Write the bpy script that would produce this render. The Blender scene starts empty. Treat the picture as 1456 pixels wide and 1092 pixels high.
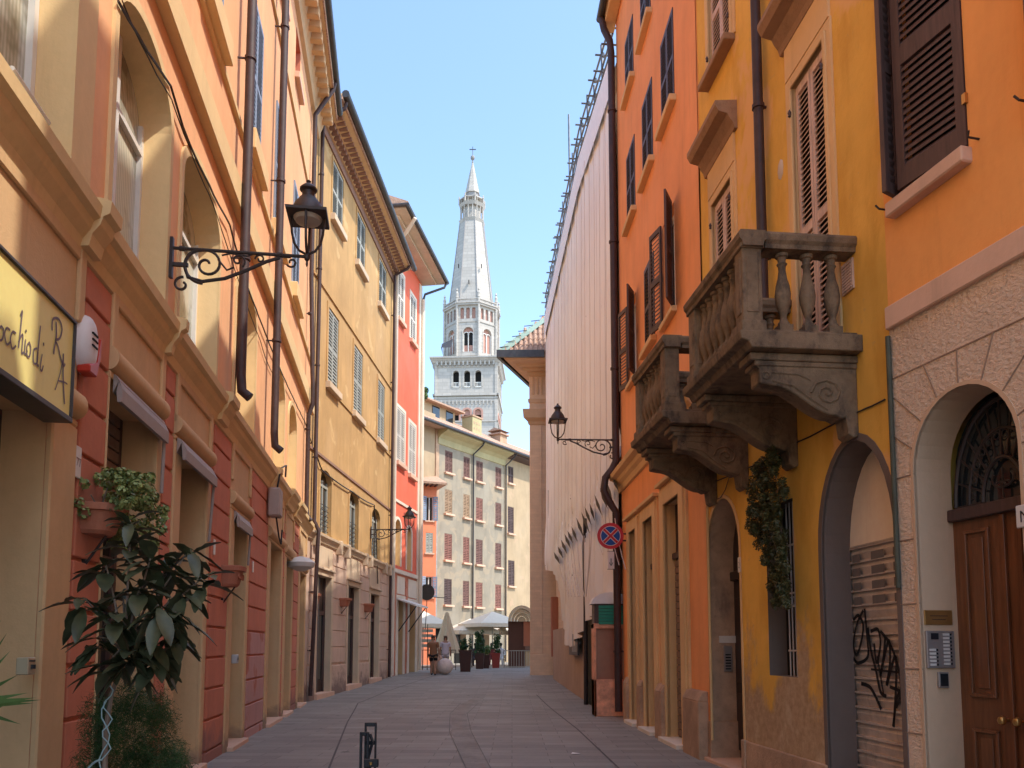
import bpy, bmesh, math, random
from mathutils import Vector, Matrix, noise
random.seed(7)
R = math.radians
scene = bpy.context.scene
COL = scene.collection
Z = Vector((0, 0, 1))
# ------------------------------------------------------------------ camera
FOC = 1150.0; PIT = R(5.1); EYE = 1.6
PCY = 920 - FOC * math.tan(PIT)
cam_d = bpy.data.cameras.new('camera'); cam = bpy.data.objects.new('camera', cam_d); COL.objects.link(cam)
cam.location = (0, 0, EYE); cam.rotation_euler = (R(90) + PIT, 0, 0)
cam_d.sensor_width = 36; cam_d.lens = 36 * FOC / 1456
cam_d.shift_y = (PCY - 546) / 1456
cam_d.clip_start = .1; cam_d.clip_end = 3000
scene.camera = cam

def ray(px, py):                     # survey helper: direction in which a measured point of the place lies
    a = (px - 728) / FOC; b = (PCY - py) / FOC
    return Vector((a, math.cos(PIT) - b * math.sin(PIT), math.sin(PIT) + b * math.cos(PIT)))
def at(px, py, y):                   # point at distance y down the street
    r = ray(px, py); return Vector((0, 0, EYE)) + r * (y / r.y)
def gz(y):                           # the paving climbs gently towards the square
    if y < 20: return 0.0
    if y < 42: 
        t = (y - 20) / 22.0; return .45 * t * t * (3 - 2 * t) * 1.0
    return .45
def on_ground(px, py):
    r = ray(px, py); t = 5.0
    while t < 60 and EYE + r.z * t > gz(r.y * t): t += .02
    return Vector((r.x * t, r.y * t, gz(r.y * t)))

class Fr:                            # facade frame: s along, h up, d out of the wall
    def __init__(s, p0, p1, side=1):
        s.o = Vector((p0[0], p0[1], p0[2] if len(p0) > 2 else 0)); v = Vector((p1[0] - p0[0], p1[1] - p0[1], 0))
        s.L = v.length; s.u = v.normalized(); s.n = Vector((s.u.y, -s.u.x, 0)) * side; s.side = side
    def P(s, a, h, d=0): return s.o + s.u * a + Z * h + s.n * d
    def at(s, px, py, d=0):
        r = ray(px, py); o = s.o + s.n * d
        t = (o.xy.dot(s.n.xy)) / (r.xy.dot(s.n.xy)); p = r * t
        return (p - o).xy.dot(s.u.xy), EYE + p.z
    def S(s, px, py, d=0): return s.at(px, py, d)[0]
    def H(s, px, py, d=0): return s.at(px, py, d)[1]
    def ats(s, px, py, a):           # (d, h) on the plane across the wall at s=a
        r = ray(px, py); o = s.o + s.u * a
        t = o.xy.dot(s.u.xy) / r.xy.dot(s.u.xy); p = r * t
        return (p - o).xy.dot(s.n.xy), EYE + p.z
    def sub(s, a, h, d, ang=0, flip=False):
        f = Fr.__new__(Fr); f.o = s.P(a, h, d); u = s.u * (-1 if flip else 1)
        f.u = Matrix.Rotation(ang, 3, 'Z') @ u; f.n = Matrix.Rotation(ang, 3, 'Z') @ s.n; f.L = 1; f.side = s.side; return f
WF = Fr((0, 0), (1, 0), 1)           # world frame: s=X, h=Z, d=-Y

# ------------------------------------------------------------------ objects
WL = {}
def setp(o, label=None, cat=None, group=None, kind=None):
    if label: o['label'] = label
    if cat: o['category'] = cat
    if group: o['group'] = group
    if kind: o['kind'] = kind
    return o
def thing(name, loc, label, cat, group=None):
    o = bpy.data.objects.new(name, None); COL.objects.link(o); o.location = loc; o.empty_display_size = .2
    WL[o.name] = Vector(loc); return setp(o, label, cat, group)
class MB:
    def __init__(s, F=WF): s.v = []; s.f = []; s.F = F; s.mi = []; s.m = 0
    def add(s, pts, faces):
        n = len(s.v); s.v += [Vector(p) for p in pts]; s.f += [[i + n for i in f] for f in faces]; s.mi += [s.m] * len(faces); return s
    def quad(s, *p): return s.add([s.F.P(*q) for q in p], [list(range(len(p)))])
    def box(s, a0, a1, h0, h1, d0, d1, F=None):
        F = F or s.F
        p = [F.P(a, h, d) for a in (a0, a1) for h in (h0, h1) for d in (d0, d1)]
        return s.add(p, [(0, 1, 3, 2), (4, 6, 7, 5), (0, 4, 5, 1), (2, 3, 7, 6), (0, 2, 6, 4), (1, 5, 7, 3)])
    def prism(s, poly, d0, d1, F=None):      # poly in (s,h), extruded in d
        F = F or s.F; n = len(poly)
        p = [F.P(a, h, d0) for a, h in poly] + [F.P(a, h, d1) for a, h in poly]
        return s.add(p, [list(range(n)), list(range(n, 2 * n))[::-1]] + [(i, (i + 1) % n, n + (i + 1) % n, n + i) for i in range(n)])
    def prof(s, poly, a0, a1, F=None):       # poly in (d,h), extruded along s
        F = F or s.F; n = len(poly)
        p = [F.P(a0, h, d) for d, h in poly] + [F.P(a1, h, d) for d, h in poly]
        return s.add(p, [list(range(n)), list(range(n, 2 * n))[::-1]] + [(i, (i + 1) % n, n + (i + 1) % n, n + i) for i in range(n)])
    def tube(s, pts, r, n=8, F=None, taper=None, caps=True):
        F = F or s.F; P = [F.P(*p) for p in pts]; return s.wtube(P, r, n, taper, caps)
    def wtube(s, P, r, n=8, taper=None, caps=True):
        P = [Vector(p) for p in P]; vs = []; k = len(P); up = None
        for i, p in enumerate(P):
            t = (P[min(i + 1, k - 1)] - P[max(i - 1, 0)]).normalized()
            if up is None: up = Vector((0, 0, 1)) if abs(t.z) < .9 else Vector((1, 0, 0))
            x = t.cross(up).normalized(); y = x.cross(t).normalized(); up = y
            rr = r[i] if isinstance(r, (list, tuple)) else (r if taper is None else r + (taper - r) * i / (k - 1))
            vs += [p + (x * math.cos(2 * math.pi * j / n) + y * math.sin(2 * math.pi * j / n)) * rr for j in range(n)]
        fs = [(i * n + j, i * n + (j + 1) % n, (i + 1) * n + (j + 1) % n, (i + 1) * n + j) for i in range(k - 1) for j in range(n)]
        if caps: fs += [tuple(range(n))[::-1], tuple(range((k - 1) * n, k * n))]
        return s.add(vs, fs)
    def lathe(s, c, prof, n=12, sq=False, rot=0, F=None):  # c world or frame point, prof [(r,h)]
        c = Vector(c); vs = []
        for r, h in prof:
            vs += [c + Vector((r * math.cos(rot + 2 * math.pi * j / n), r * math.sin(rot + 2 * math.pi * j / n), h)) for j in range(n)]
        k = len(prof)
        fs = [(i * n + j, i * n + (j + 1) % n, (i + 1) * n + (j + 1) % n, (i + 1) * n + j) for i in range(k - 1) for j in range(n)]
        fs += [tuple(range(n))[::-1], tuple(range((k - 1) * n, k * n))]
        return s.add(vs, fs)
    def build(s, name, mat, parent=None, smooth=False, bevel=0, kind=None, label=None, recalc=True, loc=None, seg=1):
        me = bpy.data.meshes.new(name); off = WL[parent.name] if parent else (Vector(loc) if loc else Vector((0, 0, 0)))
        base = off
        me.from_pydata([v - base for v in s.v], [], s.f)
        mats = mat if isinstance(mat, (list, tuple)) else [mat]
        for m in mats: me.materials.append(m)
        if len(mats) > 1:
            for p, i in zip(me.polygons, s.mi): p.material_index = i
        if recalc:
            b = bmesh.new(); b.from_mesh(me); bmesh.ops.recalc_face_normals(b, faces=b.faces); b.to_mesh(me); b.free()
        if smooth:
            for p in me.polygons: p.use_smooth = True
            try: me.set_sharp_from_angle(angle=R(40))
            except Exception: pass
        o = bpy.data.objects.new(name, me); COL.objects.link(o)
        if parent: o.parent = parent; WL[o.name] = off.copy()
        else: o.location = base; WL[o.name] = Vector(base)
        if bevel:
            m = o.modifiers.new('bevel', 'BEVEL'); m.width = bevel; m.segments = seg; m.limit_method = 'ANGLE'; m.angle_limit = R(50)
        return setp(o, label=label, kind=kind)

# ------------------------------------------------------------------ materials
def lin(c):
    def g(x): x /= 255.; return x / 12.92 if x <= .04045 else ((x + .055) / 1.055) ** 2.4
    return (g(c[0]), g(c[1]), g(c[2]))
class NT:
    def __init__(s, name):
        s.m = bpy.data.materials.new(name); s.m.use_nodes = True; s.t = s.m.node_tree; s.N = s.t.nodes; s.b = s.N['Principled BSDF']
        s.pos = s.n('ShaderNodeNewGeometry').outputs['Position']
    def n(s, t, **k):
        x = s.N.new(t)
        for a, b in k.items(): setattr(x, a, b)
        return x
    def l(s, a, b): s.t.links.new(a, b)
    def map(s, sc, vec=None, loc=(0, 0, 0), rot=(0, 0, 0)):
        m = s.n('ShaderNodeMapping'); m.inputs['Scale'].default_value = sc; m.inputs['Location'].default_value = loc; m.inputs['Rotation'].default_value = rot
        s.l(vec or s.pos, m.inputs[0]); return m.outputs[0]
    def noise(s, scale, det=4, rough=.55, vec=None, dist=0):
        x = s.n('ShaderNodeTexNoise'); x.inputs['Scale'].default_value = scale; x.inputs['Detail'].default_value = det
        x.inputs['Roughness'].default_value = rough; x.inputs['Distortion'].default_value = dist; s.l(vec or s.pos, x.inputs['Vector']); return x.outputs['Fac']
    def ramp(s, fac, p0, p1, c0=(0, 0, 0, 1), c1=(1, 1, 1, 1)):
        x = s.n('ShaderNodeValToRGB'); e = x.color_ramp.elements; e[0].position = p0; e[1].position = p1; e[0].color = c0; e[1].color = c1; s.l(fac, x.inputs[0]); return x.outputs[0]
    def mix(s, fac, a, b, mode='MIX'):
        x = s.n('ShaderNodeMix', data_type='RGBA', blend_type=mode); 
        if isinstance(fac, (int, float)): x.inputs[0].default_value = fac
        else: s.l(fac, x.inputs[0])
        for v, i in ((a, 6), (b, 7)):
            if isinstance(v, tuple): x.inputs[i].default_value = (*v[:3], 1)
            else: s.l(v, x.inputs[i])
        return x.outputs[2]
    def math(s, op, a, b=0, clamp=False):
        x = s.n('ShaderNodeMath', operation=op, use_clamp=clamp)
        for v, i in ((a, 0), (b, 1)):
            if isinstance(v, (int, float)): x.inputs[i].default_value = v
            else: s.l(v, x.inputs[i])
        return x.outputs[0]
    def xyz(s, vec=None):
        x = s.n('ShaderNodeSeparateXYZ'); s.l(vec or s.pos, x.inputs[0]); return x.outputs
    def bump(s, h, st=.3, dist=.02, prev=None):
        x = s.n('ShaderNodeBump'); x.inputs['Strength'].default_value = st; x.inputs['Distance'].default_value = dist
        s.l(h, x.inputs['Height'])
        if prev: s.l(prev, x.inputs['Normal'])
        s.l(x.outputs[0], s.b.inputs['Normal']); return x.outputs[0]
    def out(s, col, rough=.85, metal=0, spec=.3):
        if isinstance(col, tuple): s.b.inputs['Base Color'].default_value = (*col[:3], 1)
        else: s.l(col, s.b.inputs['Base Color'])
        if isinstance(rough, (int, float)): s.b.inputs['Roughness'].default_value = rough
        else: s.l(rough, s.b.inputs['Roughness'])
        s.b.inputs['Metallic'].default_value = metal; s.b.inputs['Specular IOR Level'].default_value = spec
        return s.m
def mul(c, k): return tuple(min(1, x * k) for x in c)
def plaster(name, c, var=.16, stain=.35, patch=None, base_dirt=0, dirtc=(.25, .2, .17), bump=.25, fine=60, top_fade=None, rough=.9):
    t = NT(name); c = lin(c) if max(c) > 1.01 else c
    n1 = t.noise(.7, 6, .6); n2 = t.noise(3.5, 5, .6, vec=t.map((1, 1, .22))); n3 = t.noise(14, 4, .6)
    col = t.mix(t.ramp(n1, .3, .7), mul(c, 1 - var), mul(c, 1 + var * .7))
    col = t.mix(t.math('MULTIPLY', t.ramp(n2, .45, .75), stain), col, mul(c, .72))
    col = t.mix(t.math('MULTIPLY', t.ramp(n3, .35, .75), .18), col, mul(c, 1.25))
    n5 = t.noise(1.0, 6, .7, vec=t.map((5, 5, .35), loc=(3, 7, 1))); col = t.mix(t.math('MULTIPLY', t.ramp(n5, .56, .74), .3 + stain * .3), col, mul(c, .66))
    n6 = t.noise(.45, 5, .6, vec=t.map((1, 1, .8), loc=(9, 2, 5))); col = t.mix(t.math('MULTIPLY', t.ramp(n6, .52, .68), .35), col, tuple(min(1, x * .9 + .07) for x in c))
    if base_dirt:
        z = t.xyz()[2]; g = t.n('ShaderNodeMapRange'); t.l(z, g.inputs[0]); g.inputs[1].default_value = 0; g.inputs[2].default_value = base_dirt; g.inputs[3].default_value = 1; g.inputs[4].default_value = 0
        nn = t.noise(2.4, 6, .65); f = t.ramp(t.math('ADD', t.math('MULTIPLY', g.outputs[0], .55), t.math('MULTIPLY', nn, .75)), .62, .8)
        col = t.mix(t.math('MULTIPLY', f, .8), col, dirtc)
    if patch:
        pn = t.noise(1.1, 5, .55, dist=.6); f = t.ramp(pn, patch[1], patch[1] + .05); col = t.mix(t.math('MULTIPLY', f, patch[2]), col, patch[0])
    sp = t.noise(fine, 3, .6); t.bump(t.math('ADD', t.math('MULTIPLY', sp, .5), n3), bump, .012)
    return t.out(col, rough)
def metal(name, c, rough=.5, m=.0, bump=.1, rust=None):
    t = NT(name); n1 = t.noise(6, 5, .6); col = t.mix(t.ramp(n1, .35, .7), mul(c, .75), mul(c, 1.25))
    if rust: col = t.mix(t.math('MULTIPLY', t.ramp(t.noise(9, 6, .7), .55, .7), .6), col, rust)
    t.bump(t.noise(40, 3), bump, .004); return t.out(col, rough, m, .5)
def wood(name, c, rough=.55, sc=1):
    t = NT(name); n1 = t.noise(5 * sc, 6, .65, vec=t.map((6, 6, .5))); n2 = t.noise(1.5, 4)
    col = t.mix(t.ramp(n1, .3, .72), mul(c, .6), mul(c, 1.3)); col = t.mix(t.math('MULTIPLY', n2, .4), col, mul(c, .7))
    t.bump(n1, .15, .004); return t.out(col, rough, 0, .4)
def stone(name, c, var=.3, bl=None, rough=.85, bump=.5, vsc=1):
    t = NT(name); n1 = t.noise(1.3 * vsc, 6, .65); n2 = t.noise(9 * vsc, 6, .7); col = t.mix(t.ramp(n1, .3, .7), mul(c, 1 - var), mul(c, 1 + var))
    col = t.mix(t.math('MULTIPLY', t.ramp(n2, .5, .7), .5), col, mul(c, .55))
    if bl:
        n4 = t.noise(2.2 * vsc, 6, .7, vec=t.map((1, 1, .5))); col = t.mix(t.math('MULTIPLY', t.ramp(n4, bl[1], bl[1] + .15), bl[2]), col, bl[0])
    t.bump(t.math('ADD', n2, t.noise(45 * vsc, 3)), bump, .015); return t.out(col, rough)
def glass(name, c=(.02, .025, .03), rough=.06):
    t = NT(name); w = t.noise(1.2, 2); t.bump(w, .05, .05); return t.out(c, rough, 0, .9)
def plain(name, c, rough=.6, metal_=0):
    t = NT(name); c = lin(c) if max(c) > 1.01 else c; n1 = t.noise(8, 4); return t.out(t.mix(n1, mul(c, .88), mul(c, 1.1)), rough, metal_)
def leafm(name, c, var=.5, rough=.5):
    t = NT(name); n1 = t.noise(7, 3); n2 = t.noise(45, 2); col = t.mix(t.ramp(n1, .3, .7), mul(c, 1 - var), mul(c, 1 + var)); col = t.mix(t.math('MULTIPLY', n2, .3), col, mul(c, 1.5))
    m = t.out(col, rough, 0, .35)
    t.b.inputs['Transmission Weight'].default_value = 0
    return m

M = {}
M['L1up'] = plaster('terracotta_plaster', (.87, .46, .23), stain=.45, var=.14)
M['L1low'] = plaster('brick_red_plaster', (.60, .215, .125), stain=.35, base_dirt=1.0, dirtc=(.3, .15, .12))
M['pinkpatch'] = plaster('bare_pink_plaster', (.55, .30, .26), stain=.5, patch=((.47, .16, .1), .56, .9))
M['cream'] = plaster('cream_plaster', (.76, .54, .27), stain=.25, var=.1)
M['creamlow'] = plaster('cream_low_plaster', (.66, .43, .22), stain=.3, var=.12, base_dirt=.6, dirtc=(.25, .18, .13))
M['L2'] = plaster('ochre_plaster', (.53, .32, .13), stain=.6, var=.18, patch=((.72, .50, .24), .62, .5))
M['L2fr'] = plaster('brown_frieze', (.30, .17, .12), stain=.4)
M['L2low'] = plaster('pinkish_stone_plaster', (.66, .46, .34), stain=.5, base_dirt=1.4, dirtc=(.2, .13, .11))
M['trimL2'] = plaster('pale_trim', (.66, .50, .34), stain=.4)
M['L3'] = plaster('vermilion_plaster', (.80, .16, .085), stain=.25, var=.1)
M['white'] = plaster('white_trim', (.78, .68, .55), stain=.3)
M['soffit'] = plaster('ochre_soffit', (.66, .45, .24), stain=.45)
M['RO'] = plaster('orange_plaster', (.90, .36, .135), stain=.4, var=.12)
M['ROtrim'] = plaster('tan_trim', (.74, .48, .23), stain=.3)
M['RN'] = plaster('bright_orange_plaster', (.92, .39, .11), stain=.3, var=.12)
M['sill'] = plaster('pink_stone_sill', (.72, .46, .32), stain=.25)
M['balc'] = stone('weathered_balcony_stone', (.22, .15, .09), bl=((.05, .038, .03), .50, .8), vsc=2)
M['hood'] = stone('brown_stone_moulding', (.36, .21, .12), var=.15)
M['plinth'] = stone('plinth_stone', (.48, .31, .2), bl=((.15, .1, .08), .6, .6))
M['brownpipe'] = metal('brown_painted_pipe', (.05, .024, .022), .6)
M['darkmetal'] = metal('dark_gutter_metal', (.045, .04, .04), .45)
M['lampiron'] = metal('brown_black_iron', (.035, .024, .022), .5)
M['black'] = metal('black_painted_steel', (.012, .016, .022), .35)
M['shblue'] = plain('blue_grey_paint', (.27, .33, .42), .6)
M['shgrey'] = plain('grey_green_paint', (.38, .38, .33), .6)
M['shwhite'] = plain('off_white_paint', (.62, .57, .5), .6)
M['shbrown'] = wood('brown_shutter_wood', (.10, .055, .045))
M['shdark'] = wood('dark_shutter_wood', (.085, .05, .045))
M['shpink'] = wood('pale_pink_shutter_wood', (.68, .48, .38), .6)
M['Gsh'] = wood('faded_brown_shutter', (.19, .095, .075), .75)
M['Gsh2'] = wood('faded_red_shutter', (.27, .115, .085), .75)
M['shred'] = wood('russet_shutter_wood', (.24, .09, .07), .7)
M['shtan'] = wood('tan_shutter_wood', (.38, .24, .14), .7)
M['door'] = wood('varnished_door_wood', (.19, .075, .032), .38)
M['darkwood'] = wood('dark_door_wood', (.05, .03, .025), .5)
M['glass'] = glass('window_glass')
M['dark'] = plain('dark_interior', (.015, .013, .012), .8)
M['curtain'] = plain('pale_curtain', (.62, .62, .52), .8)
def cglass():
    t = NT('curtained_window_glass'); x = t.xyz(); f = t.n('ShaderNodeTexWave'); f.bands_direction = 'Y'; f.inputs['Scale'].default_value = 6; f.inputs['Distortion'].default_value = 1.5; t.l(t.pos, f.inputs[0])
    col = t.mix(f.outputs['Fac'], (.42, .43, .35), (.66, .66, .56)); z = t.noise(1.2, 4); col = t.mix(t.ramp(z, .5, .62), col, (.18, .16, .11)); t.bump(t.noise(.9, 2), .06, .05)
    return t.out(col, .12, 0, .8)
M['curtainglass'] = cglass()
M['winwhite'] = plain('white_window_frame', (.75, .72, .66), .5)
M['terracotta'] = plaster('terracotta_pot_clay', (.44, .17, .10), stain=.4, fine=120)
M['soil'] = plain('soil', (.03, .02, .015), .95)
M['yellow'] = None
def yellow_wall():
    t = NT('aged_yellow_plaster'); c = (.84, .48, .09)
    n1 = t.noise(.8, 6, .62); n2 = t.noise(2.6, 6, .65, vec=t.map((1, 1, .35))); n3 = t.noise(13, 5, .65)
    col = t.mix(t.ramp(n1, .3, .7), mul(c, .84), mul(c, 1.1)); col = t.mix(t.math('MULTIPLY', t.ramp(n2, .45, .66), .6), col, (.62, .30, .04))
    col = t.mix(t.ramp(t.noise(.55, 5, .6, vec=t.map((1, 1, .6), loc=(4.3, 1.1, 7))), .545, .58), col, (.82, .46, .17))
    col = t.mix(t.math('MULTIPLY', t.ramp(t.noise(5, 6, .75), .62, .7), .5), col, (.50, .33, .16))
    z = t.xyz()[2]; g = t.n('ShaderNodeMapRange'); t.l(z, g.inputs[0]); g.inputs[1].default_value = .2; g.inputs[2].default_value = 2.9; g.inputs[3].default_value = 1; g.inputs[4].default_value = 0
    nn = t.noise(1.7, 7, .62, vec=t.map((1, 1, .6))); f = t.ramp(t.math('ADD', t.math('MULTIPLY', g.outputs[0], .5), t.math('MULTIPLY', nn, .85)), .66, .76)
    grey = t.mix(t.ramp(n3, .3, .7), (.30, .20, .13), (.50, .36, .25)); grey = t.mix(t.math('MULTIPLY', t.ramp(nn, .6, .7), .5), grey, (.66, .55, .42))
    col = t.mix(t.math('MULTIPLY', f, .85), col, grey)
    t.bump(t.math('ADD', t.math('MULTIPLY', t.noise(50, 3), .5), t.math('ADD', n3, t.math('MULTIPLY', f, -1.5))), .35, .012)
    return t.out(col, .9)
M['yellow'] = yellow_wall()
def rough_stone():
    t = NT('hammered_stone_render'); c = (.92, .66, .46)
    n = t.noise(22, 5, .65, vec=t.map((1, 1, 1.5))); n0 = t.noise(1.3, 5)
    col = t.mix(t.ramp(n0, .3, .7), mul(c, .85), mul(c, 1.1)); col = t.mix(t.math('MULTIPLY', t.ramp(n, .58, .68), .55), col, mul(c, .5))
    t.bump(n, 1.0, .05); return t.out(col, .9)
M['rough'] = rough_stone()
M['smooth'] = plaster('smooth_grey_beige_plaster', (.62, .42, .27), stain=.2, var=.08)
M['greyreveal'] = plaster('grey_painted_plaster', (.17, .13, .11), stain=.2)
M['lunette'] = plaster('pale_panel', (.96, .76, .58), stain=.12, bump=.05)
def roller(name, c):
    t = NT(name); n = t.noise(3, 6, .7); col = t.mix(t.ramp(n, .35, .7), mul(c, .75), mul(c, 1.15)); col = t.mix(t.math('MULTIPLY', t.ramp(t.noise(10, 6, .75, vec=t.map((1, 1, .25))), .55, .7), .5), col, mul(c, .45))
    return t.out(col, .55, .3)
M['roller'] = roller('galvanised_shutter', (.66, .56, .48)); M['rollerbrown'] = roller('brown_roller_shutter', (.3, .2, .15))
def tiles():
    t = NT('terracotta_roof_tiles'); n = t.noise(2.5, 5, .7); n2 = t.noise(14, 4, .7); col = t.mix(t.ramp(n2, .35, .65), (.33, .17, .11), (.62, .42, .30)); col = t.mix(t.math('MULTIPLY', n, .3), col, (.3, .25, .2))
    t.bump(n2, .3, .01); return t.out(col, .9)
M['tiles'] = tiles()
M['copper'] = stone('green_copper_sheet', (.28, .38, .31), var=.15, bump=.1)
def sheet_mat():
    t = NT('scaffold_sheeting'); c = (.97, .93, .89)
    n = t.noise(.35, 4); col = t.mix(t.ramp(n, .3, .7), mul(c, .9), mul(c, 1.08)); st = t.noise(7, 5, .6, vec=t.map((1, 1, .05)))
    col = t.mix(t.math('MULTIPLY', t.ramp(st, .55, .75), .35), col, mul(c, .72))
    sp = t.noise(5, 2, .4); col = t.mix(t.ramp(sp, .77, .79), col, (.15, .12, .1))
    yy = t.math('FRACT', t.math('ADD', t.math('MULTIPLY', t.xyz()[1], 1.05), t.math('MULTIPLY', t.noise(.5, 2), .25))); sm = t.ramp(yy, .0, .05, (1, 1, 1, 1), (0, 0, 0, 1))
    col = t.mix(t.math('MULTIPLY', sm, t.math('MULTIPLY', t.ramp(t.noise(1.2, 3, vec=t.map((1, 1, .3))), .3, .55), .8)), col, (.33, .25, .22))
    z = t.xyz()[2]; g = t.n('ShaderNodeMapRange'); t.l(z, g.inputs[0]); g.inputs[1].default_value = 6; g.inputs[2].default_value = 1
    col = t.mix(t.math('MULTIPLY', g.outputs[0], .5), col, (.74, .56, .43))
    t.bump(st, .35, .03); m = t.out(col, .75); return m
M['sheet'] = sheet_mat()
M['soffitP'] = plaster('pale_orange_stucco', (.64, .43, .27), stain=.35)
M['sheet2'] = plain('white_top_sheet', (.92, .92, .92), .7)
M['hoard'] = plaster('brown_board_hoarding', (.50, .34, .25), stain=.45)
M['soffit3'] = plaster('pale_soffit', (.64, .52, .38), stain=.4)
M['seam'] = plain('sheet_seam', (.62, .53, .47), .8)
M['foldshade'] = plain('painted_sheet_shade', (.085, .075, .055), .9)  # brown that paints in the shade of the sheet's folds and opening
def bricky(name, c, mortar, bw, rh, ms=.006, vec='xz', bump=.3, var=.25):
    t = NT(name); x = t.xyz(); cb = t.n('ShaderNodeCombineXYZ'); s_ = {'xz': (0, 2), 'yz': (1, 2), 'xy': (0, 1)}[vec]
    t.l(x[s_[0]], cb.inputs[0]); t.l(x[s_[1]], cb.inputs[1])
    b = t.n('ShaderNodeTexBrick'); t.l(cb.outputs[0], b.inputs['Vector']); b.inputs['Scale'].default_value = 1
    b.inputs['Brick Width'].default_value = bw; b.inputs['Row Height'].default_value = rh; b.inputs['Mortar Size'].default_value = ms; b.inputs['Mortar Smooth'].default_value = .2
    b.inputs['Color1'].default_value = (*mul(c, 1 - var), 1); b.inputs['Color2'].default_value = (*mul(c, 1 + var), 1); b.inputs['Mortar'].default_value = (*mortar, 1)
    n = t.noise(1.1 if bw > .5 else 3, 6, .65); col = t.mix(t.math('MULTIPLY', t.ramp(n, .35, .7), .45), b.outputs['Color'], mul(c, .7))
    n2 = t.noise(30, 4); h = t.math('SUBTRACT', t.math('MULTIPLY', n2, .35), b.outputs['Fac']); t.bump(h, bump, .01)
    return t, col
t_, c_ = bricky('portico_brick', (.80, .57, .39), (.74, .52, .36), .5, .13, .008, 'xz', .2, .05); M['pbrick'] = t_.out(c_, .9)
t_, c_ = bricky('pale_tower_marble', (.52, .475, .42), (.39, .355, .31), 1.6, .62, .035, 'xz', .1, .09); M['tower'] = t_.out(c_, .85)
M['towerpink'] = plain('pink_brick_tracery', (.50, .27, .21), .9)
M['towergrey'] = plain('grey_stone_band', (.33, .31, .30), .9)
def paving():
    t = NT('stone_slab_paving'); x = t.xyz(); wob = t.noise(.35, 2)
    cb = t.n('ShaderNodeCombineXYZ'); t.l(x[0], cb.inputs[0]); t.l(t.math('ADD', x[1], t.math('MULTIPLY', wob, .25)), cb.inputs[1])
    b = t.n('ShaderNodeTexBrick'); t.l(cb.outputs[0], b.inputs['Vector']); b.inputs['Scale'].default_value = 1; b.offset = .37
    b.inputs['Brick Width'].default_value = .85; b.inputs['Row Height'].default_value = .34; b.inputs['Mortar Size'].default_value = .006; b.inputs['Mortar Smooth'].default_value = .3
    c = (.30, .275, .24); b.inputs['Color1'].default_value = (*mul(c, .8), 1); b.inputs['Color2'].default_value = (*mul(c, 1.16), 1); b.inputs['Mortar'].default_value = (.12, .11, .10, 1)
    n = t.noise(.8, 6, .6); n2 = t.noise(12, 6, .7)
    col = t.mix(t.math('MULTIPLY', t.ramp(n, .35, .7), .5), b.outputs['Color'], mul(c, .72)); col = t.mix(t.math('MULTIPLY', t.ramp(n2, .55, .75), .35), col, mul(c, 1.5))
    sp = t.noise(3.3, 2, .3); col = t.mix(t.ramp(sp, .75, .77), col, mul(c, .4))
    t.bump(t.math('SUBTRACT', t.math('MULTIPLY', n2, .5), b.outputs['Fac']), .45, .012)
    return t.out(col, t.math('ADD', t.math('MULTIPLY', n, .25), .5), 0, .35)
M['paving'] = paving()
M['fadejoint'] = stone('faint_joint', (.20, .19, .17), var=.2)
M['joint'] = stone('dark_stone_channel', (.13, .12, .115), var=.2)
M['strip'] = stone('worn_stone_strip', (.31, .29, .255), var=.2)
M['leafdark'] = leafm('glossy_dark_leaf', (.062, .072, .036), rough=.42)
M['leafmid'] = leafm('mid_green_leaf', (.10, .16, .04)); M['leaffern'] = leafm('feathery_green', (.03, .085, .022)); M['vine'] = leafm('dark_vine_leaf', (.06, .06, .02))
M['palm'] = leafm('palm_green', (.10, .17, .05)); M['bark'] = wood('pale_bark', (.26, .2, .15), .9)

# ------------------------------------------------------------------ walls with openings
def top_at(op, a):
    if not op.get('arch'): return op['h1']
    c = (op['s0'] + op['s1']) / 2; hw = (op['s1'] - op['s0']) / 2; x = max(-1, min(1, (a - c) / hw))
    return op['h1'] - op['arch'] + op['arch'] * math.sqrt(max(0, 1 - x * x))
def arcs(op, n=16):
    if not op.get('arch'): return [op['s0'], op['s1']]
    c = (op['s0'] + op['s1']) / 2; hw = (op['s1'] - op['s0']) / 2
    return [c - hw * math.cos(math.pi * i / n) for i in range(n + 1)]
def wall(mb, s0, s1, h0, h1, ops, d=0, htop=None):
    cuts = {s0, s1}
    for o in ops:
        for a in arcs(o): cuts.add(min(max(a, s0), s1))
    cuts = sorted(cuts)
    for a, b in zip(cuts, cuts[1:]):
        if b - a < 1e-5: continue
        m = (a + b) / 2; iv = []
        for o in ops:
            if o['s0'] < m < o['s1']: iv.append((o['h0'], o['h0'], top_at(o, a), top_at(o, b)))
        iv.sort(); la = lb = h0
        for x in iv:
            if x[0] > la + 1e-4 or x[1] > lb + 1e-4: mb.quad((a, la, d), (b, lb, d), (b, x[1], d), (a, x[0], d))
            la, lb = max(la, x[2]), max(lb, x[3])
        if h1 > la: mb.quad((a, la, d), (b, lb, d), (b, h1, d), (a, h1, d))
    return mb
def outline(op, n=16):
    pts = [(op['s0'], op['h0'])] + [(a, top_at(op, a)) for a in arcs(op, n)] + [(op['s1'], op['h0'])]
    return pts
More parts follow.
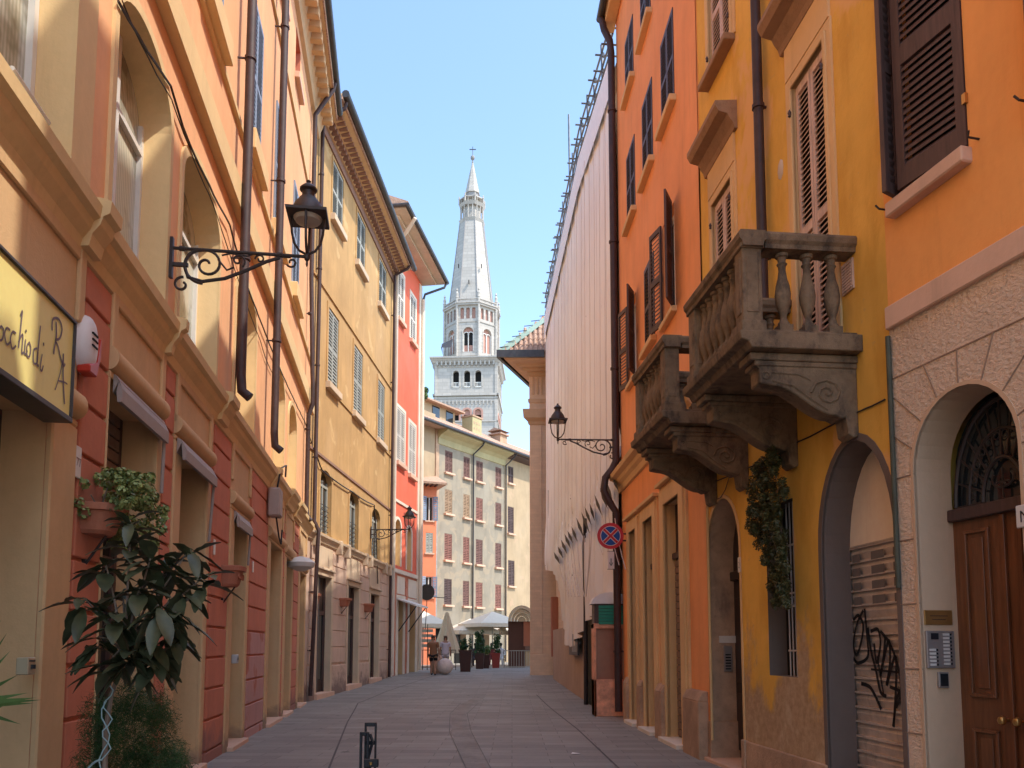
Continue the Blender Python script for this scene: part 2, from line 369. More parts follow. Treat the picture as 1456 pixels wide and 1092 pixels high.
def reveal(mb, op, depth, d=0, splay=0, sill=True):
    o = outline(op); c = (op['s0'] + op['s1']) / 2; hm = op['h1']
    k = 1 - 2 * splay / (op['s1'] - op['s0'])
    i_ = [(c + (a - c) * k, h if h <= op['h0'] + 1e-6 else h - splay) for a, h in o]
    for j in range(len(o) - 1): mb.quad((*o[j], d), (*o[j + 1], d), (*i_[j + 1], d - depth), (*i_[j], d - depth))
    if sill: mb.quad((*o[-1], d), (*o[0], d), (*i_[0], d - depth), (*i_[-1], d - depth))
    return i_
def fill(mb, pts, d): 
    return mb.quad(*[(a, h, d) for a, h in pts])
def archband(mb, op, w, d0, d1, wside=None, legs=True):     # raised surround following an opening
    o = outline(op); c = (op['s0'] + op['s1']) / 2; hw = (op['s1'] - op['s0']) / 2; ws = w
    out = []
    for a, h in o: out.append((c + (a - c) * (hw + ws) / hw, h if h <= op['h0'] + 1e-6 else h + w * (1 if not op.get('arch') else max(.0, (h - op['h0']) / (op['h1'] - op['h0'])))))
    for j in range(len(o) - 1):
        if not legs and (j == 0 or j == len(o) - 2): continue
        mb.prism([o[j], o[j + 1], out[j + 1], out[j]], d0, d1)
    return mb
def leaf(mb, F, w, h, n=22, t=.035, st=.05, rail=.09, mid=True, slope=1, sd=None, dense=False):
    mb.box(0, st, 0, h, 0, t, F); mb.box(w - st, w, 0, h, 0, t, F); mb.box(st, w - st, 0, rail, 0, t, F); mb.box(st, w - st, h - rail, h, 0, t, F)
    zs = [(rail, h - rail)]
    if mid: mb.box(st, w - st, h * .48 - rail / 2, h * .48 + rail / 2, 0, t, F); zs = [(rail, h * .48 - rail / 2), (h * .48 + rail / 2, h - rail)]
    for z0, z1 in zs:
        k = max(3, int(round(n * (z1 - z0) / h))); p = (z1 - z0) / k
        for i in range(k):
            z = z0 + p * i
            if dense: mb.prof([(.012, z + p * .62), (.012, z + p * 1.0), (t - .006, z + p * .38), (t - .006, z + p * .02)], st, w - st, F); continue
            mb.prof([(.004, z + p * .62), (.004 + .004, z + p * .8), (t - .003, z + p * .30), (t - .006, z + p * .12)], st, w - st, F)
def win_closed(F, par, s0, s1, h0, h1, mat, sillm, n=20, sill=True, d=-.05, gap=.012, silld=.1, sillh=.1, name='window', back=None, over=.08, label=None, surround=None):
    b = MB(F); b.quad((s0 - .02, h0 - .02, d - .03), (s1 + .02, h0 - .02, d - .03), (s1 + .02, h1 + .02, d - .03), (s0 - .02, h1 + .02, d - .03)); w = b.build(name, back or M['dark'], par, label=label)
    m = (s0 + s1) / 2
    for a0, a1 in ((s0 + .01, m - gap / 2), (m + gap / 2, s1 - .01)):
        q = MB(F); leaf(q, F.sub(a0, h0 + .01, d), a1 - a0, h1 - h0 - .02, n); q.build('shutter', mat, w)
    if sill:
        q = MB(F); q.box(s0 - over, s1 + over, h0 - sillh, h0 - .002, -.1, silld); q.build('sill', sillm, w, bevel=.012)
    if surround:
        q = MB(F); o = dict(s0=s0, s1=s1, h0=h0, h1=h1)
        ww = surround[1]; q.box(s0 - ww, s0, h0, h1 + ww, -.02, surround[2]); q.box(s1, s1 + ww, h0, h1 + ww, -.02, surround[2]); q.box(s0, s1, h1, h1 + ww, -.02, surround[2]); q.build('frame', surround[0], w)
    return w
def win_open(F, par, s0, s1, h0, h1, mat, sillm, n=20, ang=80, ang0=None, lw=None, name='window', near=1, silld=.1, over=.08, both=True):
    b = MB(F); fill(b, [(s0, h0), (s1, h0), (s1, h1), (s0, h1)], -.16); w = b.build(name, M['glass'], par)
    q = MB(F); q.box(s0, s0 + .05, h0, h1, -.15, -.1); q.box(s1 - .05, s1, h0, h1, -.15, -.1); q.box(s0, s1, h1 - .05, h1, -.149, -.101); q.box((s0 + s1) / 2 - .03, (s0 + s1) / 2 + .03, h0, h1, -.148, -.102); q.build('frame', M['winwhite'], w)
    lw = lw or (s1 - s0) / 2
    side = F.side
    q = MB(F); f = F.sub(s0, h0, .03, R(ang0 if ang0 is not None else ang) * (1 if side > 0 else -1), flip=True)
    leaf(q, f, lw, h1 - h0, n); q.build('shutter', mat, w)
    q = MB(F); f = F.sub(s1, h0, .03, R(ang) * (-1 if side > 0 else 1)); leaf(q, f, lw, h1 - h0, n); q.build('shutter', mat, w)
    q = MB(F); q.box(s0 - over, s1 + over, h0 - .1, h0 - .002, -.1, silld); q.build('sill', sillm, w, bevel=.012)
    return w
def op4(F, xl, yl, xr, yr, ytop, ybot, d=0, **k):
    """opening measured by a point on its left and right edge, top/bottom height at the middle"""
    sa, sb = sorted((F.S(xl, yl, d), F.S(xr, yr, d))); xm = (xl + xr) / 2
    return dict(s0=sa, s1=sb, h0=F.H(xm, ybot, d), h1=F.H(xm, ytop, d), **k)
def body(F, s0, s1, h, depth, par, mat, roofrise=2.2, eave=.6, base=-.5, roofmat=None, rs=0):
    b = MB(F); b.quad((s0, base, 0), (s0, h, 0), (s0, h, -depth), (s0, base, -depth)); b.quad((s1, base, 0), (s1, h, 0), (s1, h, -depth), (s1, base, -depth))
    b.quad((s0, base, -depth), (s1, base, -depth), (s1, h, -depth), (s0, h, -depth)); b.quad((s0, h - .01, -.01), (s1, h - .01, -.01), (s1, h - .01, -depth), (s0, h - .01, -depth))
    b.build('side_wall', mat, par)
    r = MB(F); r.prof([(eave, h + .02), (eave, h + .12), (-depth / 2, h + .12 + roofrise), (-depth - .4, h + .12), (-depth - .4, h + .02)], s0 - .02, s1 + .02)
    return r.build('roof', roofmat or M['tiles'], par)
def gutter(F, par, s0, s1, h, d, r=.08, mat=None):
    g = MB(F); g.tube([(s0, h, d), (s1, h, d)], r, 10); return g.build('gutter', mat or M['darkmetal'], par, smooth=True)
def pipe(F, par, pts, r=.055, mat=None, name='downspout', clips=None, n=12):
    g = MB(F)
    g.tube(pts, r, n)
    for (a, h, d) in (clips or []):
        g.tube([(a, h - .025, d), (a, h + .025, d)], r * 1.25, n); g.box(a - .012, a + .012, h - .012, h + .012, -.02, d)
    return g.build(name, mat or M['brownpipe'], par, smooth=True)
# ================================================================== GROUND
g = MB(); ys = [-60, -30, -10, 0] + [y * 1.0 for y in range(2, 50, 1)] + [55, 70, 100, 160, 300, 900]; xs = [-900, -100, -30, -12] + [x * 1.0 for x in range(-10, 11, 2)] + [12, 30, 100, 900]
vs = [Vector((x, y, gz(y))) for y in ys for x in xs]; n_ = len(xs)
g.add(vs, [(i * n_ + j, i * n_ + j + 1, (i + 1) * n_ + j + 1, (i + 1) * n_ + j) for i in range(len(ys) - 1) for j in range(n_ - 1)])
g.build('street_paving', M['paving'], kind='structure', smooth=True)
def groundline(name, pts, w, mat, dz=.004):
    P = [on_ground(*p) for p in pts]
    P = [P[0] + (P[0] - P[1]).normalized() * 6] + P
    Q = []
    for a, b in zip(P, P[1:]):
        k = max(1, int((b - a).length / .5)); Q += [a.lerp(b, i / k) for i in range(k)]
    Q.append(P[-1]); mb = MB(); v = []
    for i, p in enumerate(Q):
        t = (Q[min(i + 1, len(Q) - 1)] - Q[max(0, i - 1)]); t.z = 0; t.normalize(); x = Vector((t.y, -t.x, 0)) * w / 2
        for q in (p - x, p + x): v.append(Vector((q.x, q.y, gz(q.y) + dz)))
    mb.add(v, [(2 * i, 2 * i + 1, 2 * i + 3, 2 * i + 2) for i in range(len(Q) - 1)])
    return mb.build(name, mat, kind='structure')
groundline('paving_joint', [(468, 1092), (494, 1027), (509, 1000), (550, 983), (601, 966), (630, 957)], .03, M['joint'])
groundline('paving_joint', [(879, 1092), (821, 1037), (763, 988)], .03, M['joint'])
groundline('drain_strip', [(680, 1092), (655, 1041), (652, 1015), (662, 1003), (680, 993)], .34, M['strip'])
groundline('drain_joint', [(662, 1092), (639, 1041), (640, 1015), (655, 1000)], .014, M['fadejoint'], .008)
groundline('drain_joint', [(697, 1092), (670, 1041), (664, 1015), (680, 1000)], .014, M['fadejoint'], .008)

# ================================================================== LEFT BUILDING (arched shops)
L1 = Fr((-2.63 + .1426 * 3, -3), (-2.63 - .1426 * 23.3, 23.3), 1)
B1 = thing('arcaded_house', L1.P(0, 0, 0), 'terracotta and cream house with arched upper windows over shopfronts, lining the left of the street', 'building')
LH = 17.6
ups = [dict(s0=6.7, s1=9.12, h0=5.17, h1=7.85, arch=.55)]
for a, b, t in ((10.02, 11.74, 7.85), (12.32, 14.3, 7.78), (15.6, 17.4, 7.72), (19.72, 21.2, 7.6), (22.0, 23.45, 7.5)): ups.append(dict(s0=a, s1=b, h0=5.17, h1=t, arch=.5))
tall = [dict(s0=a, s1=b, h0=10.3, h1=12.9) for a, b in ((7.2, 8.4), (10.1, 11.3), (12.9, 14.0), (16.1, 17.25), (19.0, 20.15), (21.9, 23.1))]
att = [dict(s0=a, s1=b, h0=15.5, h1=16.7) for a, b in ((10.2, 11.1), (13.1, 13.9), (16.3, 17.1), (18.9, 19.8), (21.7, 22.6))]
w = MB(L1); wall(w, 0, L1.L, 5.0, LH, ups + tall + att); w.build('wall', M['L1up'], B1)
lows = [dict(s0=4.6, s1=9.0, h0=.02, h1=3.35), dict(s0=10.13, s1=11.6, h0=0, h1=4.0), dict(s0=12.6, s1=13.95, h0=0, h1=4.0), dict(s0=15.85, s1=17.0, h0=0, h1=3.75),
        dict(s0=19.6, s1=21.2, h0=0, h1=3.75), dict(s0=22.0, s1=23.1, h0=0, h1=3.7), dict(s0=24.75, s1=26.0, h0=0, h1=3.6), dict(s0=-1 + 1.5, s1=3.6, h0=0, h1=3.6)]
w = MB(L1); wall(w, 0, L1.L, -.3, 5.0, lows); w.build('wall', M['L1low'], B1)
body(L1, 0, L1.L, LH, 9, B1, M['L1up'], roofrise=2.5, eave=.62)
# raised courses of the red piers
def courses(F, par, s0, s1, h0, h1, mat, step=.43, gap=.035, d=.035, off=0, name='pier_course'):
    b = MB(F); h = h0
    while h < h1 - .05:
        t = min(h + step - gap, h1); b.box(s0, s1, h, t, -.01, d); h += step
    return b.build(name, mat, par, bevel=.008)
for a, b_, mt in ((9.55, 10.12, 'L1low'), (11.92, 12.26, 'L1low'), (14.36, 15.5, 'L1low'), (17.4, 19.25, 'L1low'), (21.6, 21.85, 'L1low'), (23.45, 24.4, 'L1low')):
    if a == 17.4:
        courses(L1, B1, a, b_, 1.9, 4.75, M['L1low']); courses(L1, B1, a, b_, -.25, 1.9, M['pinkpatch'], d=.03)
    else: courses(L1, B1, a, b_, -.25, 4.75, M[mt])
# frames, panels and roll mouldings of each shop opening
for i, o in enumerate(lows[:7]):
    fw = .34 if i else .5
    b = MB(L1)
    a0, a1 = o['s0'] - (.01 if i == 1 else fw * .9 if i else fw), o['s1'] + (fw * .55 if i else .46)
    b.box(a0, o['s0'], -.2, o['h1'], -.01, .05); b.box(o['s1'], a1, -.2, o['h1'], -.01, .05); b.box(a0, a1, o['h1'], o['h1'] + .06, -.01, .05)
    b.build('door_frame', M['creamlow'], B1, bevel=.015)
    b = MB(L1); b.box(a0, a1, o['h1'] + .06, 4.8, -.01, .025)
    b.box(a0, a0 + .12, 4.2, 4.8, .02, .06); b.box(a1 - .12, a1, 4.2, 4.8, .02, .06); b.box(a0 + .12, a1 - .12, 4.7, 4.8, .02, .055); b.build('frieze_panel', M['creamlow'], B1, bevel=.01)
    pr = [(.02, o['h1'] + .02)] + [(.03 + .09 * math.sin(math.pi * k / 8), o['h1'] + .07 + .11 - .11 * math.cos(math.pi * k / 8)) for k in range(9)] + [(.02, o['h1'] + .33)]
    b = MB(L1); b.prof(pr, a0, a1); b.build('roll_moulding', M['creamlow'], B1, smooth=True)
    b = MB(L1); reveal(b, o, .36); b.build('reveal', M['creamlow'], B1)
# inside of openings
for i, o in enumerate(lows):
    b = MB(L1)
    b.quad((o['s0'], -.2, -.36), (o['s1'], -.2, -.36), (o['s1'], o['h1'], -.36), (o['s0'], o['h1'], -.36))
    dr = b.build('shop_door', M['dark'] if i in (1, 2) else (M['greyreveal'] if i == 0 else M['darkwood']), B1)
    b = MB(L1); m_ = (o['s0'] + o['s1']) / 2
    for a in (o['s0'], m_ - .04, o['s1'] - .08): b.box(a, a + .08, -.1, o['h1'], -.36, -.31)
    b.box(o['s0'], o['s1'], .05, .5, -.358, -.33); b.box(o['s0'], o['s1'], 2.4, 2.52, -.357, -.32); b.build('frame', M['shbrown'], dr)
    b = MB(L1); b.quad((o['s0'] + .08, .5, -.355), (o['s1'] - .08, .5, -.355), (o['s1'] - .08, 2.4, -.355), (o['s0'] + .08, 2.4, -.355)); b.build('pane', M['glass'], dr)
    if i in (1, 2, 3):   # slatted shutter box at the top
        b = MB(L1)
        for k in range(9): b.box(o['s0'], o['s1'], o['h1'] - .1 - .13 * k, o['h1'] - .1 - .13 * k + .11, -.345, -.31)
        b.build('roller_shutter', M['rollerbrown'], dr, bevel=.006)
    b = MB(L1); b.box(o['s0'] - .1, o['s1'] + .1, -.1, .07, -.34, .14); b.build('door_step', M['sill'], B1, bevel=.01)
# string ledge with breaks over the piers
def ledgeprof(k=1, top=5.17, dh=0): return [(-.02, top - .42), (.05 * k, top - .40), (.07 * k, top - .30), (.13 * k, top - .22), (.15 * k, top - .15), (.2 * k, top - .12), (.21 * k, top - .02), (.16 * k, top), (-.02, top + .03)]
b = MB(L1); b.prof(ledgeprof(1), 0, L1.L); b.build('ledge', M['cream'], B1)
for a0, a1 in [(L1.S(x0, y0 + 20, .05), L1.S(x1, y1, .27)) for x0, y0, x1, y1 in ((116, 270, 172, 345), (238, 468, 263, 507), (308, 570, 340, 612), (384, 655, 402, 684), (414, 702, 419, 712), (425, 722, 430, 730))]:
    b = MB(L1); b.prof([(d + .07 if d > 0 else d, h + .045) for d, h in ledgeprof(1)], a0, a1); b.build('ledge_break', M['cream'], B1)
# arched windows
for i, o in enumerate(ups):
    dp = .3
    b = MB(L1); inner = reveal(b, o, dp, splay=.05 if i else .03); rv = b.build('window_reveal', M['cream'], B1)
    b = MB(L1); archband(b, o, .1 if i else .4, -.01, .03); b.build('window_surround', M['cream'], B1)
    b = MB(L1); fill(b, inner, -dp - .06); wn = b.build('window', M['curtain'] if i < 3 else M['cream'], B1)
    if i < 3:
        b = MB(L1); fill(b, inner, -dp + .0); b.build('pane', glass('reflective_pane_%d' % i, (.22, .24, .2), .03) if 0 else M['curtainglass'], wn)
        a0, a1 = o['s0'], o['s1']; b = MB(L1)
        for a in (a0 + .04, (a0 + a1) / 2 - .04, a1 - .1): b.box(a, a + .07, 5.15, o['h1'] - (.05 if abs(a - (a0 + a1) / 2) < .3 else .5), -dp, -dp + .05)
        b.box(a0, a1, 5.15, 5.25, -dp + .002, -dp + .052); b.box(a0, a1, 7.0, 7.06, -dp + .002, -dp + .052); b.build('window_frame', M['winwhite'], wn)
    b = MB(L1); b.box(o['s0'] - .05, o['s1'] + .05, 5.14, 5.215, -dp, .12); b.build('sill', M['cream'], wn, bevel=.01)
# railing bits on nearest windows
b = MB(L1); b.tube([(8.4, 5.62, -.1), (9.0, 5.62, -.1)], .02); b.tube([(8.4, 5.48, -.1), (9.0, 5.48, -.1)], .02); b.build('window_rail', M['winwhite'], B1)
b = MB(L1); b.box(0, L1.L, 8.39, 8.82, -.01, .13); b.build('band', M['cream'], B1, bevel=.015)
b = MB(L1); b.box(0, L1.L, 9.86, 9.97, -.01, .06); b.build('string_course', M['cream'], B1, bevel=.01)
b = MB(L1); b.box(0, L1.L, 14.36, 14.44, -.01, .05); b.build('string_course', M['cream'], B1, bevel=.01)
for o in tall:
    b = MB(L1); reveal(b, o, .2); b.build('reveal', M['L1up'], B1)
    win_closed(L1, B1, o['s0'], o['s1'], o['h0'], o['h1'], M['shblue'], M['cream'], n=30, d=.0, sill=True, sillh=.36, silld=.17, over=.1)
for o in att:
    b = MB(L1); reveal(b, o, .25); b.build('reveal', M['L1low'], B1)
    b = MB(L1); fill(b, outline(o), -.25); wn = b.build('window', M['L1low'], B1)
    b = MB(L1); b.box(o['s0'] - .08, o['s1'] + .08, o['h0'] - .16, o['h0'] - .002, -.1, .12); b.build('sill', M['sill'], wn, bevel=.01)
# cornice with modillions
b = MB(L1); b.prof([(-.01, 16.95), (.1, 17.0), (.14, 17.2), (.2, 17.35), (.24, 17.55), (.58, 17.62), (.62, 17.78), (-.01, 17.8)], 0, L1.L); b.build('cornice', M['soffit'], B1)
b = MB(L1); k = 0.2
while k < L1.L - .2: b.box(k, k + .2, 17.34, 17.6, .15, .5); k += .42
b.build('modillions', M['soffit'], B1, bevel=.02)
gutter(L1, B1, 0, L1.L + .05, 17.9, .68, .1)
for px, py, s_, hb in ((323, 565, 15.18, 5.35), (376, 640, 18.6, 5.35), (430, 720, 25.15, 5.0)):
    pts = [(s_, 17.85, .66), (s_, 17.6, .6), (s_, 17.1, .3), (s_, 16.8, .12), (s_, 12, .11), (s_, 9.2, .2), (s_, 8.9, .22), (s_, 8.3, .22), (s_, 8.0, .12), (s_, hb + .45, .12), (s_, hb + .15, .16), (s_, hb + .05, .26)]
    if s_ < 20: pts[4:9] = [(s_, 12, .2), (s_, 8.6, .2)]; pts[3] = (s_, 16.8, .2); pts = pts[:6] + [(s_, hb + .4, .2), (s_, hb + .15, .22), (s_, hb + .05, .34)]
    pipe(L1, B1, pts, .074 if s_ < 20 else .062, clips=[(s_, h, pts[4][2]) for h in (14.2, 10.9, 7.6)])
# awning cassettes and hooks on the shopfronts
def awning(F, s0, s1, h, leg, out=.5, mat='winwhite', label=None):
    t = thing('rolled_awning', F.P(s0, h, 0), label, 'awning', 'folded shop awnings on the terracotta house')
    b = MB(F); b.prof([(.05, h - .12), (.05, h + .06), (out * .6, h + .04), (out, h - .08), (out, h - .2), (out - .04, h - .2), (out - .05, h - .1), (.1, h)], s0, s1); b.build('cassette', M[mat], t)
    for a in (s1 - .02,):
        b = MB(F); b.tube([(a, h - .15, out - .04), (a, h - leg, .08)], .02); b.build('arm', M[mat], t)
M['awngrey'] = plain('dusty_awning_metal', (.36, .29, .25), .6)
awning(L1, 10.2, 11.72, 4.0, .75, .13, 'awngrey', 'grey folded awning over the dark shop door right of the yellow sign')
awning(L1, 12.35, 14.0, 3.97, .95, .16, 'awngrey', 'pale folded awning over the second shop door, above the big-leaved potted tree')
awning(L1, 15.75, 16.95, 3.69, .7, .14, 'awngrey', 'short folded awning over the door beside the empty terracotta wall pot')

# ================================================================== OCHRE BUILDING (left, second)
L2 = Fr((-5.95, 23.3), (-5.25, 34.5), 1)
B2 = thing('ochre_house', L2.P(0, 0, 0), 'ochre yellow house with grey green shutters and a dentilled brown eave, second on the left', 'building')
H2 = 18.2
lo2 = [dict(s0=1.0, s1=2.45, h0=0, h1=3.78), dict(s0=4.5, s1=5.95, h0=0, h1=3.72), dict(s0=7.75, s1=9.2, h0=0, h1=3.66)]
mez = [dict(s0=1.1, s1=2.3, h0=5.12, h1=7.1, arch=.35), dict(s0=4.5, s1=5.75, h0=5.08, h1=7.08, arch=.35), dict(s0=7.8, s1=9.2, h0=5.04, h1=7.05, arch=.35)]
mid = [dict(s0=a, s1=b, h0=9.95, h1=12.4) for a, b in ((1.6, 2.75), (4.75, 6.0), (8.5, 9.75))]
top = [dict(s0=a, s1=b, h0=15.55, h1=17.45) for a, b in ((1.75, 3.0), (4.85, 6.1), (8.4, 9.75))]
w = MB(L2); wall(w, 0, L2.L, 4.95, 17.0, mez + mid + [dict(o, h1=17.0) for o in top]); w.build('wall', M['L2'], B2)
w = MB(L2); wall(w, 0, L2.L, 17.0, H2, [dict(o, h0=17.0) for o in top]); w.build('frieze', M['L2'], B2)
w = MB(L2); wall(w, 0, L2.L, -.3, 4.95, lo2); w.build('wall', M['L2low'], B2)
body(L2, 0, L2.L, H2, 9, B2, M['L2'], roofrise=2.4, eave=.8)
b = MB(L2); b.box(.1, L2.L, 17.62, 17.9, -.01, .05); b.build('frieze_band', M['L2fr'], B2)
b = MB(L2); b.prof([(-.01, 17.9), (.1, 17.92), (.16, 18.05), (.74, 18.22), (.78, 18.4), (-.01, 18.42)], -.02, L2.L + .02); b.build('cornice', M['soffit'], B2)
b = MB(L2); k = 0.1
while k < L2.L - .1: b.box(k, k + .13, 17.93, 18.18, .02, .30); b.box(k + .03, k + .17, 18.1, 18.25, .2, .6); k += .27
b.build('dentils', M['L2fr'], B2)
gutter(L2, B2, 0, L2.L + .3, 18.4, .88, .12)
b = MB(L2); b.prof([(-.01, 4.75), (.06, 4.78), (.1, 4.9), (.16, 4.95), (.17, 5.02), (-.01, 5.08)], 0, L2.L); b.build('ledge', M['trimL2'], B2)
for k in (.45, 2.95, 3.95, 6.5, 7.25, 9.8, 10.6): b = MB(L2); b.box(k, k + .22, 4.6, 5.06, -.01, .2); b.build('ledge_break', M['trimL2'], B2, bevel=.02)
b = MB(L2); b.box(0, L2.L, 7.42, 7.5, -.01, .04); b.build('string_course', M['L2fr'], B2)
b = MB(L2); b.box(0, L2.L, 12.95 - .2, 13.03 - .2, -.01, .045); b.build('string_course', M['L2'], B2)
b = MB(L2); b.box(2.9, L2.L, 9.78, 9.86, -.01, .04); b.build('string_course', M['L2'], B2)
for o in lo2:
    b = MB(L2); reveal(b, o, .2); b.build('reveal', M['trimL2'], B2)
    b = MB(L2); b.box(o['s0'] - .2, o['s0'], -.1, o['h1'], -.01, .05); b.box(o['s1'], o['s1'] + .2, -.1, o['h1'], -.01, .05); b.box(o['s0'] - .2, o['s1'] + .2, o['h1'], o['h1'] + .18, -.01, .05); b.box(o['s0'] - .22, o['s1'] + .22, o['h1'] + .18, o['h1'] + .25, -.01, .12)
    b.box(o['s0'] - .15, o['s1'] + .15, o['h1'] + .27, 4.7, -.01, .02); b.build('door_frame', M['trimL2'], B2, bevel=.012)
    b = MB(L2); fill(b, outline(o), -.2); dr = b.build('shop_door', M['darkwood'], B2)
    b = MB(L2); m_ = (o['s0'] + o['s1']) / 2
    for a in (o['s0'], m_ - .05, o['s1'] - .1): b.box(a, a + .1, 0, o['h1'], -.195, -.15)
    b.box(o['s0'], o['s1'], 2.6, 2.72, -.193, -.152); b.build('frame', M['shbrown'], dr)
    b = MB(L2); b.quad((o['s0'] + .1, .6, -.195), (o['s1'] - .1, .6, -.195), (o['s1'] - .1, 2.6, -.195), (o['s0'] + .1, 2.6, -.195)); b.build('pane', M['glass'], dr)
    b = MB(L2); b.box(o['s0'] - .2, o['s1'] + .2, -.1, gz(26 + o['s0']) + .1, -.4, .15); b.build('door_step', M['sill'], B2, bevel=.01)
for a, b_ in ((0.3, .78), (2.68, 4.28), (6.18, 7.53), (9.43, 10.7)):
    courses(L2, B2, a, b_, 1.1, 4.6, M['L2low'], step=.52, gap=.03, d=.03); b = MB(L2); b.box(a - .03, b_ + .03, -.2, 1.02, -.01, .06); b.build('plinth', M['L2low'], B2, bevel=.015)
for o in mez:
    b = MB(L2); reveal(b, o, .14); b.build('reveal', M['L2'], B2)
    b = MB(L2); archband(b, o, .14, -.01, .03); b.build('window_surround', M['L2fr'] if 0 else M['L2'], B2)
    b = MB(L2); fill(b, outline(o), -.14); wn = b.build('window', M['glass'], B2); b = MB(L2)
    for a in (o['s0'] + .02, (o['s0'] + o['s1']) / 2, o['s1'] - .1): b.box(a, a + .08, o['h0'], o['h1'] - .3, -.139, -.1)
    b.box(o['s0'], o['s1'], o['h1'] - .5, o['h1'] - .42, -.138, -.101); b.build('window_frame', M['shgrey'], wn)
    b = MB(L2)
    for k in range(6): b.tube([(o['s0'] + .05, o['h0'] + .1 + k * .16, -.05), (o['s1'] - .05, o['h0'] + .1 + k * .16, -.05)], .012, 5)
    b.build('window_bars', M['black'], wn)
for o in mid + top:
    b = MB(L2); reveal(b, o, .1); b.build('reveal', M['L2'], B2)
    win_closed(L2, B2, o['s0'], o['s1'], o['h0'], o['h1'], M['shgrey'], M['trimL2'], n=22, d=-.03, sill=True, sillh=.22, silld=.16, over=.12, surround=(M['L2'], .14, .035) if o in mid else (M['L2'], .1, .03))
# half-open first top shutter
pipe(L2, B2, [(.25, 18.35, .85), (.25, 18.1, .8), (.25, 17.85, .3), (.25, 17.6, .12), (.25, 5.3, .12), (.25, 5.0, .26), (.25, 4.6, .24), (.25, .2, .12)], .06, clips=[(.25, h, .12) for h in (16, 13, 10, 7.2, 3.2, 1.5)])
pipe(L2, B2, [(10.85, 18.35, .85), (10.85, 18.1, .7), (10.85, 17.8, .14), (10.85, .35, .13)], .06, clips=[(10.85, h, .12) for h in (16, 13, 10, 7.2, 3.2, 1.5)])

# ================================================================== RED BUILDING (left, third)
L3 = Fr((-5.25, 34.5), (-4.545, 39.2), 1)
B3 = thing('vermilion_house', L3.P(0, 0, 0), 'bright vermilion house with white corner strips and wide flat eave, third on the left', 'building')
H3 = 19.9
lo3 = [dict(s0=1.3, s1=2.1, h0=0, h1=3.7), dict(s0=3.1, s1=4.2, h0=0, h1=3.65)]
mz3 = [dict(s0=.65, s1=1.55, h0=5.2, h1=7.25, arch=.4), dict(s0=2.55, s1=3.35, h0=5.15, h1=7.15, arch=.4)]
md3 = [dict(s0=.75, s1=2.0, h0=9.85, h1=12.3), dict(s0=2.75, s1=3.85, h0=9.7, h1=12.15)]
tp3 = [dict(s0=.65, s1=1.6, h0=16.4, h1=18.6), dict(s0=2.75, s1=3.65, h0=16.2, h1=18.4)]
w = MB(L3); wall(w, 0, L3.L, 4.9, H3, mz3 + md3 + tp3); w.build('wall', M['L3'], B3)
w = MB(L3); wall(w, 0, L3.L, -.2, 4.9, lo3); w.build('wall', M['L1low'], B3)
b = MB(L3)
b.quad((0, 0, 0), (0, H3, 0), (0, H3, -8), (0, 0, -8)); b.quad((L3.L, 0, 0), (L3.L, H3, 0), (L3.L, H3, -8), (L3.L, 0, -8)); b.build('side_wall', M['soffit'], B3)
b = MB(L3); b.box(0, .45, 0, H3 - .3, -.02, .05); b.box(L3.L - .45, L3.L, 0, H3 - .3, -.02, .05); b.build('corner_strip', M['white'], B3)
b = MB(L3); b.box(.45, L3.L - .45, 4.85, 5.02, -.01, .1); b.box(.45, L3.L - .45, 8.0, 8.12, -.01, .05); b.build('string_course', M['white'], B3)
b = MB(L3); b.box(-2.0, L3.L + .45, H3 - .02, H3 + .14, -8, 1.12); b.build('eave_soffit', M['soffit3'], B3)
b = MB(L3); b.box(-1.6, L3.L + .2, H3 - .14, H3 - .03, -8, .7); b.build('eave_soffit', M['soffit3'], B3)
b = MB(L3); b.prof([(1.19, H3 + .14), (1.23, H3 + .26), (-3.4, H3 + 2.1), (-8, H3 + .2)], -2.08, L3.L + .5); b.build('roof', M['tiles'], B3)
b = MB(L3); b.tube([(-2.1, H3 + .1, 1.2), (L3.L + .55, H3 + .1, 1.2)], .1); b.tube([(-2.1, H3 + .1, 1.2), (-2.1, H3 + .1, -7)], .08); b.build('gutter', M['darkmetal'], B3, smooth=True)
pipe(L3, B3, [(L3.L + .4, H3 + .05, 1.2), (L3.L + .3, H3 - .25, 1.1), (L3.L - .05, H3 - .7, .2), (L3.L - .1, H3 - 1.0, .13)], .06, mat=M['darkmetal'])
pipe(L3, B3, [(L3.L - .1, H3 - 1.0, .13), (L3.L - .1, .5, .13)], .09, mat=M['white'])
pipe(L3, B3, [(-1.2, H3 + .0, 1.3), (-.9, H3 - .35, .9), (-.2, H3 - .6, .2), (.12, H3 - 1.0, .13), (.12, .4, .13)], .08, mat=M['white'])
for o in lo3:
    b = MB(L3); reveal(b, o, .4); b.build('reveal', M['creamlow'], B3); b = MB(L3); fill(b, outline(o), -.4); b.build('shop_door', M['glass'], B3)
    b = MB(L3); b.box(o['s0'] - .3, o['s0'], 0, o['h1'] + .2, -.01, .04); b.box(o['s1'], o['s1'] + .3, 0, o['h1'] + .2, -.01, .04); b.box(o['s0'], o['s1'], o['h1'], o['h1'] + .2, -.01, .04); b.box(o['s0'] - .2, o['s1'] + .2, o['h1'] + .25, 4.75, -.01, .03); b.build('door_frame', M['white'], B3, bevel=.01)
for o in mz3:
    b = MB(L3); reveal(b, o, .3); b.build('reveal', M['cream'], B3); b = MB(L3); archband(b, o, .12, -.01, .04); b.build('window_surround', M['white'], B3); b = MB(L3); fill(b, outline(o), -.3); b.build('window', M['creamlow'], B3)
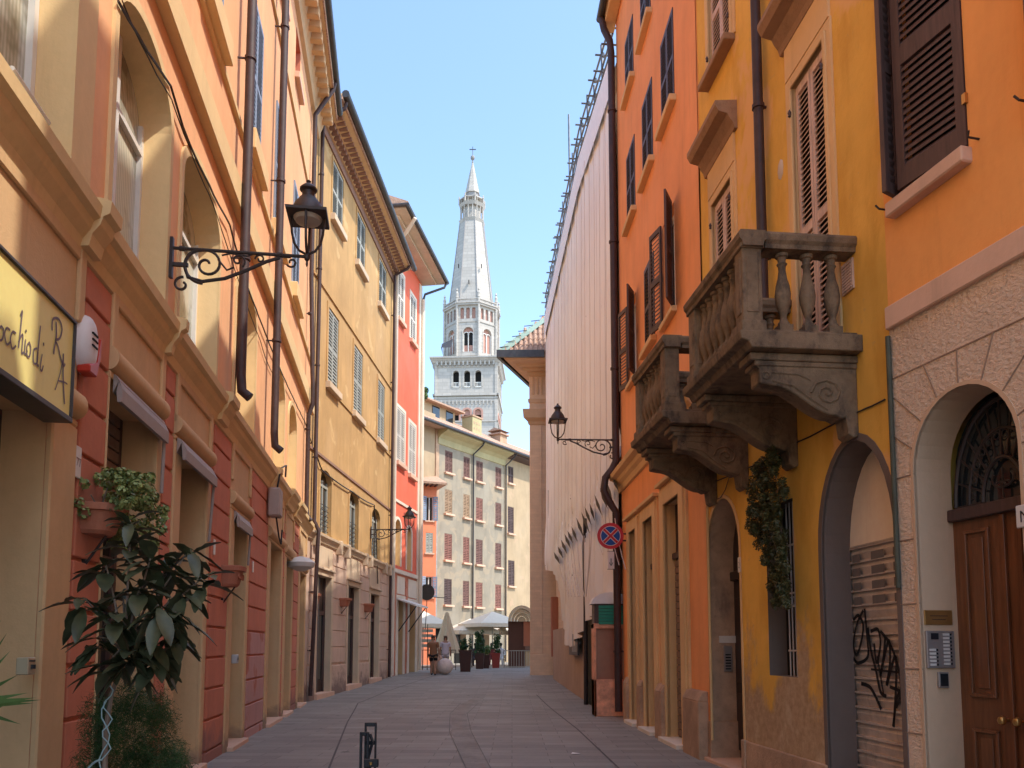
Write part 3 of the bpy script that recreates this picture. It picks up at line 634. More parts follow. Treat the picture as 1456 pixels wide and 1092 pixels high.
for o in md3 + tp3:
    b = MB(L3); reveal(b, o, .1); b.build('reveal', M['L3'], B3)
    win_closed(L3, B3, o['s0'], o['s1'], o['h0'], o['h1'], M['shwhite'], M['sill'], n=24, d=-.02, sillh=.2, silld=.16, surround=(M['white'], .15, .03))
courses(L3, B3, 2.45, 2.75, .9, 4.6, M['L1low'])
t = thing('shop_awning', L3.P(1.2, 3.6, 0), 'small white awning held out on thin dark struts from the vermilion house', 'awning')
b = MB(L3); b.prof([(.05, 3.75), (.9, 3.45), (.9, 3.38), (.05, 3.68)], 1.0, 3.2); b.build('canopy', M['winwhite'], t)
b = MB(L3); b.tube([(2.9, 2.3, .05), (2.9, 3.4, .85)], .025); b.tube([(1.3, 2.3, .05), (1.3, 3.4, .85)], .025); b.build('strut', M['black'], t)
def text(F, st, s, h, d, size, mat, name='lettering', par=None, shear=0, dirn=None, ext=.001, space=1.0, ang=0, align='LEFT', sx=1.0):
    c = bpy.data.curves.new(name, 'FONT'); c.body = st; c.size = size; c.shear = shear; c.space_character = space; c.align_x = align; c.extrude = 0
    o = bpy.data.objects.new(name, c); COL.objects.link(o); bpy.context.view_layer.update()
    me = bpy.data.meshes.new_from_object(o.evaluated_get(bpy.context.evaluated_depsgraph_get())); COL.objects.unlink(o); bpy.data.objects.remove(o); 
    k = dirn if dirn is not None else (1 if F.side > 0 else -1); mb = MB(F)
    for p in me.polygons:
        mb.quad(*[(s + k * sx * (me.vertices[i].co.x * math.cos(ang) - me.vertices[i].co.y * math.sin(ang)), h + me.vertices[i].co.x * math.sin(ang) * sx + me.vertices[i].co.y * math.cos(ang), d) for i in p.vertices])
    bpy.data.meshes.remove(me)
    return mb.build(name, mat, par, recalc=False)
# ================================================================== NEAR RIGHT BUILDING
RN = Fr((4.95, 0), (3.31, 6.85), -1)
BN = thing('orange_stone_house', RN.P(7, 0, 0), 'orange house with rough hammered stone ground floor and arched wooden door, nearest on the right', 'building')
sN0, sN1, HN = 1.6, RN.L + .02, 18.6
winN = [dict(s0=6.1, s1=6.88, h0=5.45, h1=7.85), dict(s0=4.55, s1=5.42, h0=5.45, h1=7.85)]
upN = [dict(s0=a, s1=b, h0=10, h1=12.2) for a, b in ((6.0, 6.85), (4.4, 5.2))]
dN = dict(s0=5.8, s1=6.84, h0=0, h1=3.62, arch=.56)
w = MB(RN); wall(w, sN0, sN1, 4.5, HN, winN + upN); w.build('wall', M['RN'], BN)
w = MB(RN); wall(w, sN0, sN1, -.2, 4.5, [dN]); w.build('stone_wall', M['rough'], BN)
body(RN, sN0, sN1, HN, 8, BN, M['RN'], roofrise=2.4, eave=.5)
b = MB(RN); b.box(sN0, sN1, 4.36, 4.56, -.02, .045); b.build('band', M['sill'], BN, bevel=.01)
b = MB(RN); b.box(sN0, sN1, -.1, .35, -.02, .04); b.build('plinth', M['plinth'], BN, bevel=.01)
jm = plaster('stone_joint_shadow', (.33, .22, .15), stain=.3)
def joint(pts, d=.0):
    b = MB(RN); P = [(a, h, d) for a, h in pts]; b.tube(P, .008, 5); b.build('joint', jm, BN)
joint([(sN0, 3.92), (sN1, 3.92)])
cx_, sp_ = 6.32, 3.06
for hh in (.35 + .54, 1.42, 1.96, 2.5, 3.04):
    joint([(6.84, hh), (sN1, hh)]); joint([(sN0, hh), (5.8, hh)])
for an in (18, 42, 66, 90, 114, 138, 162):
    a = R(an); r0, r1 = 1.0, 1.62
    p0 = (cx_ + .52 * math.cos(a), sp_ + .56 * math.sin(a)); h1 = 3.92 if 50 < an < 130 else sp_ + .95 * math.sin(a) + .05
    k = (h1 - sp_) / math.sin(a); x1 = cx_ + k * math.cos(a) * .93; 
    if x1 > sN1 - .02: x1 = sN1 - .02
    joint([p0, (x1, h1)])
    if an in (18, 42): joint([(x1, h1), (sN1, h1)])
    if an in (138, 162): joint([(x1, h1), (x1 - 1.5, h1)])
DD = .36
b = MB(RN); inn = reveal(b, dN, DD); b.build('reveal', M['smooth'], BN)
b = MB(RN); archband(b, dN, .03, -.02, .008); b.build('door_surround', M['smooth'], BN)
hT = RN.H(1400, 700, -DD); 
hT = 2.72
b = MB(RN); b.box(dN['s0'], dN['s1'], 0, hT - .08, -DD - .06, -DD); dr = b.build('door', M['door'], BN, label='varnished brown panelled door')
b = MB(RN); mD = (dN['s0'] + dN['s1']) / 2
for a0, a1 in ((mD + .05, dN['s1'] - .03), (dN['s0'] + .03, mD - .05)):
    for h0, h1 in ((.15, .95), (1.2, 2.55)):
        x0, x1 = a0 + .09, a1 - .09
        b.prism([(x0, h0), (x1, h0), (x1 - .03, h0 + .03), (x0 + .03, h0 + .03)], -DD, -DD + .025); b.prism([(x0, h1), (x1, h1), (x1 - .03, h1 - .03), (x0 + .03, h1 - .03)], -DD, -DD + .025)
        b.prism([(x0, h0), (x0, h1), (x0 + .03, h1 - .03), (x0 + .03, h0 + .03)], -DD, -DD + .025); b.prism([(x1, h0), (x1, h1), (x1 - .03, h1 - .03), (x1 - .03, h0 + .03)], -DD, -DD + .025)
        b.box(x0 + .07, x1 - .07, h0 + .07, h1 - .07, -DD, -DD + .012)
b.box(mD - .02, mD + .02, 0, hT - .09, -DD, -DD + .03); b.build('panel_moulding', M['door'], dr, bevel=.004)
brass = plain('brass', (.55, .33, .12), .3, .8)
b = MB(RN)
for a in (mD + .05, mD - .09): b.tube([(a, 1.04, -DD), (a, 1.04, -DD + .05)], .012); 
b.build('knob_stem', brass, dr)
b = MB(RN)
for a in (mD + .05, mD - .09):
    c = RN.P(a, 1.04, -DD + .07); b.lathe(c - Z * .035, [(.004, 0), (.025, .01), (.034, .035), (.025, .06), (.004, .07)], 12)
b.build('knob', brass, dr, smooth=True)
b = MB(RN); b.box(dN['s0'], dN['s1'], hT - .08, hT + .02, -DD - .05, -DD + .06); b.build('transom', M['shdark'], BN, bevel=.008)
fo = dict(dN, h0=hT + .02)
b = MB(RN); fill(b, [(a, max(h, hT + .02)) for a, h in outline(dN)], -DD - .05); fl = b.build('fanlight', M['glass'], BN)
b = MB(RN); c0 = (mD, hT + .04); rx, rz = .50, 3.60 - hT - .06
for k in range(13):
    a = math.pi * k / 12; p = [(c0[0] + rx * f_ * math.cos(a), c0[1] + rz * f_ * math.sin(a), -DD - .01) for f_ in (.42, .97)]; b.tube(p, .009, 5)
for f_, r_ in ((.4, .016), (.68, .013), (.97, .018)): b.tube([(c0[0] + rx * f_ * math.cos(math.pi * k / 24), c0[1] + rz * f_ * math.sin(math.pi * k / 24), -DD - .01) for k in range(25)], r_, 6)
for k in range(12):
    a = math.pi * (k + .5) / 12; q = (c0[0] + rx * .62 * math.cos(a), c0[1] + rz * .62 * math.sin(a)); b.tube([(q[0] + .03 * math.cos(t), q[1] + .03 * math.sin(t), -DD - .01) for t in [i * math.pi / 4 for i in range(9)]], .006, 4)
for sg in (-1, 1): b.tube([(c0[0] + sg * (.02 + .09 * t_) * math.cos(t_ * 7), c0[1] + .1 + .07 * t_ * math.sin(t_ * 7) + .05 * t_, -DD - .01) for t_ in [i / 14 for i in range(15)]], .009, 5)
b.tube([(c0[0], c0[1], -DD - .01), (c0[0], c0[1] + .24, -DD - .01)], .01, 5); b.build('grille', M['lampiron'], fl)
# shuttered windows of the orange house
for i, o in enumerate(winN + upN):
    b = MB(RN); reveal(b, o, .16); b.build('reveal', M['RN'], BN)
    b = MB(RN); fill(b, outline(o), -.16); wn = b.build('window', M['dark'], BN)
    wd = o['s1'] - o['s0']; hh = o['h1'] - o['h0']
    b = MB(RN); leaf(b, RN.sub(o['s0'] + .01, o['h0'] + .02, -.03, R(7)), wd * .86, hh, n=36, t=.045, st=.085, rail=.16, slope=1, dense=True); lf = b.build('shutter', M['shbrown'], wn)
    b = MB(RN); leaf(b, RN.sub(o['s1'] - .01, o['h0'] + .02, -.02, R(-70), flip=True), .22, hh, n=30, t=.04, st=.06, rail=.1, dense=True); b.build('shutter', M['shbrown'], wn)
    b = MB(RN); b.box(o['s0'] - .03, o['s1'] + .06, o['h0'] - .14, o['h0'] - .01, -.12, .1); b.build('sill', M['sill'], wn, bevel=.012)
    b = MB(RN); a = o['s0'] - .1; b.tube([(a, o['h0'] - .0, 0), (a, o['h0'] + .0, .1), (a - .03, o['h0'] + .03, .12)], .009, 6); b.build('shutter_hook', M['lampiron'], wn); b = MB(RN); a = o['s1'] + .12; b.tube([(a, o['h0'] - .02, 0), (a, o['h0'] - .02, .1), (a + .02, o['h0'] + .02, .12)], .009, 6); b.build('shutter_hook', M['lampiron'], wn)
    b = MB(RN); b.box(o['s0'] - .02, o['s0'] + .015, o['h0'] + .35, o['h0'] + .43, -.02, .03); b.build('hinge', brass, wn)

# ================================================================== YELLOW BUILDING
RY = Fr((3.31, 6.85), (2.8, 12), -1)
BY = thing('yellow_balcony_house', RY.P(0, 0, 0), 'peeling deep yellow house with two stone balconies, second on the right', 'building')
HY = 17.3
gar = dict(s0=.07, s1=1.38, h0=0, h1=3.55, arch=1.0)
nic = dict(s0=2.02, s1=2.76, h0=1.27, h1=3.25)
adr = dict(s0=3.6, s1=4.82, h0=0, h1=3.64, arch=.75)
bdr = [dict(s0=.95, s1=1.69, h0=4.48, h1=7.82), dict(s0=3.52, s1=4.27, h0=4.48, h1=7.9)]
tpY = [dict(s0=3.42, s1=4.25, h0=9.78, h1=11.7), dict(s0=.9, s1=1.7, h0=9.78, h1=11.7)]
SY1 = RY.L - .38
w = MB(RY); wall(w, 0, SY1, -.2, HY, [gar, nic, adr] + bdr + tpY); w.build('wall', M['yellow'], BY)
b = MB(RY); b.quad((0, 0, 0), (0, HY, 0), (0, HY, -8), (0, 0, -8)); b.quad((SY1, 0, -.6), (SY1, HY, -.6), (SY1, HY, -8), (SY1, 0, -8)); b.quad((0, 0, -8), (SY1, 0, -8), (SY1, HY, -8), (0, HY, -8)); b.quad((0, HY - .01, -.01), (SY1, HY - .01, -.01), (SY1, HY - .01, -8), (0, HY - .01, -8)); b.build('side_wall', M['yellow'], BY)
b = MB(RY); b.prof([(.5, HY), (.5, HY + .12), (-4, HY + 2.3), (-8.4, HY)], 0, SY1); b.build('roof', M['tiles'], BY)
b = MB(RY)
for a0, a1 in ((1.40, 3.48), (4.84, SY1)): b = MB(RY); b.box(a0, a1, -.1, .42, -.02, .03); b.build('plinth', M['plinth'], BY, bevel=.01)
# garage
GD = .30
b = MB(RY); inn = reveal(b, gar, GD); b.build('reveal', M['greyreveal'], BY)
b = MB(RY); archband(b, gar, .07, -.02, .008); b.build('garage_surround', M['greyreveal'], BY)
hL = 2.62
b = MB(RY); fill(b, [(a, max(h, hL)) for a, h in outline(gar)][0:], -GD); 
lun = b.build('lunette_panel', M['lunette'], BY)
text(RY, 'b', .40, 2.82, -GD + .004, .17, M['black'], 'lettering', lun, shear=.3, sx=.8); text(RY, 'ar', .33, 2.82, -GD + .004, .1, M['black'], 'lettering', lun, shear=.3)
b = MB(RY); p_ = .145; k = 0
while k * p_ < hL:
    z = k * p_; zt = min(z + p_, hL)
    g0, g1 = gar['s0'] - .04, gar['s1'] + .04
    b.quad((g0, z, -GD - .03), (g1, z, -GD - .03), (g1, z + p_ * .5, -GD - .012), (g0, z + p_ * .5, -GD - .012)); b.quad((g0, z + p_ * .5, -GD - .012), (g1, z + p_ * .5, -GD - .012), (g1, zt - .02, -GD - .03), (g0, zt - .02, -GD - .03))
    b.box(gar['s0'], gar['s1'], zt - .022, zt, -GD - .05, -GD + .006); k += 1
rs = b.build('roller_shutter', M['roller'], BY)
# paper notices and graffiti on the shutter
pm = plain('faded_notice', (.42, .34, .30), .8)
ntm = plain('grey_notice', (.17, .15, .14), .8)
for hh in (2.50, 2.36, 2.215, 2.07):
    for a0, a1 in ((1.18, 1.33), (.75, .98), (.42, .6)): b = MB(RY); b.quad((a0, hh - .05, -GD + .0065), (a1, hh - .05, -GD + .0065), (a1, hh + .03, -GD + .0065), (a0, hh + .03, -GD + .0065)); b.build('notice', ntm, rs)
def ribbon(mb, pts, w, d, F=RY):
    P = [Vector((a, h)) for a, h in pts]; Q = []
    for i in range(len(P) - 1):
        p0, p1, p2, p3 = P[max(0, i - 1)], P[i], P[i + 1], P[min(len(P) - 1, i + 2)]
        for k in range(6):
            t = k / 6; Q.append(.5 * ((2 * p1) + (-p0 + p2) * t + (2 * p0 - 5 * p1 + 4 * p2 - p3) * t * t + (-p0 + 3 * p1 - 3 * p2 + p3) * t ** 3))
    Q.append(P[-1])
    for a, c in zip(Q, Q[1:]):
        t = (c - a); 
        if t.length < 1e-6: continue
        t.normalize(); n = Vector((-t.y, t.x)) * w / 2; a2 = a - t * w * .15; c2 = c + t * w * .15
        mb.quad((a2.x - n.x, a2.y - n.y, d), (c2.x - n.x, c2.y - n.y, d), (c2.x + n.x, c2.y + n.y, d), (a2.x + n.x, a2.y + n.y, d))
def gpt(px, py): return RY.at(px, py, -GD + .008)
b = MB(RY); K = lambda *L: [gpt(1040 + x / 2.218, 600 + y / 2.218) for x, y in L]
for st, wd in (([(415, 595), (395, 640), (385, 700), (395, 735), (410, 690), (415, 640), (400, 610), (385, 625)], .03), ([(420, 590), (428, 680), (430, 740), (400, 760), (385, 745)], .03), ([(430, 650), (440, 720), (455, 780), (470, 850), (488, 865)], .034), ([(440, 660), (462, 655), (470, 700), (458, 760), (450, 700)], .03), ([(485, 680), (480, 740), (470, 800), (495, 690), (500, 760), (490, 830), (515, 740), (520, 800), (512, 960)], .032), ([(470, 660), (500, 700), (525, 770), (535, 850), (520, 900)], .03), ([(410, 825), (440, 840), (472, 905)], .034), ([(500, 835), (535, 850)], .03), ([(510, 960), (520, 880), (532, 850)], .03), ([(460, 740), (480, 860)], .022), ([(440, 780), (530, 790)], .018)):
    ribbon(b, K(*st), wd * 1.15, -GD + .008)
b.build('graffiti', plain('black_spray_paint', (.02, .02, .022), .5), rs)
# niche window with bars
b = MB(RY); reveal(b, nic, .22); b.build('reveal', M['greyreveal'], BY)
b = MB(RY); fill(b, outline(nic), -.22); wn = b.build('window', M['dark'], BY)
b = MB(RY)
for k in range(5): a = nic['s0'] + .05 + k * .085; b.tube([(a, nic['h0'], -.1), (a, nic['h1'], -.1)], .009, 6)
for hh in (1.55, 2.05, 2.2, 2.75): b.box(nic['s0'], nic['s0'] + .42, hh, hh + .02, -.115, -.09)
for k in range(4):
    a = nic['s0'] + .09 + k * .085; b.tube([(a + .03 * math.cos(t), 2.12 + .05 * math.sin(t), -.1) for t in [i * math.pi / 4 for i in range(9)]], .006, 4)
b.build('window_bars', plain('pale_painted_iron', (.55, .5, .47), .5), wn)
# arched entrance
b = MB(RY); reveal(b, adr, .38); b.build('reveal', M['plinth'], BY)
b = MB(RY); archband(b, adr, .05, -.02, .012); b.build('door_surround', M['ROtrim'], BY)
b = MB(RY); fill(b, outline(adr), -.38); dr = b.build('door', M['darkwood'], BY)
b = MB(RY)
for a0, a1 in ((3.68, 4.15), (4.27, 4.74)):
    for h0, h1 in ((.15, .95), (1.1, 2.3)): b.box(a0, a1, h0, h1, -.38, -.355)
b.box(3.6, 4.82, 2.55, 2.68, -.38, -.32); b.build('panel_moulding', M['darkwood'], dr, bevel=.01)
b = MB(RY); b.box(3.55, 4.87, -.1, .05, -.5, .1); b.build('door_step', M['sill'], BY, bevel=.01)
b = MB(RY); b.box(4.72, 4.832, 0, .55, -.48, .045); b.build('door_plinth', M['plinth'], BY, bevel=.01)
b = MB(RY); b.box(3.49, 3.61, 0, .43, -.48, .045); b.build('door_plinth', M['plinth'], BY, bevel=.01)
# balcony doors with pale louvred shutters and stone surrounds
def hoodF(F, par, s0, s1, h, d=.3):
    b = MB(F); b.prof([(-.01, h - .28), (.04, h - .27), (.06, h - .2), (d * .35, h - .14), (d * .45, h - .08), (d * .85, h - .05), (d, h + .03), (d, h + .09), (-.01, h + .12)], s0, s1); return b.build('window_hood', M['hood'], par)
for o in bdr + tpY:
    b = MB(RY); reveal(b, o, .08); b.build('reveal', M['ROtrim'], BY)
    wn = win_closed(RY, BY, o['s0'] + .02, o['s1'] - .02, o['h0'] + .02, o['h1'] - .02, M['shpink'], M['hood'], n=52 if o in bdr else 30, d=-.05, sill=o not in bdr, sillh=.1, silld=.16, over=.14)
    b = MB(RY); s0, s1, h0, h1 = o['s0'], o['s1'], o['h0'], o['h1']
    for wv, dv in ((.15, .022), (.06, .04)): b.box(s0 - wv, s0, h0, h1 + wv, -.01, dv); b.box(s1, s1 + wv, h0, h1 + wv, -.01, dv); b.box(s0, s1, h1, h1 + wv, -.01, dv)
    b.build('surround', M['ROtrim'], wn, bevel=.006)
    if o in bdr:
        b = MB(RY); b.box(s0 - .13, s1 + .13, h1 + .15, h1 + .6, -.01, .03); b.build('frieze', M['ROtrim'], wn); hoodF(RY, wn, s0 - .22, s1 + .22, h1 + .82, .3)
    b = MB(RY)
    for a in (s0 - .0, s1 + .0):
        for hh in (h0 + .35, h1 - .3): b.lathe(RY.P(a, hh - .04, .05), [(.005, 0), (.018, .01), (.014, .03), (.022, .05), (.014, .07), (.004, .09)], 8)
    b.build('hinge', M['shdark'], wn, smooth=True)
pipe(RY, BY, [(2.4, HY, .1), (2.4, 4.6, .1)], .06, clips=[(2.4, 8.1, .1), (2.4, 11.0, .1), (2.4, 6.2, .1)])
pipe(RY, BY, [(SY1 - .12, 3.75, .04), (SY1 - .12, .3, .04)], .02, mat=M['ROtrim'])
pipe(RY, BY, [(-.0, 4.3, .03), (-.0, 2.1, .03)], .022, mat=metal('mossy_green_pipe', (.07, .07, .045), .7))
b = MB(RY); b.lathe(RY.P(2.06, 6.98, .0), [(.01, 0), (.06, .04), (.075, .12), (.06, .2), (.01, .24)], 12); 
for v in b.v:
    q = v - RY.P(2.06, 0, 0); dn = q.dot(RY.n); v -= RY.n * dn * .8
b.build('wall_disc', plain('pale_ceramic', (.6, .5, .4), .4), BY, smooth=True)
b = MB(RY); b.box(.56, .76, 5.0, 5.3, -.01, .02)
for k in range(9): b.box(.58, .74, 5.02 + k * .03, 5.035 + k * .03, .02, .03)
b.build('vent_grille', M['shpink'], BY)
# ---- balconies
def balcony(s0, s1, dep, hs, name_label):
    B = MB(RY); B.prof([(0, hs - .16), (dep - .08, hs - .16), (dep - .05, hs - .1), (dep + .02, hs - .08), (dep + .03, hs), (0, hs)], s0 - .05, s1 + .05); bal = B.build('balcony', M['balc'], BY, bevel=.008, label=name_label)
    b = MB(RY); hb, ht = hs + .0, hs + .95
    for (a, d) in ((s0 + .12, dep - .13), (s1 - .12, dep - .13)):
        q = MB(RY); q.box(a - .12, a + .12, hb, hb + .12, d - .12, d + .12); q.box(a - .095, a + .095, hb + .12, ht - .12, d - .095, d + .095); q.box(a - .06, a + .06, hb + .2, ht - .2, d - .103, d + .103); q.box(a - .103, a + .103, hb + .2, ht - .2, d - .06, d + .06); q.box(a - .115, a + .115, ht - .13, ht - .08, d - .115, d + .115); q.build('pillar', M['balc'], bal, bevel=.008)
    rp = lambda w: [(-w, ht - .12), (w, ht - .12), (w * 1.05, ht - .08), (w * 1.3, ht - .05), (w * 1.38, ht), (w * 1.2, ht + .03), (-w * 1.2, ht + .03), (-w * 1.38, ht), (-w * 1.3, ht - .05), (-w * 1.05, ht - .08)]
    q = MB(RY); d = dep - .13; q.prof([(d + x, h) for x, h in rp(.1)], s0 - .02, s1 + .02)
    q.build('handrail', M['balc'], bal)
    for a in (s0 + .12, s1 - .12):
        q = MB(RY); f = RY.sub(a, 0, 0); q.prism([(a + x, h) for x, h in rp(.1)], 0.0, dep - .26); q.build('handrail', M['balc'], bal)
    q = MB(RY); q.box(s0 + .24, s1 - .24, hb, hb + .05, d - .08, d + .08); 
    for a in (s0 + .12, s1 - .12): q.box(a - .08, a + .08, hb, hb + .05, 0, d - .12)
    q.build('base_rail', M['balc'], bal, bevel=.006)
    pf = [(.055, .11), (.055, .14), (.04, .16), (.03, .2), (.034, .22), (.05, .27), (.072, .36), (.076, .42), (.066, .5), (.045, .58), (.034, .66), (.036, .7), (.05, .72), (.036, .74), (.042, .78), (.06, .79), (.062, .82)]
    def bal1(a, d):
        q = MB(RY); c = RY.P(a, hb, d); q.lathe(c, [(r, h * 1.0) for r, h in pf], 12); q.box(a - .065, a + .065, hb + .04, hb + .115, d - .065, d + .065); q.build('baluster', M['balc'], bal, smooth=True)
    n = int((s1 - s0 - .48) / .165); 
    for k in range(n): bal1(s0 + .24 + (s1 - s0 - .48) * (k + .5) / n, d)
    for a in (s0 + .12, s1 - .12):
        for k in range(3): bal1(a, .14 + k * (dep - .42) / 3 + .06)
    # scrolled brackets
    for a in (s0 + .08, s1 - .30):
        x = dep - .12; ht_ = hs - .17; out = [(0, ht_), (x, ht_), (x, ht_ - .05), (x - .05, ht_ - .07), (x - .05, ht_ - .12), (x - .08, ht_ - .14)]
        out += [(x - .08, ht_ - .28), (x - .2, ht_ - .30)]
        for k in range(1, 13): t = k / 12; out.append((x - .2 - (x - .42) * t, ht_ - .30 - .27 * (1 - math.cos(math.pi * t)) / 2))
        out += [(.16, ht_ - .60), (.12, ht_ - .58), (.1, ht_ - .74), (.05, ht_ - .78), (0, ht_ - .76)]
        q = MB(RY); q.prof(out, a, a + .22); br = q.build('bracket', M['balc'], bal, bevel=.01)
        q = MB(RY); q.box(a - .015, a + .235, ht_ - .12, ht_ - .07, .0, x - .03); q.box(a - .03, a + .25, ht_ - .07, ht_ - .0, 0, x + .02); q.build('bracket_cap', M['balc'], br, bevel=.008)
        q = MB(RY)
        for aa in (a - .002, a + .222):
            q.tube([(aa, ht_ - .36 + .14 * (1 - t / 17) * math.sin(t * .75), .30 + .16 * (1 - t / 17) * math.cos(t * .75)) for t in range(0, 17)], .014, 5)
            q.tube([(aa, ht_ - .18, x - .2), (aa, ht_ - .19, x - .45), (aa, ht_ - .24, .46)], .01, 5); q.tube([(aa, ht_ - .26, x - .2), (aa, ht_ - .30, x - .4), (aa, ht_ - .42, .46), (aa, ht_ - .52, .3)], .012, 5)
            q.tube([(aa, ht_ - .21 + .035 * math.sin(t), x - .14 + .035 * math.cos(t)) for t in [i * math.pi / 4 for i in range(9)]], .009, 5)
        q.build('scroll_carving', M['balc'], br)
    return bal
balcony(.5, 2.14, 1.15, 4.5, 'larger looking near stone balcony with clear balusters'); balcony(3.14, 4.66, 1.12, 4.53, 'far stone balcony, lower in view beside the orange wall')

# ================================================================== ORANGE BUILDING (right, third)
RO = Fr((2.8, 12), (2.54, 18.5), -1)
BO = thing('orange_shuttered_house', RO.P(0, 0, 0), 'flat orange house with dark louvred shutters and tan framed shop doors, beside the scaffold sheeting', 'building')
HO = 16.4; o0 = -.38
gO = [dict(s0=.95, s1=2.05, h0=0, h1=4.08), dict(s0=2.95, s1=3.85, h0=0, h1=4.05), dict(s0=4.6, s1=5.35, h0=0, h1=4.05)]
clO = [dict(s0=a, s1=b, h0=10.9, h1=12.55) for a, b in ((.95, 1.9), (2.65, 3.6), (4.4, 5.35))] + [dict(s0=a, s1=b, h0=13.9, h1=15.3) for a, b in ((.95, 1.9), (2.65, 3.6), (4.4, 5.35))] + [dict(s0=2.72, s1=3.62, h0=7.42, h1=9.1)]
opO = [dict(s0=1.15, s1=1.95, h0=7.3, h1=9.15), dict(s0=4.55, s1=5.3, h0=7.3, h1=9.1)]
w = MB(RO); wall(w, o0, RO.L, -.2, HO + .5, gO + clO + opO); w.build('wall', M['RO'], BO)
body(RO, .15, RO.L, HO + .5, 8, BO, M['RO'], roofrise=2.2, eave=.3)
b = MB(RO); b.quad((o0, HO - .02, 0), (.16, HO - .02, 0), (.16, HO - .02, -4), (o0, HO - .02, -4)); b.quad((o0, 9, -.01), (o0, HO, -.01), (o0, HO, -4), (o0, 9, -4)); b.build('side_wall', M['RO'], BO)
b = MB(RO); b.box(o0, RO.L + .3, HO + .35, HO + .55, 0, .28); b.build('cornice', M['ROtrim'], BO, bevel=.02)
for o in clO:
    b = MB(RO); reveal(b, o, .1); b.build('reveal', M['RO'], BO)
    win_closed(RO, BO, o['s0'], o['s1'], o['h0'], o['h1'], M['shdark'], M['ROtrim'], n=22, d=-.02, sillh=.12, silld=.12, over=.1)
for o in opO:
    b = MB(RO); reveal(b, o, .16); b.build('reveal', M['RO'], BO)
    win_open(RO, BO, o['s0'], o['s1'], o['h0'], o['h1'], M['shdark'], M['ROtrim'], n=24, ang=14, ang0=27, lw=.44)
for i, o in enumerate(gO):
    b = MB(RO); reveal(b, o, .15); b.build('reveal', M['ROtrim'], BO)
    fw = .36 if i == 0 else .3; b = MB(RO); s0, s1, h1 = o['s0'], o['s1'], o['h1']
    for wv, dv in ((fw, .04), (fw * .78, .075), (fw * .3, .05)):
        b.box(s0 - wv, s0, -.1, h1 + wv, -.01 - wv * .01, dv + wv * .02); b.box(s1, s1 + wv, -.1, h1 + wv, -.01 - wv * .01, dv + wv * .02); b.box(s0, s1, h1, h1 + wv, -.01 - wv * .01, dv + wv * .02)
    b.box(s0 - fw - .04, s1 + fw + .04, h1 + fw, h1 + fw + .07, -.01, .13); b.build('door_frame', M['ROtrim'], BO, bevel=.008)
    b = MB(RO); fill(b, outline(o), -.15); dr = b.build('shop_door', M['darkwood'], BO)
    b = MB(RO); k = 0
    while .1 + k * .12 < 3.1: b.box(s0 + .05, s1 - .05, .1 + k * .12, .1 + k * .12 + .108, -.148, -.115); k += 1
    b.build('roller_shutter', M['rollerbrown'], dr, bevel=.005)
    b = MB(RO); b.box(s0, s1, 3.12, 3.22, -.149, -.08); b.build('frame', M['shdark'], dr)
    b = MB(RO); b.box(s0 - .1, s1 + .1, -.1, .07, -.28, .2); b.build('door_step', M['white'], BO, bevel=.01)
for a0, a1 in ((-.3, .62), (2.1, 2.62), (3.95, 4.3), (5.45, 5.8)):
    b = MB(RO); b.box(a0, a1, -.1, .82, -.02, .15); b.prof([(0, .82), (.155, .82), (.08, .95), (0, .97)], a0, a1); b.build('plinth', M['plinth'], BO, bevel=.012)
b = MB(RO); b.prof([(-.01, 5.15), (.05, 5.17), (.08, 5.28), (.14, 5.34), (.16, 5.42), (.26, 5.47), (.28, 5.56), (-.01, 5.62)], 0, RO.L + .12); b.build('ledge', M['ROtrim'], BO)
sp = RO.L - .03
pipe(RO, BO, [(sp, HO + .5, .36), (sp, HO + .2, .3), (sp, HO - .1, .16), (sp, HO - .4, .13), (sp, 5.9, .13), (sp, 5.7, .22), (sp, 5.5, .38), (sp, 5.2, .42), (sp, 4.95, .3), (sp, 4.7, .14), (sp, .15, .13)], .085, clips=[(sp, h, .13) for h in (14.5, 11.2, 8.1, 3.6, 1.5)])
gutter(RO, BO, o0, RO.L + .1, HO + .55, .38, .09)

# ================================================================== SCAFFOLDED BUILDING
SP = [Vector((2.5, 18.6)), Vector((2.04, 23)), Vector((1.5, 34.7))]
BS = thing('scaffolded_palace', (2.5, 18.6, 0), 'tall building wrapped in pale pinkish scaffold sheeting, far right of the street', 'building')
LS = [(SP[1] - SP[0]).length, (SP[2] - SP[1]).length]; LT = sum(LS)
def sxy(s):
    if s < LS[0]: p = SP[0].lerp(SP[1], s / LS[0]); t = (SP[1] - SP[0]).normalized()
    else: p = SP[1].lerp(SP[2], (s - LS[0]) / LS[1]); t = (SP[2] - SP[1]).normalized()
    return p, Vector((-t.y, t.x))
HS = 16.1
def low_edge(s):      # lower hem of the sheeting
    pts = [(0, 2.6), (3.2, 2.4), (3.6, 2.3), (3.7, 4.7), (4.3, 4.6), (4.5, 2.1), (6.5, 1.6), (8.6, 1.7), (10.5, 2.6), (12, 4.0), (13.5, 4.6), (LT, 4.9)]
    for (a, x), (c, y) in zip(pts, pts[1:]):
        if a <= s <= c: return x + (y - x) * (s - a) / (c - a)
    return 4.9
def fold_h(s): return 6.3 - 1.1 * math.exp(-((s - 4.2) / 2.5) ** 2) - .10 * s + (.35 if s > 4 else 0)
mb = MB(); NS, NH = 620, 90; vs = []
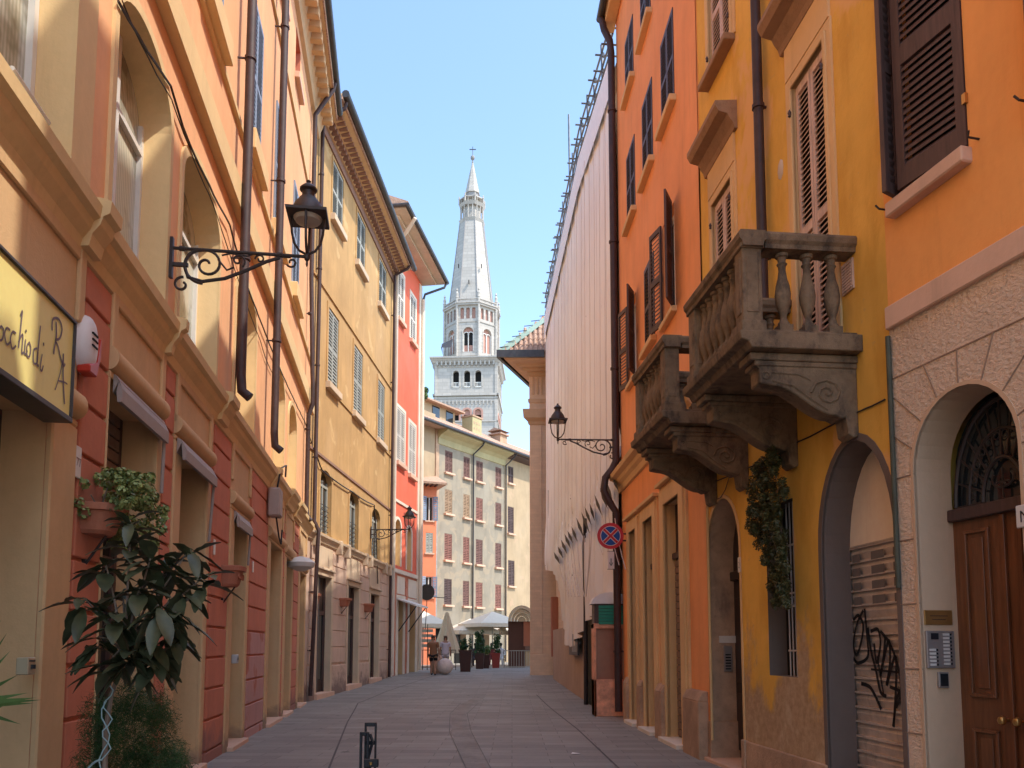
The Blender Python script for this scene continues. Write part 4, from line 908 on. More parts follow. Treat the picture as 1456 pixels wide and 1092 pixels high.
for i in range(NS + 1):
    s = LT * i / NS; p, n = sxy(s); he = low_edge(s)
    for j in range(NH + 1):
        v_ = j / NH; h = HS - (HS - he) * (v_ ** .8 if 1 else v_)
        lowk = max(0, min(1, (7.2 - h) / 3.0))
        d = .028 * math.sin(s * 9.2 + .6 * math.sin(s * 1.7)) * (.5 + lowk * 3.2) + .05 * noise.noise(Vector((s * .7, h * .12, 3))) + .02 * abs(math.sin(s * math.pi / 1.02)) ** 8
        d += .10 * lowk * noise.noise(Vector((s * 1.7, h * .4, 9)))
        fh = fold_h(s); e = math.exp(-((h - fh) / .42) ** 2); saw = ((s * 1.75 + (h - fh) * .55) % 1.0)
        if s < 13: d += e * (.17 * (saw ** 1.5) - .12)
        d -= .35 * max(0, min(1, (s - 8) / 5)) * max(0, min(1, (5.2 - h) / 2.5)) if h < 5.2 else 0
        vs.append(Vector((p.x + n.x * d, p.y + n.y * d, h)))
mb.add(vs, [(i * (NH + 1) + j, (i + 1) * (NH + 1) + j, (i + 1) * (NH + 1) + j + 1, i * (NH + 1) + j + 1) for i in range(NS) for j in range(NH)])
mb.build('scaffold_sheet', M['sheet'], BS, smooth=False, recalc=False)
F1 = Fr(SP[0], SP[1], -1); F2 = Fr(SP[1], SP[2], -1)
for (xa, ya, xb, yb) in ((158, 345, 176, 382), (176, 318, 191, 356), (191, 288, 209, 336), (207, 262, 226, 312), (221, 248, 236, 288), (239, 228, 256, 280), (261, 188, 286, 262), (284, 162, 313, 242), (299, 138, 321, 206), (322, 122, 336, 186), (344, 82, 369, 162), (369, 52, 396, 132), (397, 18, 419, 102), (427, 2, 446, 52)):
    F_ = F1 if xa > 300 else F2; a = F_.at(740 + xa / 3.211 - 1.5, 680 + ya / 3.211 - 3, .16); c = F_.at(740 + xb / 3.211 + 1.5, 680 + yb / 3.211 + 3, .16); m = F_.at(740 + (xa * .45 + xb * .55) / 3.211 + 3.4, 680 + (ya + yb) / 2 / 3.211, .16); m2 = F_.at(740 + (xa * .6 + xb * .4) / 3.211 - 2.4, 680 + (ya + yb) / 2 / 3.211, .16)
    gq = math.hypot(a[0] - c[0], 1)
    b = MB(F_); cx, cy = xb, yb
    if xa > 300: ex, ey_ = xb + 30 + (xb - 313) * .25, 330 + (xb - 313) * .8
    else: ex, ey_ = min(xb + 30 + (yb - 262) * .1, 296), 540
    if xa < 300 or xb < 430:
        pts_ = []
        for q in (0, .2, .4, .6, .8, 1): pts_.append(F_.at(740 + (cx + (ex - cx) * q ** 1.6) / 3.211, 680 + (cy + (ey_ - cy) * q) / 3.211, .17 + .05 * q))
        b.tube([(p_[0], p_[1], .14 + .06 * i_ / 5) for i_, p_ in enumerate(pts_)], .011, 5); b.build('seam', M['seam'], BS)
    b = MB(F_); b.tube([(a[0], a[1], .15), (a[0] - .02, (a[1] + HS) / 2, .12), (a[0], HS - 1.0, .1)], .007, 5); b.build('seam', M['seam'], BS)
    b = MB(F_); b.quad((*a, .17), (*m, .20), (*c, .17), (*m2, .16)); b.build('fold_shadow_patch', M['foldshade'], BS)  # dark lens patch, painted shadow of a deep fold, laid on the sheet
F1 = Fr(SP[0], SP[1], -1); F2 = Fr(SP[1], SP[2], -1)
b = MB(F1); b.quad((0, 0, -.35), (F1.L, 0, -.35), (F1.L, HS - .1, -.35), (0, HS - .1, -.35)); b.quad((0, 0, -.35), (0, HS - .1, -.35), (0, HS - .1, -8), (0, 0, -8)); b.quad((0, HS - .1, -.1), (F1.L, HS - .1, -.1), (F1.L, HS - .1, -8), (0, HS - .1, -8))
b.F = F2; b.quad((0, 0, -.4), (F2.L, 0, -.4), (F2.L, HS - .1, -.4), (0, HS - .1, -.4)); b.quad((F2.L, 0, -.4), (F2.L, HS - .1, -.4), (F2.L, HS - .1, -8), (F2.L, 0, -8)); b.quad((0, HS - .1, -.1), (F2.L, HS - .1, -.1), (F2.L, HS - .1, -8), (0, HS - .1, -8))
b.build('wall', M['pbrick'], BS)
for F_, L_ in ((F1, F1.L), (F2, F2.L)):
    b = MB(F_); b.box(.0 if F_ is F2 else .02, L_ - (1.2 if F_ is F2 else 0), 0, 2.3, -.2, -.14); b.build('hoarding', M['hoard'], BS)
    b = MB(F_); b.quad((0, HS - 1.0, .09), (L_, HS - 1.0, .09), (L_, HS + .02, .07), (0, HS + .02, .07)); b.build('top_sheet', M['sheet2'], BS)
b = MB(F2)
for s0, s1 in ((10.9, 11.25),): b.box(s0, s1, 1.2, 3.7, -.45, -.12)
b.build('brown_board', M['terracotta'], BS)
b = MB(F2); b.box(LS[1] - 1.0, LS[1] - .95, 4.9, 8.2, -.06, .02); b.build('hoist_strip', M['dark'], BS)
# notice board low on the hoarding
b = MB(F2); b.box(1.2, 3.4, 1.35, 2.0, -.02, .03); nb = b.build('notice_board', M['black'], BS)
b = MB(F2)
for k in range(6): b.box(1.5 + k * .2, 1.52 + k * .2, 1.45, 1.85, .03, .036)
b.box(2.8, 3.1, 1.75, 1.8, .03, .036); b.box(2.8, 3.2, 1.6, 1.64, .03, .036); b.build('notice_lines', M['winwhite'], nb)
# scaffold poles above the sheet
scm = metal('galvanised_tube', (.16, .17, .18), .4, .6)
b = MB()
k = .3; i = 0
while k < LT:
    p, n = sxy(k); hh = 1.0 + .25 * math.sin(i * 2.3); hh = 3.2 if i == 7 else hh
    b.wtube([(p.x, p.y, HS - .3), (p.x + .03 * n.x, p.y, HS + hh)], .035, 6); q = p - n * .9; b.wtube([(q.x, q.y, HS - .3), (q.x, q.y, HS + hh)], .03, 6)
    b.wtube([(p.x + n.x * .25, p.y + n.y * .25, HS + .45), (q.x, q.y, HS + .45)], .025, 6); b.wtube([(p.x + n.x * .2, p.y + n.y * .2, HS + .9), (q.x, q.y, HS + .9)], .025, 6)
    for hz in (.45, .9): b.lathe((p.x, p.y, HS + hz - .05), [(.05, 0), (.055, .1)], 6)
    k += .95; i += 1
for hz in (.2, .5, .95):
    for off in (.03, -.9):
        P = []
        for a in (0, LS[0], LT): p, n = sxy(a); P.append((p.x + n.x * off, p.y + n.y * off, HS + hz))
        b.wtube(P, .028, 6)
b.build('scaffold_poles', scm, BS)
b = MB(); b.wtube([(sxy(3.95)[0].x - .05, sxy(3.95)[0].y, 0), (sxy(3.95)[0].x - .03, sxy(3.95)[0].y, 5.2)], .06, 8); b.wtube([(sxy(4.2)[0].x - .0, sxy(4.2)[0].y, 0), (sxy(4.2)[0].x, sxy(4.2)[0].y, 5.0)], .035, 8)
b.box(sxy(3.95)[0].x + .05, sxy(3.95)[0].x + .35, 0.0, 4.9, -sxy(4.0)[0].y - .3, -sxy(4.0)[0].y - .25)
b.build('scaffold_post', M['lampiron'], BS)
b = MB(F1); b.box(3.35, F1.L, 0, 4.95, -.13, -.06); b.build('opening_shade_board', M['foldshade'], BS)  # dark board whose colour stands for the shade inside the sheet opening

# ================================================================== CORNER PALACE WITH TILED HIP ROOF
PF = Fr((.80, 36), (8, 36), 1)
BP = thing('pilastered_palace', PF.P(0, 0, 0), 'pale brick palace corner with deep moulded cornice and terracotta hip roof, behind the sheeted scaffold', 'building')
hp = lambda y, d=0: at(765, y, 36 - d).z
hC = hp(505)
b = MB(PF); b.box(0, 7, 0, hp(583), -8, 0); b.build('wall', M['pbrick'], BP)
b = MB(PF); b.box(0, .55, 1.3, hp(605), 0, .07); b.box(.0, 1.4, 0, 1.3, 0, .14); b.box(-.02, 7, hp(583), hp(535), -8, .02); b.build('pilaster', M['pbrick'], BP, bevel=.02)
b = MB(PF)
pr = [(-.02, hp(605)), (.05, hp(604)), (.1, hp(600)), (.28, hp(596)), (.32, hp(584)), (-.02, hp(582))]
def ring(prof, x0=0.0, x1=7.0, y=8):      # moulding round the front and the left flank
    n = len(prof); A = [PF.P(x0 - d, h, d) for d, h in prof]; Bp = [PF.P(x1, h, d) for d, h in prof]; C_ = [PF.P(x0 - d, h, -y) for d, h in prof]
    for a_, c_ in ((A, Bp), (A, C_)):
        b.add(a_ + c_, [(i, (i + 1) % n, n + (i + 1) % n, n + i) for i in range(n)])
ring(pr); ring([(-.02, hp(574)), (.06, hp(573)), (.08, hp(568)), (-.02, hp(567))])
ring([(-.02, hp(536)), (.08, hp(535)), (.12, hp(530)), (.3, hp(527, .3)), (.34, hp(523, .3)), (.55, hp(521, .55)), (.62, hp(517, .6)), (1.1, hp(512, 1.1)), (1.2, hp(508, 1.2)), (1.2, hp(504, 1.2)), (-.02, hp(504, 1.2))])
b.build('cornice', M['soffitP'], BP)
b = MB(PF); k = .05
while k < 3: b.box(k, k + .09, hp(524), hp(520) + .06, .2, .46); k += .2
k = -.3
b.build('dentils', M['soffitP'], BP)
b = MB(PF)
for k in (.12, .32, .52, .8, 1.0, 1.2): b.box(k, k + .09, hp(561), hp(537), 0.0, .06)
b.build('triglyphs', M['soffitP'], BP, bevel=.01)
hE = hp(508, 1.34); ex, ey = -.62, 34.66
G0 = (ex, ey, hE)
b = MB(); b.box(ex - .06, 1.42, hE - .02, hE + .3, -ey - .0, -ey + .12); b.box(ex - .06, ex + .08, hE - .02, hE + .3, -46, -ey); b.build('gutter', M['darkmetal'], BP)
hE += .22; RS = 3.6; rh = 4.6    # ridge inset and rise
r0 = Vector((ex + RS, ey + RS, hE + rh)); c0 = Vector((ex, ey, hE)); c1 = Vector((ex + 2 * RS, ey, hE)); c2 = Vector((ex, ey + 11.5, hE)); r1 = Vector((ex + RS, ey + 8, hE + rh)); c3 = Vector((ex + 2 * RS, ey + 11.5, hE))
b = MB(); b.add([c0, c1, r0], [(0, 1, 2)]); b.add([c0, r0, r1, c2], [(0, 1, 2, 3)]); b.add([c1, c3, r1, r0], [(0, 1, 2, 3)]); b.add([c2, r1, c3], [(0, 1, 2)]); b.build('roof', M['tiles'], BP)
b = MB()      # barrel tile rows on the front slope
k = .12
while k < 2 * RS:
    x = ex + k; mx = min(k, 2 * RS - k); nrow = max(1, int(mx / .3)); 
    for r_ in range(nrow):
        t0, t1 = r_ * .3, r_ * .3 + .34; t1 = min(t1, mx)
        P0 = Vector((x, ey + t0, hE + t0 * rh / RS + .02)); P1 = Vector((x, ey + t1, hE + t1 * rh / RS + .02)); b.wtube([P0, P1], .095, 7, taper=.075)
    k += .22
b.build('barrel_tiles', M['tiles'], BP)
b = MB(); b.add([c0 + Vector((-.05, -.05, .08)), c0 + Vector((.42, -.05, .08)), r0 + Vector((.1, -.05, .13)), r0 + Vector((0, 0, .2))], [(0, 1, 2, 3)]); b.build('hip_flashing', M['copper'], BP)
b = MB()
for k in range(13):
    p = c0.lerp(r0, (k + .4) / 13); b.wtube([p + Vector((-.04, -.03, .12)), p + Vector((.16, -.06, .13)), p + Vector((.36, -.06, .16))], .018, 5)
b.build('hip_seams', M['darkmetal'], BP)

for ch in list(BP.children_recursive):
    if ch.type == 'MESH':
        for v in ch.data.vertices: v.co.x += max(0, v.co.y) * .42
# ================================================================== FAR SQUARE HOUSES
G = Fr((-5.3, 54.5), (1.6, 65), 1)
BG = thing('grey_house', G.P(0, 0, 0), 'tall weathered grey plaster house with rows of russet shutters closing the view across the square', 'building')
M['Ggrey'] = plaster('weathered_grey_plaster', (.31, .262, .195), stain=.6, var=.2, patch=((.40, .31, .21), .52, .6), fine=30, bump=.4)
M['Gbeige'] = plaster('peeling_beige_plaster', (.44, .32, .195), stain=.5, var=.15, patch=((.55, .36, .24), .62, .5))
M['Gcornice'] = plaster('yellow_cornice', (.48, .41, .22), stain=.3)
gw = []
for r_, (h0, h1) in enumerate(((13.75, 15.3), (10.85, 12.55), (7.6, 9.45), (4.5, 6.3))):
    for c_, (a, b_) in enumerate(((1.15, 2.0), (3.3, 4.05), (4.85, 5.7), (7.35, 8.15))): gw.append((dict(s0=a, s1=b_, h0=h0, h1=h1), (('Gsh', 'Gsh', 'Gsh', 'Gsh'), ('shtan', 'shtan', 'Gsh2', 'Gsh'), ('Gsh2', 'Gsh2', 'Gsh', 'Gsh'), ('shbrown', 'Gsh', 'Gsh2', 'Gsh2'))[r_], c_))
gr = [dict(s0=9.1, s1=9.85, h0=14.35, h1=15.7), dict(s0=9.05, s1=9.9, h0=10.4, h1=12.5), dict(s0=9.1, s1=10.0, h0=6.3, h1=8.3)]
arcG = [dict(s0=2.3, s1=3.7, h0=0, h1=3.3, arch=.7), dict(s0=5.2, s1=6.6, h0=0, h1=3.0, arch=.6), dict(s0=.2, s1=1.4, h0=0, h1=2.9)]
HG = 16.5
w = MB(G); wall(w, .35, 8.62, 0, HG, [x[0] for x in gw] + arcG); w.build('wall', M['Ggrey'], BG)
w = MB(G); wall(w, 8.62, 22, 0, HG, gr); w.build('wall', M['Gbeige'], BG)
w = MB(G); w.box(-3, .1, 0, 17.6, -6, -.05); w.build('gable_wall', M['Gbeige'], BG)
b = MB(G); b.box(.1, .45, 11.5, 16.6, -.4, .03); b.build('brick_pier', M['plinth'], BG)
b = MB(G); b.quad((0, HG, 0), (22, HG, 0), (22, HG, -9), (0, HG, -9)); b.quad((22, 0, 0), (22, HG, 0), (22, HG, -9), (22, 0, -9)); b.build('side_wall', M['Gbeige'], BG)
b = MB(G); b.prof([(-.02, HG - .95), (.08, HG - .9), (.12, HG - .5), (.35, HG - .3), (.85, HG - .1), (.88, HG + .05), (-.02, HG + .06)], .3, 8.6); b.build('cornice', M['Gcornice'], BG)
b = MB(G); b.prof([(-.02, HG - .25), (.7, HG - .12), (.72, HG), (-.02, HG + .02)], 8.6, 22); b.build('eave_soffit', M['shbrown'], BG)
b = MB(G); b.prof([(.95, HG + .04), (.95, HG + .14), (-3.2, HG + 2.3), (-9, HG + .5)], -3, 22); b.build('roof', M['tiles'], BG)
k = 0; b = MB(G)
while k < 20: b.tube([(k - 2, HG + .2, .9), (k - 2, HG + 2.3, -3.0)], .07, 5); k += .3
b.build('roof_tiles', M['tiles'], BG)
gutter(G, BG, -3, 22, HG + .06, 1.0, .1)
b = MB(G); b.box(-2.5, 4.6, HG, HG + 2.7, -6, -1.8); b.build('attic_wall', M['Gbeige'], BG)
b = MB(G); b.prof([(-1.3, HG + 2.6), (-1.3, HG + 2.72), (-4, HG + 3.7), (-6.4, HG + 2.6)], -3, 5.2); b.build('attic_roof', M['tiles'], BG)
for a in (1.9, 3.5): b = MB(G); b.box(a, a + .8, HG + 1.6, HG + 2.5, -1.82, -1.75); b.build('attic_window', M['glass'], BG)
ch = MB(G); ch.box(5.2, 6.4, HG + .3, HG + 2.3, -1.6, -.6); c_ = ch.build('chimney', M['Gcornice'], BG, bevel=.03)
b = MB(G); b.box(5.15, 6.45, HG + 2.3, HG + 2.42, -1.65, -.55)
for k in range(3):
    b.box(5.35 + k * .32, 5.5 + k * .32, HG + 1.75, HG + 1.95, -.6, -.59); b.box(5.35 + k * .32, 5.5 + k * .32, HG + 1.35, HG + 1.5, -.6, -.59)
b.build('chimney_cap', M['plinth'], c_)
ch = MB(G); ch.box(9.9, 10.9, HG + .4, HG + 2.1, -2.2, -1.3); c_ = ch.build('chimney', M['plinth'], BG)
b = MB(G); b.box(9.75, 11.05, HG + 2.1, HG + 2.22, -2.35, -1.15); b.prof([(-1.1, HG + 2.4), (-1.75, HG + 2.65), (-2.4, HG + 2.4)], 9.7, 11.1); b.build('chimney_cap', M['tiles'], c_)
for o, mt, c_ in gw:
    b = MB(G); reveal(b, o, .12); b.build('reveal', M['Ggrey'], BG)
    win_closed(G, BG, o['s0'], o['s1'], o['h0'], o['h1'], M[mt[c_]], M['sill'], n=16, d=-.05, sillh=.14, silld=.2, over=.1)
for o in gr:
    b = MB(G); reveal(b, o, .12); b.build('reveal', M['Gbeige'], BG); win_closed(G, BG, o['s0'], o['s1'], o['h0'], o['h1'], M['shbrown'], M['sill'], n=16, d=-.05, sillh=.14, silld=.18)
for o in arcG:
    b = MB(G); reveal(b, o, .5); b.build('reveal', M['Gbeige'], BG); b = MB(G); fill(b, outline(o), -.5); b.build('shop_door', M['dark'], BG)
for a in (4.33, 8.6):
    pipe(G, BG, [(a + .25, HG, .95), (a + .25, HG - .25, .8), (a, HG - .9, .14), (a, .5, .12)], .06, mat=M['darkmetal'])
O2 = Fr((-8.4, 51.6), (-5.0, 53), 1)
BO2 = thing('low_coral_house', O2.P(0, 0, 0), 'low coral house with open grey shutters, tucked between the vermilion house and the grey house', 'building')
M['O2'] = plaster('coral_plaster', (.84, .26, .13), stain=.2)
HO2 = 12.3; o2 = []
for h0, h1 in ((10.0 - .1, 11.5), (7.75, 9.1), (4.85, 6.2)):
    for a in (1.9, 2.95): o2.append(dict(s0=a, s1=a + .5, h0=h0 - .0, h1=h1))
w = MB(O2); wall(w, -2, O2.L, 0, HO2, o2); w.build('wall', M['O2'], BO2)
b = MB(O2); b.quad((O2.L, 0, 0), (O2.L, HO2, 0), (O2.L, HO2, -5), (O2.L, 0, -5)); b.quad((-2, HO2, 0), (O2.L, HO2, 0), (O2.L, HO2, -5), (-2, HO2, -5)); b.build('side_wall', M['O2'], BO2)
b = MB(O2); b.prof([(.7, HO2 - .05), (.72, HO2 + .08), (-3, HO2 + 1.5), (-5, HO2)], -2, O2.L + .5); b.build('roof', M['tiles'], BO2)
b = MB(O2); k = 0
while k < 5.4: b.box(-1.9 + k, -1.82 + k, HO2 - .14, HO2 - .05, 0, .6); k += .3
b.build('rafters', M['shbrown'], BO2)
b = MB(O2); b.box(1.6, 2.75, HO2 + .3, HO2 + 2.0, -1.2, -.4); c_ = b.build('chimney', M['O2'], BO2)
b = MB(O2); b.prof([(-.3, HO2 + 2.0), (-.8, HO2 + 2.5), (-1.3, HO2 + 2.0)], 1.4, 2.6); b.build('chimney_cap', M['tiles'], c_)
for i, o in enumerate(o2):
    b = MB(O2); reveal(b, o, .15); b.build('reveal', M['O2'], BO2)
    if i < 2 or i > 3: win_open(O2, BO2, o['s0'], o['s1'], o['h0'], o['h1'], M['shblue'], M['sill'], n=12, ang=25, lw=.3)
    else: win_closed(O2, BO2, o['s0'], o['s1'], o['h0'], o['h1'], M['shgrey'], M['sill'], n=12, d=-.05)

# ================================================================== BELL TOWER
TY = 136.0; TA = R(3.0); DY = TY
BT = thing('bell_tower', at(668, 900, TY), 'tall white marble bell tower with octagonal belfry and pyramid spire topped by a cross', 'tower')
hT_ = lambda y: at(668, y, DY).z
def tx(px, y=560): return at(px, y, DY).x
cxT = (tx(619.5) + tx(708)) / 2 + .1; WT = tx(708) - tx(619.5)
TF = Fr((0, 0), (1, 0), 1); rot = Matrix.Rotation(-TA, 3, 'Z'); TF.u = rot @ Vector((1, 0, 0)); TF.n = rot @ Vector((0, -1, 0)); TF.o = Vector((cxT, TY + WT / 2, 0)) - TF.u * WT / 2 + TF.n * WT / 2
TR = Fr((0, 0), (1, 0), 1); TR.o = TF.P(WT, 0, 0); TR.u = -TF.n; TR.n = TF.u
TL = Fr((0, 0), (1, 0), 1); TL.o = TF.P(0, 0, -WT); TL.u = TF.n; TL.n = -TF.u
def arw(F, xs, wd, y0, y1, arch=None): return [dict(s0=x - wd / 2, s1=x + wd / 2, h0=hT_(y1), h1=hT_(y0), arch=arch or wd / 2) for x in xs]
c3 = [WT * .5 + k for k in (-1.95, 0, 1.95)]
for F_ in (TF, TR, TL):
    up_ = arw(F_, [WT * .35 - .1, WT * .53 - .1, WT * .71 - .1], 1.05, 527, 550); lw_ = arw(F_, [WT * .34, WT * .52, WT * .7], 1.1, 582, 600)
    w = MB(F_); wall(w, 0, WT, 0, hT_(515), up_ + lw_); w.build('wall', M['tower'], BT)
    for o in up_ + lw_:
        b = MB(F_); reveal(b, o, .7); b.build('reveal', M['tower'], BT); b = MB(F_); fill(b, outline(o), -.7); wn = b.build('belfry_opening', M['dark'], BT)
        b = MB(F_); archband(b, o, .28, -.01, .1); b.build('arch_surround', M['towerpink'] if o in lw_ else M['tower'], wn)
        b = MB(F_)
        if o in up_:
            for k in range(4): b.box(o['s0'] + .1 + k * .25, o['s0'] + .2 + k * .25, o['h0'], o['h0'] + .75, -.25, -.15)
            b.box(o['s0'], o['s1'], o['h0'] + .75, o['h0'] + .85, -.28, -.12); b.box(o['s0'], o['s1'], o['h0'] - .1, o['h0'] + .05, -.28, .1)
        else: b.box(o['s0'] + .3, o['s1'] - .3, o['h0'], o['h0'] + .3, -.5, -.3); b.box(o['s0'], o['s1'], o['h0'] + 1.3, o['h1'], -.5, -.3)
        b.build('balustrade', M['winwhite'] if o in up_ else M['towerpink'], wn)
    b = MB(F_)
    b.box(-.02, .35, 0, hT_(515), -.05, .14); b.box(WT - .35, WT + .02, 0, hT_(515), -.05, .14)
    for y0, t_, d_ in ((563, .35, .35), (567, .2, .2), (600, .2, .2), (620, .3, .25)): b.box(-d_, WT + d_, hT_(y0), hT_(y0) + t_, -.02, d_)
    k = .4
    while k < WT - .3:
        b.box(k, k + .22, hT_(575), hT_(569), 0, .18); b.prism([(k - .22, hT_(571)), (k + .44, hT_(571)), (k + .44, hT_(569) + .2), (k - .22, hT_(569) + .2)], 0, .12); k += .66
    k = .3
    while k < WT - .3: b.box(k, k + .28, hT_(520), hT_(514), 0, .5); k += .75
    b.prof([(-.02, hT_(522)), (.1, hT_(522)), (.12, hT_(521)), (-.02, hT_(521))], 0, WT); b.build('moulding', M['towergrey'] if 0 else M['tower'], BT)
def oct_(y, r, rot0=0, cx=None): 
    c = Vector((cxT if cx is None else cx, TY + WT / 2, 0)); return [c + Vector((r * math.cos(a), r * math.sin(a), hT_(y))) for a in [rot0 + math.pi / 8 + k * math.pi / 4 - TA * 1.6 for k in range(8)]]
def slab(b, z0, z1, w0, w1, F_=TF):
    c = TF.P(WT / 2, 0, -WT / 2); b.add([c + TF.u * x * w_ + TF.n * y * w_ + Z * z for z, w_ in ((z0, w0), (z1, w1)) for x, y in ((-1, -1), (1, -1), (1, 1), (-1, 1))], [(0, 1, 2, 3), (7, 6, 5, 4), (0, 1, 5, 4), (1, 2, 6, 5), (2, 3, 7, 6), (3, 0, 4, 7)])
b = MB(); slab(b, hT_(516), hT_(511), WT / 2 + .2, WT / 2 + .7); slab(b, hT_(511), hT_(508.5), WT / 2 + .85, WT / 2 + .9); slab(b, hT_(508.5), hT_(507.5), WT / 2 + .8, WT / 2 + .3); b.build('cornice', M['tower'], BT, bevel=.04)
# octagonal belfry
DY = TY + .6
RO8 = (tx(707) - tx(630)) / 2 / math.cos(0) * 1.0; cO = Vector(((tx(707) + tx(630)) / 2, TY + WT / 2, 0)); ao = -TA * 2.0
vts = [cO + Vector((RO8 * 1.04 * math.cos(R(22.5) + k * R(45) + ao), RO8 * 1.04 * math.sin(R(22.5) + k * R(45) + ao), 0)) for k in range(8)]
for k in range(8):
    p, q = vts[k], vts[(k + 1) % 8]; F_ = Fr((p.x, p.y), (q.x, q.y), 1)
    n_out = ((p + q) / 2 - cO); 
    if F_.n.dot(n_out) < 0: F_.n = -F_.n
    if n_out.y > 1.5: 
        b = MB(F_); b.quad((0, hT_(508), 0), (F_.L, hT_(508), 0), (F_.L, hT_(431), 0), (0, hT_(431), 0)); b.build('belfry_wall', M['tower'], BT); continue
    L_ = F_.L; big = dict(s0=L_ * .28, s1=L_ * .76, h0=hT_(499), h1=hT_(464), arch=.9); tri = [dict(s0=L_ * x, s1=L_ * (x + .17), h0=hT_(452), h1=hT_(436), arch=.25) for x in (.14, .415, .69)]
    b = MB(F_); wall(b, 0, L_, hT_(508), hT_(431), [big] + tri); b.build('belfry_wall', M['tower'], BT)
    b = MB(F_); reveal(b, big, .4); b.build('reveal', M['tower'], BT); b = MB(F_); fill(b, outline(big), -.4); wn = b.build('belfry_opening', M['towerpink'], BT)
    b = MB(F_); c = (big['s0'] + big['s1']) / 2
    for a0, a1 in ((big['s0'] + .12, c - .1), (c + .1, big['s1'] - .12)): o = dict(s0=a0, s1=a1, h0=hT_(489), h1=hT_(471), arch=.4); fill(b, outline(o), -.38)
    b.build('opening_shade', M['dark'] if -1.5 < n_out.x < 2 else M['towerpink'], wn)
    b = MB(F_)
    for a in (big['s0'], c - .08, big['s1'] - .12): b.box(a, a + .14, hT_(499), hT_(474), -.36, -.2)
    for a0, a1 in ((big['s0'] + .08, c), (c, big['s1'] - .08)): archband(b, dict(s0=a0, s1=a1, h0=hT_(476), h1=hT_(471), arch=.45), .12, -.36, -.2, legs=False)
    b.build('tracery', M['winwhite'], wn)
    b = MB(F_); archband(b, big, .2, -.01, .07); b.build('arch_surround', M['tower'], wn)
    for o in tri:
        b = MB(F_); reveal(b, o, .35); b.build('reveal', M['tower'], BT); b = MB(F_); fill(b, outline(o), -.35); b.build('small_window', M['towerpink'], BT)
    b = MB(F_)
    for y0, t_, d_ in ((457, .16, .12), (433, .3, .35), (430.5, .2, .5), (505, .4, .15)): b.box(-.1, L_ + .1, hT_(y0), hT_(y0) + t_, -.1, d_)
    m = .1
    while m < L_: b.box(m, m + .09, hT_(430), hT_(424.5), .12, .22); m += .27
    b.box(-.05, L_ + .05, hT_(425), hT_(423.5), .05, .3); b.build('balustrade', M['tower'], BT)
b = MB()
for k in range(8):
    p = cO.lerp(vts[k], 1.03); b.lathe((p.x, p.y, hT_(508)), [(.22, 0), (.22, hT_(430) - hT_(508))], 6)
    b.lathe((p.x, p.y, hT_(431)), [(.26, 0), (.26, 1.1), (.32, 1.15), (.22, 1.4), (.26, 1.9), (.1, 2.3), (.2, 2.5), (.03, 2.9)], 6)
b.build('pinnacle', M['tower'], BT)
# spire
DY = TY + 1.6; zb_ = hT_(430); wb_ = (tx(701, 430) - tx(637, 430)) / 2 * 1.05
cS = Vector(((tx(701, 425) + tx(637.5, 425)) / 2, TY + WT / 2, 0)); cS2 = Vector(((tx(687, 310) + tx(652, 310)) / 2, TY + WT / 2, 0))
def ringpts(c, r, z): return [Vector((c.x + r * math.cos(R(22.5) + k * R(45) + ao), c.y + r * math.sin(R(22.5) + k * R(45) + ao), z)) for k in range(8)]
def frustum(b, c0, r0, z0, c1, r1, z1):
    A = ringpts(c0, r0, z0) + ringpts(c1, r1, z1); b.add(A, [(k, (k + 1) % 8, 8 + (k + 1) % 8, 8 + k) for k in range(8)] + [tuple(range(8))[::-1], tuple(range(8, 16))])
DY = TY + 3.4
b = MB(); frustum(b, cS, wb_, zb_, cS2, (tx(686, 312) - tx(652.5, 312)) / 2 * 1.05, hT_(312)); b.build('spire', M['tower'], BT)
b = MB()
A = ringpts(cS, wb_ * 1.01, zb_); B_ = ringpts(cS2, (tx(686, 312) - tx(652.5, 312)) / 2 * 1.06, hT_(312))
for p, q in zip(A, B_): b.wtube([p, q], .09, 5)
b.build('spire_rib', M['towergrey'], BT)
b = MB(); 
for (px, py) in ((667.5, 345), (684, 370), (666, 395), (651, 370)): c = at(px, py, TY + .0); r0 = 3.9 - (py < 350) * 1.3 - (py < 380) * .6; b.box(c.x - .07, c.x + .07, c.z - .3, c.z + .3, -(TY + WT / 2 - r0 + .35), -(TY + WT / 2 - r0 - .1))
b.build('slit_window', M['dark'], BT)
b = MB(); rD = (tx(686.5, 295) - tx(653, 295)) / 2
frustum(b, cS2, rD * .80, hT_(314), cS2, rD * .80, hT_(279)); b.build('lantern', M['tower'], BT)
b = MB()
for k in range(16):
    a = k * math.pi / 8 + .1; b.lathe((cS2.x + rD * .97 * math.cos(a), cS2.y + rD * .97 * math.sin(a), hT_(309)), [(.11, 0), (.09, .1), (.09, hT_(290) - hT_(309) - .15), (.13, hT_(290) - hT_(309))], 6)
    b.lathe((cS2.x + rD * 1.02 * math.cos(a), cS2.y + rD * 1.02 * math.sin(a), hT_(286)), [(.08, 0), (.05, .2), (.05, .8), (.08, .95)], 5)
b.build('colonnette', M['tower'], BT)
b = MB(); frustum(b, cS2, rD * 1.06, hT_(313), cS2, rD * 1.16, hT_(309)); frustum(b, cS2, rD * 1.03, hT_(290), cS2, rD * 1.16, hT_(286)); frustum(b, cS2, rD * 1.1, hT_(279.5), cS2, rD * 1.1, hT_(278)); b.build('lantern_moulding', M['tower'], BT)
for k in range(8):
    p = ringpts(cS2, rD * 1.12, hT_(286))[k]; b = MB(); b.lathe(p, [(.14, 0), (.14, .9), (.2, 1.0), (.1, 1.15), (.14, 1.35), (.02, 1.6)], 6); b.build('pinnacle', M['tower'], BT)
DY = TY + 4.3
